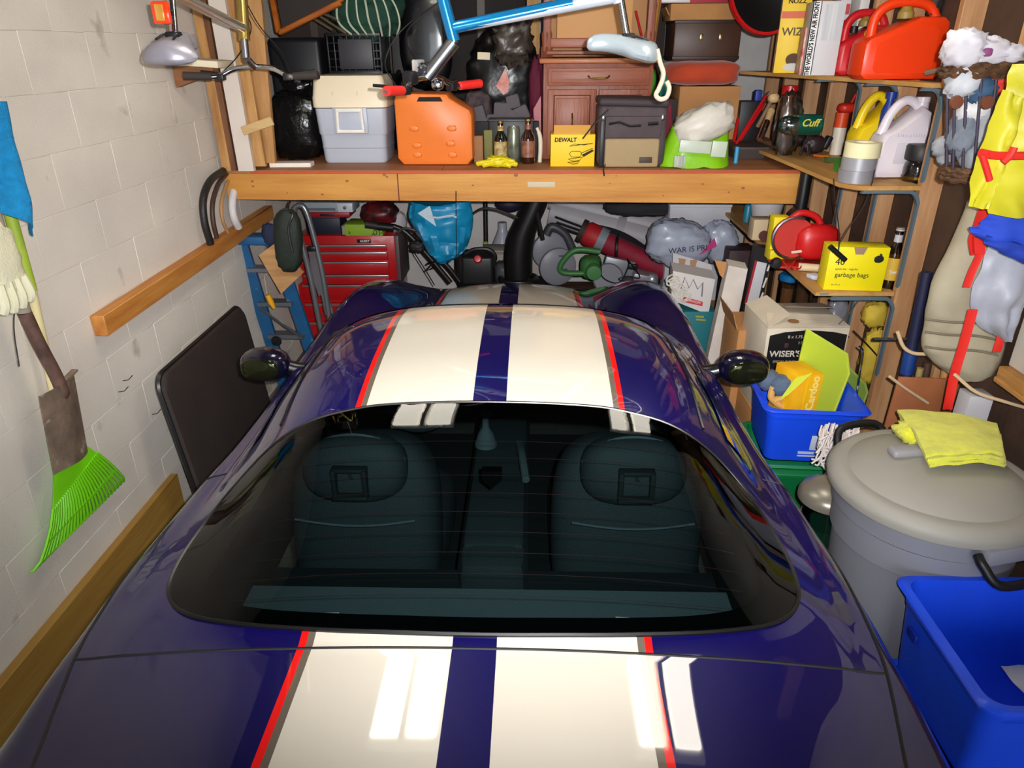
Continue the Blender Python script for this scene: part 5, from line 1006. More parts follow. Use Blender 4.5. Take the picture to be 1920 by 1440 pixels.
# rain jacket
yj = mat((196, 188, 34), .5, var=.08, sc=6, bump=.25, bsc=18)
def drape(outline, Y, bulge, seed, nu=18, nv=24, fold=.012, nf=7):
    L_, R_ = crv([pix(x, y, Y=Y) for x, y in outline[0]], 6), crv([pix(x, y, Y=Y) for x, y in outline[1]], 6)
    def at(c, v): k = v*(len(c)-1); i = min(int(k), len(c)-2); return c[i].lerp(c[i+1], k-i)
    def fn(u, v):
        p = at(L_, v).lerp(at(R_, v), u); p.y -= bulge*math.sin(u*PI)*(.4+.6*math.sin(v*PI)) + fold*math.sin(u*nf*2+v*3+seed)*v + .018*noise.noise(Vector((u*4+seed, v*6, seed))); return p
    return B().sheet(fn, nu, nv, .004)
t = thing('rain_jacket', 'yellow rain jacket with red straps hanging on the right', 'jacket', pix(1890, 400, Y=2.2))
part('body', drape((((1898, 120), (1880, 170), (1850, 250), (1835, 330), (1856, 400)), ((1990, 120), (1990, 200), (1995, 280), (2000, 360), (1990, 415))), 2.17, .05, 1), yj, t, True)
part('sleeve', drape((((1882, 168), (1856, 235), (1828, 320), (1814, 385)), ((1920, 190), (1896, 260), (1872, 330), (1846, 390))), 2.13, .05, 4, 12, 18), yj, t, True)
rd = mat((216, 34, 26), .6)
part('waist_strap', B().tube(crv([pix(x, y, Y=2.075) for x, y in ((1838, 286), (1870, 292), (1930, 292))], 4), .011, 8), rd, t, True); part('strap_tail', B().tube(crv([pix(x, y, Y=2.07) for x, y in ((1842, 290), (1848, 310), (1856, 338))], 4), .009, 8).tube(crv([pix(x, y, Y=2.065) for x, y in ((1902, 276), (1894, 292), (1880, 305))], 4), .010, 8), rd, t, True)
t = thing('blue_cloth', 'royal blue cloth hanging below the yellow rain jacket', 'cloth', pix(1880, 480, Y=2.24)); part('cloth', drape((((1856, 398), (1838, 420), (1822, 432), (1850, 452)), ((1960, 400), (1960, 440), (1960, 480), (1955, 500))), 2.24, .05, 9, 16, 14, .02), mat((24, 62, 178), .8, var=.1), t, True); part('lower_fold', drape((((1850, 440), (1846, 458)), ((1960, 470), (1945, 505))), 2.21, .03, 3, 12, 6), mat((20, 54, 160), .8), t, True)
# tan bags
tb = mat((166, 156, 132), .8, var=.1, sc=6, bump=.35, bsc=16)
t = thing('canvas_bag', 'beige grey canvas bag hanging behind the red strap', 'bag', pix(1800, 695, Y=2.5))
L_ = crv([pix(x, y, Y=2.53) for x, y in ((1815, 372), (1785, 450), (1740, 540), (1730, 600), (1726, 650), (1755, 690), (1800, 706))], 6); R_ = crv([pix(x, y, Y=2.53) for x, y in ((1880, 385), (1880, 450), (1880, 530), (1878, 600), (1874, 650), (1860, 680), (1810, 708))], 6)
b = B(); rg = []
for l, r in zip(L_, R_):
    c = (l+r)/2; hw = (r-l).length/2; k = len(rg); rg.append([c+Vector((hw*math.cos(a), .075*math.sin(a)*min(1, hw/.06)-.02+.012*noise.noise(Vector((math.cos(a)*2, math.sin(a)*2, k*.25))), .006*math.sin(k*1.3)*math.sin(a*2))) for a in np.linspace(0, 2*PI, 25)[:-1]])
b.loft(rg[::-1]); part('bag_body', b, tb, t, True)
for k, y in enumerate((598, 622, 650)): part('gather', B().tube(crv([pix(x, y+d, Y=2.428) for x, d in ((1735, 0), (1780, 6), (1830, 8), (1872, 16))], 5), .0045, 6), mat((120, 112, 90), .9), t, True)
part('label_tag', B().box(pix(1812, 706, Y=2.5), (.03, .004, .04), None, .001), mat((206, 200, 180), .8), t, True)
t = thing('grey_bag', 'silvery grey nylon bag hanging on the right side of the red strap', 'bag', pix(1860, 630, Y=2.40)); part('bag_body', drape((((1858, 450), (1838, 500), (1818, 560), (1830, 605), (1870, 632)), ((1945, 480), (1940, 520), (1925, 560), (1905, 600), (1888, 636))), 2.36, .06, 6, 16, 20, .016), mat((158, 160, 172), .45, var=.08, bump=.3, bsc=14), t, True)
t = thing('red_strap', 'long red webbing strap hanging in front of the canvas bag', 'strap', pix(1775, 768, Y=2.33))
def ribbon(px, Y, w): 
    c = crv([pix(x, y, Y=Y) for x, y in px], 5); return B().sheet(lambda u, v: c[min(int(v*(len(c)-1)+.5), len(c)-1)]+Vector((w*(u-.5), .004*math.sin(u*PI), 0)), 2, len(c)-1, .003)
part('strap_top', ribbon(((1852, 370), (1836, 420), (1826, 450), (1830, 478)), 2.33, .036), rd, t, True); part('strap_buckle', B().prism([pix(x, y, Y=2.31) for x, y in ((1826, 446), (1850, 450), (1846, 478), (1828, 476))], (0, .012, 0)), rd, t, True); part('strap_twist', ribbon(((1838, 476), (1822, 510), (1812, 538)), 2.32, .026), rd, t, True); part('strap_tail', ribbon(((1824, 580), (1808, 640), (1790, 700), (1776, 768)), 2.31, .034), rd, t, True)
for i, (x, y, l) in enumerate(((1903, 530, .05), (1873, 645, .06))): solo('red_tab', ('upper', 'lower')[i]+' red webbing tab at the right edge of the grey bag', 'tab', B().box(pix(x, y, Y=2.34), (.03, .004, l), None, .001), rd)
# rods, ropes, long handled tools on the right
t = thing('threaded_rod', 'galvanised threaded rod sticking out of the near stud', 'rod', (1.55, 3.01, .885)); p0, p1 = Vector((1.53, 3.01, .897)), Vector((1.72, 3.01, .897)); part('shaft', B().cyl(p0, p1, .008, n=10), STEEL, t, True)
b = B()
for k in range(22): b.lathe([(.008, 0), (.0098, .0015), (.008, .003)], Matrix.Translation(p0+Vector((.005+.0075*k, 0, 0))) @ Matrix.Rotation(PI/2, 4, 'Y'), 10)
part('thread', b, STEEL, t, True, stuff=True)
rp = mat((206, 178, 140), .85); 
for i, (pts, r, lb) in enumerate((([(1683, 622), (1694, 650), (1712, 662), (1735, 664)], .007, 'short curved cream rope end beside the threaded rod'), ([(1668, 706), (1700, 730), (1740, 756)], .006, 'straight cream rope end pointing down below the rod'), ([(1790, 702), (1830, 735), (1880, 752), (1925, 765)], .006, 'long slack rope running right from the red strap'))):
    solo('rope', lb, 'rope', B().tube(crv([pix(x, y, Y=2.62 if i < 2 else 2.28) for x, y in pts], 5), r, 8), rp)
def pole(name, label, a, c, Y0, Y1, r, m, extra=None):
    t = thing(name, label, 'tool', pix(*c, Y=Y1)); p0, p1 = pix(*a, Y=Y0), pix(*c, Y=Y1); d = (p1-p0).normalized(); foot = p1 + d*max(0, (p1.z-.02)/-d.z)
    part('shaft', B().cyl(p0, foot, r, n=12), m, t, True)
    if extra: part(extra[0], B().cyl(p0.lerp(p1, extra[1]), p0.lerp(p1, extra[2]), r*1.25, n=12), extra[3], t, True)
    return t
pole('umbrella', 'dark navy furled umbrella leaning beside the near stud', (1738, 510), (1700, 700), 2.80, 2.78, .022, mat((20, 24, 60), .6), ('handle', .75, 1.0, mat((20, 60, 130), .5)))
pole('snow_brush', 'teal tipped pole leaning behind the canvas bag', (1746, 516), (1735, 560), 2.82, 2.82, .018, mat((16, 96, 140), .5))
pole('broom', 'tan wooden broom handle leaning under the canvas bag', (1775, 690), (1752, 800), 2.7, 2.68, .018, wood((196, 140, 84), (170, 116, 62), 'Z'))
pole('hoe', 'dark brown tool handle leaning left of the tan broom handle', (1740, 680), (1718, 800), 2.74, 2.72, .016, mat((70, 46, 34), .6)); pole('mop_handle', 'olive tool handle between the umbrella and the brown handle', (1726, 690), (1704, 790), 2.72, 2.7, .013, mat((150, 132, 80), .6))
pole('crow_bar', 'black iron bar leaning against the near stud', (1706, 690), (1680, 790), 2.83, 2.82, .013, mat((26, 20, 20), .5, .4))
solo('panel_sheet', 'orange brown hardboard sheet standing under the canvas bag', 'board', B().box((1.60, 2.66, .44), (.25, .012, .86), Ry(2), .002), mat((160, 96, 56), .7, var=.1))
t, w_, h_ = span(1832, 690, 1872, 760, 2.42); solo('white_carton', 'white plastic carton standing under the wood rail', 'carton', B().box((1.69, 2.47, .45), (.09, .08, .9), None, .006), mat((206, 204, 206), .5)); solo('bubble_wrap', 'crumpled bubble wrap standing in front of the white carton', 'wrap', B().blob((1.64, 2.40, .375), (.11, .07, .75), .05, 5, .7, (20, 26), 3, crease=.2, cf=12), mat((176, 176, 182), .25, alpha=.75))

# ================================================================ RIGHT FLOOR SIDE
# grey trash can
TC = Vector((1.312, 1.995, 0)); t = thing('trash_can', 'large grey plastic garbage can with a domed lid and black handles', 'trash can', TC); gp_ = mat((130, 130, 138), .55, var=.04, sc=5); 
part('body', B().lathe([(0, .01), (.225, 0), (.235, .02), (.262, .55), (.268, .60), (.278, .605), (.280, .70), (.292, .71), (.296, .77), (.30, .785), (.285, .785), (.25, .5), (0, .05)], n=56), gp_, t)
lid = part('lid', B().lathe([(.304, .775), (.318, .78), (.322, .80), (.318, .815), (.302, .832), (.285, .838), (.262, .836), (.25, .845), (.19, .868), (.1, .880), (0, .884)], n=64), mat((150, 146, 136), .6, var=.05, sc=4), t, label='tan grey domed lid')
def lidrec(a): return Vector((math.cos(a), math.sin(a), 0))
part('lid_handle', B().box((-.02, .055, .892), (.24, .05, .03), Rz(8), .012, 3), mat((140, 138, 140), .55), lid)
hd = Vector((.26, -.965, 0)).normalized(); sd_ = Vector((-hd.y, hd.x, 0))
for s in (1, -1):
    c = hd*s*.30
    part('handle_bracket', B().box(c+Vector((0, 0, .755)), (.17, .05, .06), Rz(math.degrees(math.atan2(sd_.y, sd_.x))), .012), gp_, t)
    part('handle', B().tube(crv([c+sd_*.10+Vector((0, 0, .76)), c+sd_*.105+hd*s*.03+Vector((0, 0, .765 if s < 0 else .745)), c+sd_*.07+hd*s*.07+Vector((0, 0, .815 if s < 0 else .70)), c-sd_*.07+hd*s*.07+Vector((0, 0, .815 if s < 0 else .70)), c-sd_*.105+hd*s*.03+Vector((0, 0, .765 if s < 0 else .745)), c-sd_*.10+Vector((0, 0, .76))], 5), .014, 10), BLACK, t)
t = thing('yellow_towel', 'folded fluorescent yellow microfibre cloth on the garbage can lid', 'towel', TC+Vector((.07, -.02, .88))); yt = mat((222, 222, 36), .95, var=.08, sc=30, bump=.6, bsc=250, sheen=.4)
cn = [(1692, 782), (1880, 800), (1884, 874), (1742, 880)]
for k, (dz, sh) in enumerate(((.0, 0), (.014, -6), (.028, -10), (.042, -18))):
    A = [pix(x+sh*.4, y+sh, Z=.885+dz) for x, y in cn]
    def fn(u, v, A=A, k=k, dz=dz):
        p = A[0].lerp(A[1], u).lerp(A[3].lerp(A[2], u), v); p.z = max(.884-.16*max(0, (p-TC-Vector((0, 0, p.z))).length-.12), .80)+dz+.007 + .010*noise.noise(Vector((u*4+k, v*4, k*3)))+.010*math.sin(u*PI); return p
    part('fold', B().sheet(fn, 16, 12, .011), yt, t, True)
part('bunched_end', B().blob(pix(1712, 812, Z=.905), (.10, .13, .055), .15, 5, .8, (26, 16), 4, crease=.4, cf=5), yt, t, True)
# blue recycling boxes
BLUE = mat((22, 76, 232), .4, var=.04, sc=6, bump=.1, bsc=60)
def bin_(name, label, loc, W, D, H, rz, m, taper=.88):
    t = thing(name, label, 'bin', loc, math.radians(rz)); ring = lambda s, z, e=0: [Vector((p[0], p[1], z)) for p in rrect(W*s+e, D*s+e, .045*s, 5)]
    part('shell', B().loft([ring(taper, .0), ring(taper*1.01, .012), ring(.975, H*.80), ring(.975, H*.81, .006), ring(.985, H*.86, .006), ring(.985, H*.87), ring(.995, H*.95), ring(1.0, H*.955, .035), ring(1.0, H*.975, .045), ring(1.0, H*1.0, .030), ring(.985, H*1.0, .0), ring(.965, H*.93), ring(taper*.97, .02)]), m, t)
    return t
t = bin_('recycling_bin', 'royal blue recycling box filled with gloves and a yellow carton', (1.222, 2.875, .44), .40, .37, .26, -4, BLUE)
bxs = Rz(-4)
part('logo', B().box((.03, -.178, .10), (.065, .004, .075), Rx(6), .002), mat((196, 206, 222), .5), t); part('logo_mark', B().tube([(.03+.022*math.cos(a), -.182, .10+.026*math.sin(a)) for a in np.linspace(-1.4, 1.4, 12)], .003, 5).box((.023, -.182, .10), (.005, .004, .05)), BLUE, t)
part('stripe', B().box((.055, -.169, .045), (.20, .004, .010), Rx(6)).box((.055, -.167, .028), (.20, .004, .006), Rx(6)), mat((196, 206, 222), .5), t)
bin_('green_bin', 'green recycling box on the floor under the blue one', (1.235, 2.875, 0), .42, .37, .435, -4, mat((12, 120, 66), .45), .9)
t = bin_('recycling_bin', 'near royal blue recycling box with papers at the lower right', (1.345, 1.475, .335), .455, .455, .315, 0, BLUE)
part('handle_slot', B().box((-.225, .12, .20), (.012, .05, .03), None, .008), mat((6, 34, 140), .5), t)
bin_('recycling_bin', 'lower royal blue recycling box under the box of papers', (1.345, 1.475, 0), .42, .42, .33, 0, BLUE, .9)
solo('paper_sheet', 'grey crumpled paper lying in the near blue box', 'paper', B().sheet(lambda u, v: Vector((1.36+.16*u, 1.34+.2*v, .475+.02*noise.noise(Vector((u*3, v*3, 2)))+.02*u)), 10, 10, .002), mat((166, 176, 184), .6, col2=(206, 206, 204), sc=6))
solo('paper_envelope', 'white envelope standing beside the grey paper in the near box', 'envelope', B().sheet(lambda u, v: Vector((1.47+.06*u+.02*v, 1.33+.12*v, .515+.05*u-.03*v+.006*math.sin(u*4))), 6, 6, .002), mat((216, 214, 210), .6))
# contents of the far box
q = Vector((1.10, 2.90, .70)); t = thing('work_gloves', 'grey and tan work gloves draped over the corner of the blue box', 'gloves', q-Vector((0, 0, .04))); gg = mat((84, 100, 122), .9, bump=.4, bsc=120); tn = mat((218, 168, 92), .8)
part('palm', B().blob(pix(1470, 722, Y=2.82), (.13, .10, .09), .1, 4, .8, (24, 16), 2, crease=.2), gg, t, True); part('cuff', B().blob(pix(1440, 712, Y=2.86), (.10, .10, .08), .1, 4, .8, (20, 14), 6), gg, t, True)
for i, pts in enumerate((((1488, 735), (1505, 722), (1512, 735)), ((1468, 745), (1452, 752), (1470, 765)), ((1480, 758), (1500, 766), (1520, 764)), ((1450, 725), (1446, 745), (1460, 758)))): part('finger', B().tube(crv([pix(x, y, Y=2.80) for x, y in pts], 4), .015, 8), tn if i else gg, t, True)
t = thing('detergent_box', 'yellow cereal size carton standing in the blue recycling box', 'box', (1.205, 2.775, .56), math.radians(16)); yo = mat((246, 194, 18), .5, col2=(242, 166, 20), sc=9)
part('carton', B().box((-.03, .075, .125), (.13, .15, .29), Ry(3), .002), yo, t); part('front_band', B().box((.0, -.001, .125), (.07, .003, .285), Ry(3)), mat((248, 190, 16), .5), t); text('Cardoo', (.002, -.004, .18), .052, mat((255, 232, 130), .5), t, R=Ry(-87), bold=.0015)
part('lime_flap', B().prism([(-.10, .0, .26), (-.02, .0, .275), (-.13, -.02, .20), (-.155, .0, .17)], (.004, 0, .004)), mat((190, 200, 30), .6), t)
for i, (pts, Y, lb) in enumerate(((((1512, 618), (1588, 664), (1592, 700), (1560, 782), (1530, 782), (1498, 676)), 2.93, 'tall lime green folded board standing in the blue box'), (((1592, 690), (1622, 720), (1626, 735), (1610, 782), (1580, 782), (1578, 740)), 2.98, 'smaller dull green folder right of the tall lime board'))):
    t = thing('folder', lb, 'folder', pix(1560, 770, Y=Y)); P_ = [pix(x, y, Y=Y) for x, y in pts]; m = mat(((186, 204, 50), (120, 146, 60))[i], .55)
    part('sheet', B().prism(P_, (0, .008, 0)), m, t, True); part('edge_fold', B().tube([P_[0], P_[1], P_[2], P_[3]], .006, 6), mat(((200, 216, 70), (150, 170, 80))[i], .55), t, True); part('back_sheet', B().prism([p+Vector((.02, .03, -.012)) for p in P_], (0, .008, 0)), m, t, True)
solo('wire_hook', 'thin silver wire hook standing beside the green folder', 'hook', B().tube(crv([pix(x, y, Y=2.88) for x, y in ((1604, 760), (1612, 700), (1618, 660), (1610, 648))], 4), .004, 6), CHROME)
# mop head, glass jar
t = thing('string_mop', 'white string mop head hanging between blue box and garbage can', 'mop', (1.10, 2.42, .62)); 
for k in range(110):
    p = pix(1572+random.uniform(-36, 40), 842-random.uniform(-26, 32), Y=2.40+random.uniform(0, .1)); e = p+Vector((random.uniform(-.05, .05), random.uniform(-.05, .01), random.uniform(-.06, .03))); m_ = (p+e)/2+Vector((random.uniform(-.02, .02), -.01, random.uniform(-.02, .02)))
    part('strand', B().tube(crv([p+Vector((.02, .04, .02)), p, m_, e], 3), .0038, 5), mat((222, 212, 206), .9), t, True)
part('mop_core', B().blob(pix(1580, 840, Y=2.50), (.12, .08, .12), .2, 5, .9), mat((180, 170, 166), .9), t, True); part('mop_stick', B().cyl(pix(1585, 842, Y=2.51), (1.02, 2.5, .02), .012), mat((200, 190, 170), .7), t, True)
q = pix(1562, 905, Y=2.22); t = thing('glass_jar', 'green glass jar with a domed grey metal lid beside the can', 'jar', (q.x, 2.22, q.z-.52), 0)
part('glass', B().lathe([(0, .0), (.075, 0), (.085, .02), (.085, .40), (.07, .46), (.07, .47)], n=32), clear((.35, .62, .5), .05, .08), t); part('lid', B().lathe([(.10, .445), (.112, .45), (.112, .47), (.10, .492), (.06, .512), (.02, .52), (0, .52)], n=32), mat((136, 130, 116), .32, .4), t); part('contents', B().lathe([(0, .01), (.07, .01), (.07, .34), (0, .34)], n=20), mat((40, 70, 60), .7), t)
part('stand', B().lathe([(.0, -max(0, q.z-.52)), (.08, -max(0, q.z-.52)), (.08, -.002), (0, -.002)], n=20), mat((60, 56, 52), .8), t)
# whisky box etc.
t = thing('whisky_box', 'white and black liquor carton with open flaps behind the blue box', 'box', (1.345, 3.27, .40), math.radians(2)); wb = mat((216, 204, 182), .7, var=.05); W, D, H = .40, .36, .45
part('carton', B().box((0, D/2, H/2), (W, D, H), None, .003), wb, t); part('black_face', B().prism([(-W*.46, -.002, .01), (W*.48, -.002, .01), (W*.48, -.002, H*.92), (W*.3, -.002, H*.955), (0, -.002, H*.975), (-W*.28, -.002, H*.955), (-W*.46, -.002, H*.915)], (0, .003, 0)), mat((22, 18, 18), .5), t)
text("WISER'S", (-W*.24, -.004, H*.70), .044, mat((220, 214, 200), .5), t, bold=.001); text('SPECIAL BLEND', (-W*.24, -.004, H*.61), .016, mat((190, 180, 160), .5), t); text('8 x 1.75 L', (-W*.13, -.004, H*.90), .022, mat((206, 200, 190), .5), t); text('11.2', (-W*.06, -.004, H*.83), .022, mat((206, 200, 190), .5), t); part('crest', B().box((-W*.24, -.003, H*.80), (.02, .003, .024), None, .004), mat((70, 50, 40), .5), t)
part('flap_left', B().prism([(-W/2, 0, H), (-W/2, D, H), (-W*.50+.10, D*.95, H+.05), (-W*.5+.12, .05, H+.05)], (.0, 0, .004)), wb, t); part('flap_front', B().prism([(-W/2, 0, H+.003), (W/2, 0, H+.003), (W/2-.02, .12, H+.02), (-W/2+.03, .13, H+.03)], (0, 0, .003)), wb, t); part('flap_back', B().prism([(-W*.1, D, H), (W/2, D, H), (W/2, D-.16, H+.03), (-W*.1, D-.14, H+.03)], (0, 0, .003)), mat((176, 160, 140), .7), t)
part('tear', B().lathe([(0, 0), (.022, 0)], Matrix.Translation((-.06, .05, H+.0175)) @ Matrix.Rotation(.15, 4, 'X') @ Matrix.Diagonal((1.3, 1, 1, 1)), 12), mat((150, 110, 66), .8), t)
solo('brown_carton', 'stack of brown board under the liquor carton', 'box', B().box((1.345, 3.45, .2), (.42, .36, .395), None, .003), CARD)
t, w_, h_ = FB('cardboard_box', 'brown open cardboard box left of the liquor carton', 'box', 1358, 620, 1402, 690, 3.55, zfix=.0); part('carton', B().box((.06, .15, h_/2), (w_+.02, .3, h_), None, .003), CARD, t); part('flap', B().prism([(-w_/2+.04, .0, h_), (-w_/2+.04, .3, h_), (-w_/2+.01, .3, h_+.09), (-w_/2+.01, 0, h_+.09)], (.004, 0, 0)), CARD, t)
t = thing('long_white_box', 'long dirty white carton leaning upright against the clutter', 'box', pix(1345, 690, Y=3.85)); A = [pix(x, y, Y=3.88) for x, y in ((1318, 700), (1362, 700), (1402, 505), (1366, 498))]
dA = A[1]-A[2]; ex = dA*(max(0, A[1].z-.02)/max(.01, -dA.z)); A[0] = A[0]+ex; A[1] = A[1]+ex
part('carton', B().prism(A, (.01, .10, .01)), mat((214, 204, 194), .7, var=.1, sc=6, wear=((150, 140, 132), 9, .6)), t, True); part('brown_flap', B().prism([pix(x, y, Y=3.95) for x, y in ((1340, 488), (1376, 494), (1366, 532), (1350, 516))], (0, .008, 0)), CARD, t, True)
t = thing('window_box', 'black and white long carton with red edge leaning behind the liquor carton', 'box', pix(1400, 560, Y=4.0)); A = [pix(x, y, Y=4.02) for x, y in ((1390, 590), (1424, 592), (1450, 468), (1416, 462))]; dA = A[1]-A[2]; ex = dA*((A[1].z-.02)/-dA.z); A[0] += ex; A[1] += ex
part('carton', B().prism(A, (.01, .08, 0)), mat((24, 20, 22), .5), t, True); part('window', B().prism([pix(x, y, Y=4.017) for x, y in ((1400, 570), (1420, 570), (1438, 494), (1420, 490))], (0, .004, 0)), mat((206, 204, 208), .4), t, True); part('red_edge', B().prism([pix(x, y, Y=4.016) for x, y in ((1396, 570), (1400, 570), (1420, 490), (1416, 488))], (0, .004, 0)), mat((170, 30, 46), .5), t, True)
part('print', B().box(pix(1434, 530, Y=4.016), (.010, .003, .06), Ry(12)).box(pix(1428, 556, Y=4.016), (.010, .003, .05), Ry(12)).box(pix(1441, 502, Y=4.016), (.010, .003, .04), Ry(12)), WHITE, t, True)
t = thing('beer_box', 'white liquor carton with silver crown print and open top flap', 'box', pix(1295, 585, Y=4.15)); P4 = [pix(x, y, Y=4.15) for x, y in ((1258, 562), (1328, 590), (1341, 524), (1262, 508))]
def dn(p, z): return Vector((p.x, p.y, z))
part('carton', B().prism(P4, (.02, .20, .0)), mat((216, 210, 206), .6), t, True); part('back_flap', B().prism([pix(x, y, Y=4.36) for x, y in ((1260, 520), (1338, 530), (1334, 496), (1262, 474))], (0, .006, 0)), mat((190, 186, 188), .6), t, True)
F_ = lambda x, y: pix(x, y, Y=4.147)
part('crown_print', B().tube([F_(x, y) for x, y in ((1276, 545), (1284, 520), (1292, 540), (1300, 524), (1308, 542), (1318, 530), (1316, 556))], .004, 5), mat((110, 106, 110), .5), t, True); part('red_banner', B().prism([F_(x, y) for x, y in ((1280, 556), (1318, 566), (1317, 574), (1280, 566))], (0, .003, 0)), mat((206, 60, 66), .5), t, True)
text('SMIRNOFF', F_(1299, 565)+Vector((0, -.002, .0))-t.location, .022, WHITE, t, R=Ry(14)); [part('brown_stain', B().prism([pix(x, y, Y=4.357) for x, y in q_], (0, .003, 0)), mat((160, 124, 92), .8), t, True) for q_ in (((1272, 484), (1286, 486), (1284, 496), (1274, 496)), ((1294, 488), (1308, 486), (1304, 500), (1294, 500)))]
t = thing('cord_coil', 'tangled white cord coil hanging over the liquor carton', 'cord', pix(1262, 560, Y=4.12))
for k in range(12):
    c = pix(1258+k*2.6+random.uniform(-6, 6), 522+k*3.4, Y=4.135); part('loop', B().tube([c+Vector((.028*math.cos(a), .006*math.sin(a*2+k), .02*math.sin(a)+.008*math.cos(a))) for a in np.linspace(0, 2*PI, 16)[:-1]], .0045, 5, True), mat((216, 210, 200), .6), t, True)
t, w_, h_ = FB('teal_box', 'teal carton with gold lettering under the white liquor carton', 'box', 1262, 585, 1334, 660, 4.14, zfix=0); part('carton', B().box((0, .15, h_/2), (w_, .3, h_), None, .003), mat((24, 112, 120), .6), t); part('gold_letters', B().box((.02, -.002, h_-.03), (.05, .003, .012), Ry(5)).box((.03, -.002, h_-.05), (.06, .003, .010), Ry(5)), mat((170, 160, 60), .5), t)
t, w_, h_ = FB('storage_tube', 'tall clear tube with a blue cap standing against the studs', 'tube', 1449, 513, 1486, 600, 4.22, zfix=0.0); part('tube', B().lathe([(w_*.45, 0), (w_*.45, h_*.96)], c=(0, 0, 0)), clear((.72, .6, .5), .15, .1), t); part('cap', B().lathe([(w_*.47, h_*.95), (w_*.5, h_*.955), (w_*.5, h_*.99), (w_*.42, h_), (0, h_)], c=(0, 0, 0)), mat((20, 110, 170), .4), t); part('rolled_paper', B().lathe([(w_*.36, .01), (w_*.36, h_*.9), (0, h_*.9)], c=(0, 0, 0)), mat((150, 116, 84), .8), t)
solo('plastic_roll', 'roll of clear plastic standing beside the blue capped tube', 'roll', B().lathe([(0, 0), (.06, 0), (.062, .3), (.058, .86), (0, .86)], c=(1.62, 4.12, 0)), clear((.7, .66, .62), .2, .15))
t = thing('plastic_bag', 'silver grey plastic bag hanging between two studs', 'bag', pix(1566, 650, Y=3.8)); part('bag', B().blob(pix(1565, 610, Y=3.86), (.13, .10, .34), .06, 4, .7, (24, 20), 8, crease=.25, cf=5), mat((150, 150, 158), .25, .2, bump=.3, bsc=14), t, True); part('hook', B().cyl(pix(1566, 560, Y=3.86), pix(1566, 545, Y=3.86), .004), STEEL, t, True)
t = thing('yellow_bag', 'long yellow cloth bag hanging between the near studs', 'bag', pix(1630, 720, Y=3.4)); yc = mat((214, 184, 60), .75, var=.12, bump=.4, bsc=14)
part('bag', B().blob(pix(1634, 668, Y=3.46), (.11, .09, .30), .06, 4, .7, (24, 20), 8, crease=.25, cf=4), yc, t, True); part('neck', B().blob(pix(1640, 590, Y=3.46), (.12, .09, .13), .1, 4, .8, (20, 14), 3, crease=.3), yc, t, True)
for i, pts in enumerate((((1560, 620), (1590, 590), (1612, 560)), ((1526, 612), (1560, 622), (1592, 632)), ((1600, 620), (1630, 650), (1665, 690)))): solo('wire', ('black wire looping past the silver bag', 'thin dark wire running right from the liquor carton', 'dark wire running down across the yellow bag')[i], 'wire', B().tube(crv([pix(x, y, Y=3.3) for x, y in pts], 5), .003, 5), BLACK)

# ================================================================ UNDER THE LOFT
# step ladder
t = thing('step_ladder', 'blue fibreglass step ladder leaning in the left corner', 'ladder', (-1.42, 4.2, 0)); lb_ = mat((22, 84, 130), .5, var=.12, sc=10, wear=((120, 140, 150), 22, .66))
def rail(a, c, w_=.075):
    p0, p1 = pix(*a, Y=4.16), pix(*c, Y=4.22); d = (p1-p0); foot = p1+d*((p1.z-.02)/-d.z); return p0, foot
r1, r2 = rail((452, 455), (512, 650)), rail((508, 440), (578, 640))
part('rail', B().bar(r1[0], r1[1], .03, .08, up=(1, 0, .2)), lb_, t, True); part('rail', B().bar(r2[0], r2[1], .03, .08, up=(1, 0, .2)), lb_, t, True)
for k in range(4):
    f = .16+.22*k; p = r1[0].lerp(r1[1], f); q = r2[0].lerp(r2[1], f); q.z = p.z; part('step', B().bar(p, q, .09, .025), mat((120, 124, 130), .4, .6), t, True)
part('top_cap', B().box((r1[0]+r2[0])/2, (.30, .12, .05), None, .01), lb_, t, True)
part('brace', B().bar(r1[0].lerp(r1[1], .4)+Vector((.02, -.06, 0)), r2[0].lerp(r2[1], .62)+Vector((0, -.06, 0)), .008, .02), STEEL, t, True); part('hinge', B().lathe([(0, .012), (.03, .01), (.034, 0)], Matrix.Translation(r1[0].lerp(r1[1], .62)+Vector((.06, -.06, 0))) @ Matrix.Rotation(PI/2, 4, 'X'), 14), BLACK, t, True)
solo('paint_marker', 'yellow paint marker stuck in the ladder', 'marker', B().tube([pix(502, 553, Y=4.14), pix(508, 566, Y=4.14), pix(514, 578, Y=4.14)], [.018, .018, .010], 10), mat((236, 170, 20), .5))
solo('scrap_board', 'square piece of pine board leaning across the ladder', 'board', B().prism([pix(x, y, Y=4.02) for x, y in ((485, 479), (521, 452), (569, 511), (527, 551))], (0, .018, 0)), wood((196, 150, 96), (160, 110, 62), 'X', 5))
solo('navy_cloth', 'navy cloth hung at the beam end above the ladder', 'cloth', B().blob(pix(506, 440, Y=4.10), (.08, .06, .13), .1, 4, .8, seed=5, crease=.3), mat((26, 36, 64), .85))
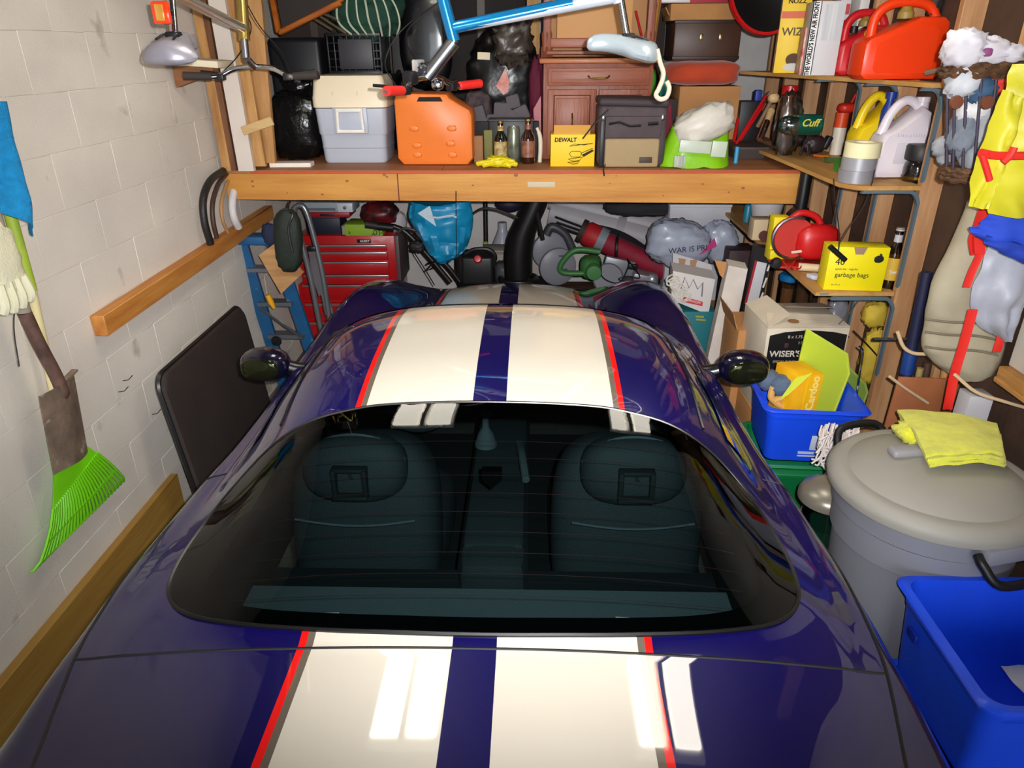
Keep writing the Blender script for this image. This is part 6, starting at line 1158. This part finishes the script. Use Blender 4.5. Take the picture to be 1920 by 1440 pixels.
# hand truck and camp bag
t = thing('hand_truck', 'grey tubular hand truck leaning before the red tool chest', 'hand truck', (-1.36, 4.36, 0)); tubm = mat((150, 152, 156), .3, .7)
pa = [pix(x, y, Y=4.36) for x, y in ((598, 600), (582, 520), (562, 440), (552, 396), (562, 385), (574, 396), (590, 450), (606, 520), (618, 600))]
fo = [Vector((p.x+.04, p.y, .03)) for p in (pa[0], pa[-1])]
part('tube_frame', B().tube([fo[0]]+crv(pa, 5)+[fo[1]], .017, 10), tubm, t, True); part('plate', B().prism([pix(x, y, Y=4.375) for x, y in ((578, 470), (596, 474), (610, 545), (598, 556), (586, 520))], (0, .006, 0)), mat((130, 124, 128), .4, .6), t, True)
for k, (a, c) in enumerate((((588, 470), (612, 590)), ((596, 500), (625, 592)))): part('slat_tube', B().cyl(pix(*a, Y=4.385), pix(*c, Y=4.385), .010, n=8), tubm, t, True)
part('clip', B().box(pix(585, 466, Y=4.345), (.05, .03, .035), None, .008), BLACK, t, True); part('toe_plate', B().box((fo[0]+fo[1])/2+Vector((0, -.1, 0)), (.3, .2, .01)), tubm, t, True)
for p in fo: part('wheel', B().lathe([(0, -.025), (.07, -.025), (.08, -.015), (.08, .015), (.07, .025), (0, .025)], Matrix.Translation(p+Vector((0, .08, .055))) @ Matrix.Rotation(PI/2, 4, 'Y'), 20), RUBBER, t, True)
t = thing('camp_bag', 'dark green carry bag slung on the grey hand truck', 'bag', pix(541, 500, Y=3.93)); part('bag', B().blob(pix(541, 452, Y=3.92), (.155, .10, .36), .03, 3, .75, (26, 20), 3, R=Ry(6), crease=.1), mat((24, 33, 24), .7, bump=.3), t, True); part('strap', B().tube(crv([Vector((pix(541, 390, Y=3.97).x, 4.015, 1.31)), pix(541, 384, Y=3.96), pix(541, 398, Y=3.92), pix(549, 402, Y=3.87), pix(541, 430, Y=3.86), pix(549, 475, Y=3.86)], 5), .006, 6), BLACK, t, True)
# tool chest
t, w_, h_ = FB('tool_chest', 'red steel tool chest with grey drawer strips under the loft', 'tool chest', 568, 442, 746, 534, 5.0); R_ = mat((188, 18, 24), .35, coat=.3)
part('cabinet', B().box((0, .2, h_/2), (w_, .4, h_), None, .006), R_, t)
n_ = [(.80, .13), (.62, .17), (.36, .26), (.10, .22)]
for zc, hh in ((.77, .12), (.60, .17), (.36, .26), (.11, .22)):
    d_ = part('drawer', B().box((-.02, -.006, h_*zc), (w_*.90, .02, h_*hh), None, .004), R_, t)
    part('pull_strip', B().box((-.02, -.018, h_*(zc+hh/2-.02)), (w_*.88, .012, .016), None, .004), mat((170, 170, 170), .3, .7), d_)
part('side_panel', B().box((w_/2+.012, .2, h_*.5), (.03, .38, h_*.98), None, .004), mat((90, 74, 76), .5), t)
part('name_plate', B().box((w_*.19, -.008, h_*.90), (.10, .008, .026), None, .004), BLACK, t); text('HUSKY', (w_*.20, -.0135, h_*.90), .021, WHITE, t, bold=.0006)
ztc = t.location.z+h_; zb_ = t.location.z
t = thing('tool_cabinet', 'red rolling tool cabinet under the smaller tool chest', 'tool cabinet', (t.location.x-.02, 5.0, 0)); H2 = zb_-.002
part('cabinet', B().box((0, .21, H2/2+.04), (w_*1.05, .42, H2-.08), None, .006), R_, t)
for k in range(3):
    d_ = part('drawer', B().box((0, -.006, .08+H2*(.17+.29*k)), (w_*.96, .02, H2*.24), None, .004), R_, t); part('pull_strip', B().box((0, -.018, .08+H2*(.17+.29*k)+H2*.09), (w_*.94, .012, .016), None, .004), mat((170, 170, 170), .3, .7), d_)
for x in (-.3, .3): part('caster', B().lathe([(0, -.015), (.04, -.015), (.04, .015), (0, .015)], Matrix.Translation((x, .1, .04)) @ Matrix.Rotation(PI/2, 4, 'Y'), 16), RUBBER, t)
def ON(name, label, cat, x0, y0, x1, y1, Y, z, m, d=.2, bev=.004):
    t, w_, h_ = FB(name, label, cat, x0, y0, x1, y1, Y, zfix=z+.001); part('carton', B().box((0, d/2, h_/2), (w_, d, h_), None, bev), m, t); return t, w_, h_
t, w1, h1 = ON('navy_tote', 'dark navy tote on the left of the red tool chest', 'tote', 576, 408, 640, 442, 5.03, ztc, mat((22, 26, 44), .5)); z2 = ztc+h1+.001
part('lid', B().box((0, .1, h1), (w1*1.04, .21, .012), None, .004), mat((40, 44, 60), .5), t)
t, w1, h1 = ON('red_case', 'red plastic case on top of the navy tote', 'case', 572, 398, 656, 408, 5.03, z2, mat((150, 22, 34), .4)); part('handle', B().box((0, -.004, h1*.5), (.1, .012, .014), None, .003), BLACK, t); z3 = z2+h1+.001
t, w1, h1 = ON('printer', 'silver grey printer on top of the red case', 'printer', 570, 380, 663, 398, 5.03, z3, mat((150, 160, 166), .4)); part('front_panel', B().box((w1*.34, -.004, h1*.5), (w1*.30, .012, h1*.96), None, .003), mat((196, 200, 206), .4), t); part('dial', B().lathe([(0, .008), (.012, .007), (.013, 0)], Matrix.Translation((w1*.34, -.010, h1*.5)) @ Matrix.Rotation(PI/2, 4, 'X'), 12), STEEL, t); part('slot', B().box((-w1*.16, -.003, h1*.3), (w1*.6, .008, h1*.25)), mat((90, 98, 104), .5), t)
t, w1, h1 = ON('bag_carton', 'lime green carton of bags marked 10 lying on the tool chest', 'box', 648, 421, 718, 445, 4.99, ztc, mat((140, 176, 44), .5, wear=((60, 86, 20), 26, .62), var=.03)); text('10', (w1*.36, -.002, h1*.34), .06, mat((20, 26, 10), .6), t, R=Ry(180)); part('side_end', B().box((-w1*.5-.012, .1, h1*.45), (.025, .18, h1*.8), None, .003), mat((150, 140, 120), .7), t)
solo('black_helmet', 'black and red gear heaped on the right of the tool chest', 'helmet', B().blob(pix(712, 400, Y=5.1), (.26, .2, .16), .1, 3, .8, seed=3, crease=.2), mat((24, 18, 20), .4, col2=(110, 20, 26), sc=12))
solo('white_toolbag', 'white bag showing behind the black mower handle', 'bag', B().blob(pix(742, 415, Y=5.15), (.16, .12, .15), .08, 4, .8, seed=4), mat((186, 180, 182), .6))
# snow blower
t = thing('snow_blower', 'black snow blower with curved chute, engine and folded handles', 'snow blower', (-.35, 4.95, 0)); bk_ = mat((24, 23, 24), .4)
part('engine', B().box(pix(897, 500, Y=4.93), (.22, .24, .20), None, .02, 3), mat((30, 29, 31), .45), t, True); part('fuel_cap', B().lathe([(0, .035), (.022, .033), (.03, .02), (.03, 0)], Matrix.Translation(pix(896, 486, Y=4.80)) @ Matrix.Rotation(1.2, 4, 'X'), 18), REDP, t, True)
part('engine_shroud', B().blob(pix(870, 505, Y=4.97), (.12, .2, .26), .04, 3, .7), bk_, t, True); part('engine_top', B().tube(crv([pix(x, y, Y=4.85) for x, y in ((872, 476), (890, 468), (915, 468), (928, 480), (924, 500))], 4), .016, 8), bk_, t, True)
part('gear_box', B().blob(pix(943, 510, Y=4.95), (.12, .16, .16), .05, 3, .7), mat((64, 62, 64), .5), t, True)
cc = crv([pix(x, y, Y=4.86) for x, y in ((1012, 360), (995, 400), (978, 440), (972, 480), (972, 520))], 5); b = B(); b.loft([[p+Vector((.105*(1-.12*abs(i/20-.5))*math.cos(a), .10*math.sin(a), .03*math.cos(a))) for a in np.linspace(0, 2*PI, 21)[:-1]] for i, p in enumerate(cc)]); part('chute', b, mat((20, 18, 19), .35), t, True)
part('chute_ring', B().tube([cc[-1]+Vector((.125*math.cos(a), .12*math.sin(a), -.01)) for a in np.linspace(0, 2*PI, 24)[:-1]], .022, 8, True), bk_, t, True); part('chute_hinge', B().cyl(pix(1006, 395, Y=4.78), pix(1018, 450, Y=4.78), .014, n=8), bk_, t, True)
part('crank_rod', B().tube(crv([pix(x, y, Y=4.82) for x, y in ((884, 402), (905, 391), (930, 393), (955, 402), (978, 412))], 5), .009, 8), CHROME, t, True)
part('auger_housing', B().box((-.2, 5.14, .3), (.62, .26, .42), None, .03), mat((26, 24, 25), .5), t, True); part('axle', B().cyl((-.55, 5.12, .16), (.12, 5.12, .16), .02), STEEL, t, True)
for x in (-.58, .16): part('wheel', B().lathe([(0, -.05), (.15, -.05), (.17, -.03), (.17, .03), (.15, .05), (0, .05)], Matrix.Translation((x, 5.1, .17)) @ Matrix.Rotation(PI/2, 4, 'Y'), 24), RUBBER, t, True)
for pts, r in ((((738, 424), (762, 436), (800, 476), (845, 530)), .017), (((775, 428), (800, 460), (840, 500), (862, 528)), .015), (((708, 424), (738, 427)), .026)):
    part('handle_bar', B().tube(crv([pix(x, y, Y=4.66 if r < .02 else 4.66) for x, y in pts], 5), r, 10), bk_, t, True)
part('hand_grip', B().cyl(pix(686, 420, Y=4.66), pix(735, 428, Y=4.66), .026, .022), mat((34, 26, 26), .6), t, True)
part('lever', B().tube(crv([pix(x, y, Y=4.62) for x, y in ((745, 436), (760, 428), (785, 434))], 4), .009, 8).tube([pix(786, 426, Y=4.62), pix(794, 416, Y=4.62), pix(800, 422, Y=4.62)], .012, 8), mat((60, 54, 54), .4), t, True); part('control_cable', B().tube(crv([pix(x, y, Y=4.62) for x, y in ((760, 440), (775, 470), (800, 510), (815, 535))], 5), .004, 5), BLACK, t, True)
part('cable_spool', B().blob(pix(783, 462, Y=4.62), (.10, .08, .07), .15, 5, .8), mat((34, 32, 34), .6), t, True); part('gear_stop', B().tube([pix(800, 495, Y=4.63), pix(815, 490, Y=4.63), pix(798, 508, Y=4.63), pix(815, 500, Y=4.63)], .007, 6), bk_, t, True)
# teal shopping bag hung on the beam
t = thing('shopping_bag', 'teal blue plastic bag hung by a cord from the beam', 'bag', pix(828, 488, Y=4.55)); tl_ = mat((16, 132, 176), .4, var=.1, sc=5, bump=.35, bsc=12)
L_ = crv([pix(x, y, Y=4.45) for x, y in ((770, 378), (767, 405), (788, 440), (804, 470), (826, 492))], 6); R2_ = crv([pix(x, y, Y=4.45) for x, y in ((882, 378), (887, 410), (882, 450), (868, 478), (840, 493))], 6)
b = B(); b.loft([[(l+r)/2+Vector(((r-l).length/2*math.cos(a), .11*math.sin(a)*min(1, (r-l).length/.2)+.035*noise.noise(Vector((math.cos(a)*3, math.sin(a)*3, k*.35)))+.03*abs(noise.noise(Vector((math.cos(a)*5, math.sin(a)*5, k*.5)))), .02*noise.noise(Vector((a, k*.4, 3))))) for a in np.linspace(0, 2*PI, 29)[:-1]] for k, (l, r) in enumerate(zip(L_, R2_))][::-1]); part('bag', b, tl_, t, True)
part('white_print', B().prism([pix(x, y, Y=4.338) for x, y in ((783, 400), (806, 386), (818, 425))], (0, .004, 0)), mat((180, 200, 210), .5), t, True, label='white printed triangle'); part('tie_cord', B().cyl(pix(855, 374, Y=4.34), pix(856, 488, Y=4.33), .0025, n=6), BLACK, t, True); part('draw_string', B().tube(crv([pix(x, y, Y=4.325) for x, y in ((804, 406), (822, 408), (846, 404), (856, 408))], 4), .006, 6), mat((200, 206, 210), .6), t, True)
# back wall pieces
t = thing('broom', 'black pole with lime tip leaning on the white back wall', 'broom', (pix(911, 470, Y=5.85).x, 5.85, 0)); p0, p1 = pix(910, 380, Y=5.9), pix(911, 465, Y=5.86); part('pole', B().cyl(p0+Vector((0, 0, .1)), Vector((p1.x, 5.84, .03)), .02, n=10), BLACK, t, True); part('lime_tip', B().cyl(p1+Vector((0, -.03, .06)), p1+Vector((0, -.03, -.03)), .022, n=10), LIME, t, True)
solo('white_jug', 'translucent white jug standing against the back wall behind the chute', 'jug', B().lathe([(0, 0), (.12, 0), (.13, .03), (.13, .55), (.05, .72), (.04, .75), (.04, .80), (0, .80)], c=(pix(942, 480, Y=5.7).x, 5.75, 0), sx=.9), mat((176, 178, 190), .3))
t, w_, h_ = FB('carton', 'plain pale carton standing on the floor behind the chute', 'box', 905, 470, 1040, 528, 5.38, zfix=0); part('carton', B().box((0, .1, h_/2), (w_, .2, h_), None, .004), mat((170, 160, 150), .7), t); part('tape', B().box((0, -.001, h_*.97), (w_, .003, .02)), mat((140, 130, 118), .6), t)
t = thing('dark_ball', 'dark ball hung in a net under the loft behind the snow blower chute', 'ball', pix(955, 392, Y=5.4)); q = pix(955, 380, Y=5.4); part('ball', B().blob(q, (.22, .2, .14), 0, e=1), mat((34, 28, 48), .6), t, True); part('hanger', B().cyl(q, Vector((q.x, q.y, 1.462)), .006, n=6), BLACK, t, True)

# rolled vinyl pipes, black bag above
t = thing('foam_roll', 'long pale grey rolled mat lying across the clutter', 'roll', pix(1150, 440, Y=5.35)); p0, p1 = pix(1032, 398, Y=5.66), pix(1275, 462, Y=5.52)
for k, (o_, r) in enumerate((((0, 0, .0), .13), ((0, .02, .10), .10))): part('roll', B().tube([p0+Vector(o_), p0.lerp(p1, .45)+Vector(o_), p1+Vector(o_)], [r*.8, r, r*1.05], 20), mat((176, 172, 176), .5), t, True)
part('end_collar', B().tube([p0.lerp(p1, .5)+Vector((0, -.01, 0)), p0.lerp(p1, .56)+Vector((0, -.01, 0))], .142, 20), mat((160, 156, 160), .5), t, True)
solo('black_duffel', 'black duffel bag wedged under the loft above the grey roll', 'bag', B().blob(pix(1200, 388, Y=5.15), (.52, .2, .11), .08, 4, .7, seed=6, crease=.2), mat((30, 29, 34), .8))
# camp chair in burgundy sleeve
t = thing('camp_chair', 'burgundy folding chair in its sleeve with a grey band', 'chair', pix(1200, 480, Y=4.75)); mg = mat((140, 16, 44), .7, var=.1, bump=.3, bsc=30); A, C = pix(1098, 436, Y=5.22), pix(1272, 518, Y=5.10)
Lr = lambda f: A.lerp(C, f)
part('sleeve', B().tube([Lr(.18), Lr(.5), Lr(1.0)], [.085, .08, .075], 18), mg, t, True); part('head', B().tube([Lr(-.02), Lr(.02), Lr(.14)], [.07, .09, .09], 18), mat((176, 24, 34), .6), t, True, label='red end of the sleeve'); part('end_cap', B().tube([Lr(-.06), Lr(-.01)], [.085, .088], 18), mat((46, 34, 30), .7), t, True); part('grey_band', B().tube([Lr(.13), Lr(.21)], [.094, .092], 18), mat((126, 134, 140), .6), t, True)
part('strap', B().tube([Lr(.34)+Vector((.084*math.cos(a)*.2, .088*math.cos(a), .09*math.sin(a))) for a in np.linspace(0, 2*PI, 20)[:-1]], .012, 6, True), BLACK, t, True); part('black_flap', B().sheet(lambda u, v: Lr(.12+.6*u)+Vector((0, -.04+.10*v, .085+.03*math.sin(u*PI)*(v+.2))), 14, 5, .006), mat((44, 42, 48), .8), t, True)
part('rod_legs', B().tube([Lr(-.08)+Vector((-.16, 0, .05)), Lr(-.03)], .008, 6).tube([Lr(-.08)+Vector((-.15, 0, .02)), Lr(-.03)+Vector((0, 0, -.03))], .008, 6).tube([Lr(-.08)+Vector((-.17, 0, .09)), Lr(-.03)+Vector((0, 0, .03))], .008, 6), BLACK, t, True)
# mitre saw
t = thing('mitre_saw', 'grey mitre saw with green motor and round blade guards', 'saw', (pix(1100, 520, Y=5.04).x, 5.04, .30)); gm = mat((150, 152, 158), .4, .3); gr_ = mat((58, 116, 56), .45)
for k, (x, y, r, Y) in enumerate(((1032, 470, .135, 5.12), (1046, 500, .135, 5.02))):
    part('blade_guard', B().lathe([(0, .03), (r*.3, .03), (r*.8, .026), (r, .012), (r*1.02, 0), (r, -.02), (0, -.02)], Matrix.Translation(pix(x, y, Y=Y)) @ Matrix.Rotation(PI/2, 4, 'X') @ Matrix.Rotation(.25, 4, 'Y'), 36), mat((132, 132, 140), .45), t, True)
for x, y in ((1052, 480), (1030, 505), (1060, 505)): part('vent_slot', B().box(pix(x, y, Y=4.985), (.03, .004, .012), None, .004), mat((70, 70, 76), .6), t, True)
part('motor', B().blob(pix(1108, 500, Y=5.001), (.16, .2, .16), .03, 3, .7, (24, 16)), gr_, t, True); part('handle', B().tube(crv([pix(x, y, Y=4.94) for x, y in ((1110, 512), (1060, 512), (1050, 500), (1070, 474), (1090, 468), (1125, 472))], 5), .021, 10), gr_, t, True); part('motor_cap', B().lathe([(0, .09), (.05, .085), (.06, .06), (.06, 0)], Matrix.Translation(pix(1112, 506, Y=4.94)) @ Matrix.Rotation(PI/2, 4, 'X'), 24), mat((70, 128, 70), .45), t, True)
part('fence', B().box(pix(1160, 500, Y=5.06), (.22, .05, .12), Ry(12), .008), gm, t, True); part('turntable', B().lathe([(0, .03), (.14, .03), (.15, .02), (.15, -.03), (0, -.03)], c=pix(1175, 528, Y=5.06)), mat((126, 126, 132), .4, .3), t, True); part('table_wing', B().box(pix(1205, 515, Y=5.04), (.16, .2, .05), Ry(10), .01), gm, t, True); part('clamp_block', B().box(pix(1186, 500, Y=4.96), (.07, .03, .04), Ry(8), .006), BLACK, t, True)
part('carry_arm', B().tube(crv([pix(x, y, Y=5.06) for x, y in ((1025, 440), (1035, 425), (1060, 440), (1075, 470))], 5), .03, 10), mat((60, 60, 66), .45), t, True); part('power_cord', B().tube(crv([pix(x, y, Y=4.90) for x, y in ((1125, 490), (1130, 520), (1160, 530), (1178, 500), (1176, 485))], 6).__add__(crv([pix(x, y, Y=4.90) for x, y in ((1176, 485), (1200, 520), (1175, 518), (1160, 524), (1185, 530))], 6)), .005, 6), BLACK, t, True)
part('lower_guard', B().lathe([(0, .01), (.10, .01), (.11, 0), (0, -.01)], Matrix.Translation(pix(1140, 522, Y=4.94)) @ Matrix.Rotation(1.3, 4, 'X'), 26), mat((110, 110, 116), .5), t, True); part('steel_foot', B().box(pix(1208, 530, Y=4.94), (.10, .03, .02), Ry(6)).blob(pix(1222, 526, Y=4.98), (.09, .1, .12), .04, 3, .8), mat((170, 172, 178), .3, .6), t, True)
zt_ = pix(1100, 545, Y=5.04).z
solo('work_bench', 'dark work bench carrying the mitre saw under the loft', 'bench', B().box((pix(1110, 540, Y=5.16).x, 5.18, zt_-.06), (.78, .46, .03), None, .004).box((pix(1110, 540, Y=5.16).x-.36, 5.18, (zt_-.075)/2), (.05, .42, zt_-.075)).box((pix(1110, 540, Y=5.16).x+.36, 5.18, (zt_-.075)/2), (.05, .42, zt_-.075)), wood((110, 76, 50), (80, 54, 36), 'X'))
# grey carrier bag
t = thing('shopping_bag', 'pale grey plastic carrier bag with dark lettering under the beam', 'bag', pix(1280, 490, Y=4.6)); gb_ = mat((166, 172, 188), .3, bump=.35, bsc=12)
part('bag', B().blob(pix(1272, 456, Y=4.66), (.42, .26, .30), .07, 3, .75, (36, 24), 9, R=Ry(10), crease=.18, cf=4), gb_, t, True); part('loose_end', B().blob(pix(1350, 455, Y=4.72), (.24, .2, .30), .08, 3, .8, (28, 20), 4, R=Ry(-25), crease=.25, cf=4), gb_, t, True)
text('WAR IS PRI', pix(1290, 468, Y=4.50)-t.location, .05, mat((40, 40, 60), .6), t, R=Ry(-6)); part('pink_print', B().prism([pix(x, y, Y=4.515) for x, y in ((1312, 478), (1344, 462), (1340, 446), (1326, 462))], (0, .004, 0)), mat((190, 50, 120), .5), t, True)
t, w_, h_ = FB('polystyrene_box', 'white foam box behind the grey carrier bag', 'box', 1254, 386, 1368, 420, 5.0, zfix=.40); part('box', B().box((0, .1, h_/2), (w_, .2, h_), None, .006), mat((200, 200, 206), .7), t); part('lid', B().box((0, .1, h_), (w_*1.02, .21, .02), None, .006), mat((208, 208, 212), .7), t)
solo('box_stack', 'brown carton supporting foam box and bags under the loft', 'box', B().box((pix(1300, 400, Y=5).x, 4.92, .2), (.7, .62, .396), None, .004), CARD)
t, w_, h_ = FB('dark_carton', 'dark striped carton behind the long white carton', 'box', 1362, 470, 1412, 520, 4.5, zfix=0); part('carton', B().box((0, .1, h_/2), (w_, .2, h_), None, .004), mat((70, 40, 40), .6, col2=(40, 30, 34), sc=8), t)
# pegs and hangers behind the hanging things on the right
t = thing('coat_peg', 'dark wooden peg arm on the right wall carrying the rain jacket', 'peg', (1.73, 2.235, 2.02))
part('arm', B().bar((1.40, 2.235, 2.02), (1.735, 2.235, 2.02), .022, .028, bev=.006), mat((70, 46, 30), .6), t, True); part('back_plate', B().box((1.727, 2.235, 2.02), (.016, .06, .10), None, .004), mat((70, 46, 30), .6), t, True)
for o in list(COL.objects):
    if o.name == 'blue_cloth': part('hang_loop', B().cyl(Vector((1.52, 2.255, 2.01)), pix(1890, 420, Y=2.25), .006, n=6), mat((20, 54, 160), .8), o, True)
    if o.name == 'wicker_basket': part('hanger', B().tube([bx(126)+Vector((.11, .03, 0)), Vector((1.71, 2.80, bx(126).z+.03))], .006, 6).tube([bx(316)+Vector((.08, .03, 0)), Vector((1.71, 2.80, bx(316).z))], .006, 6), mat((60, 42, 28), .7), o, True)
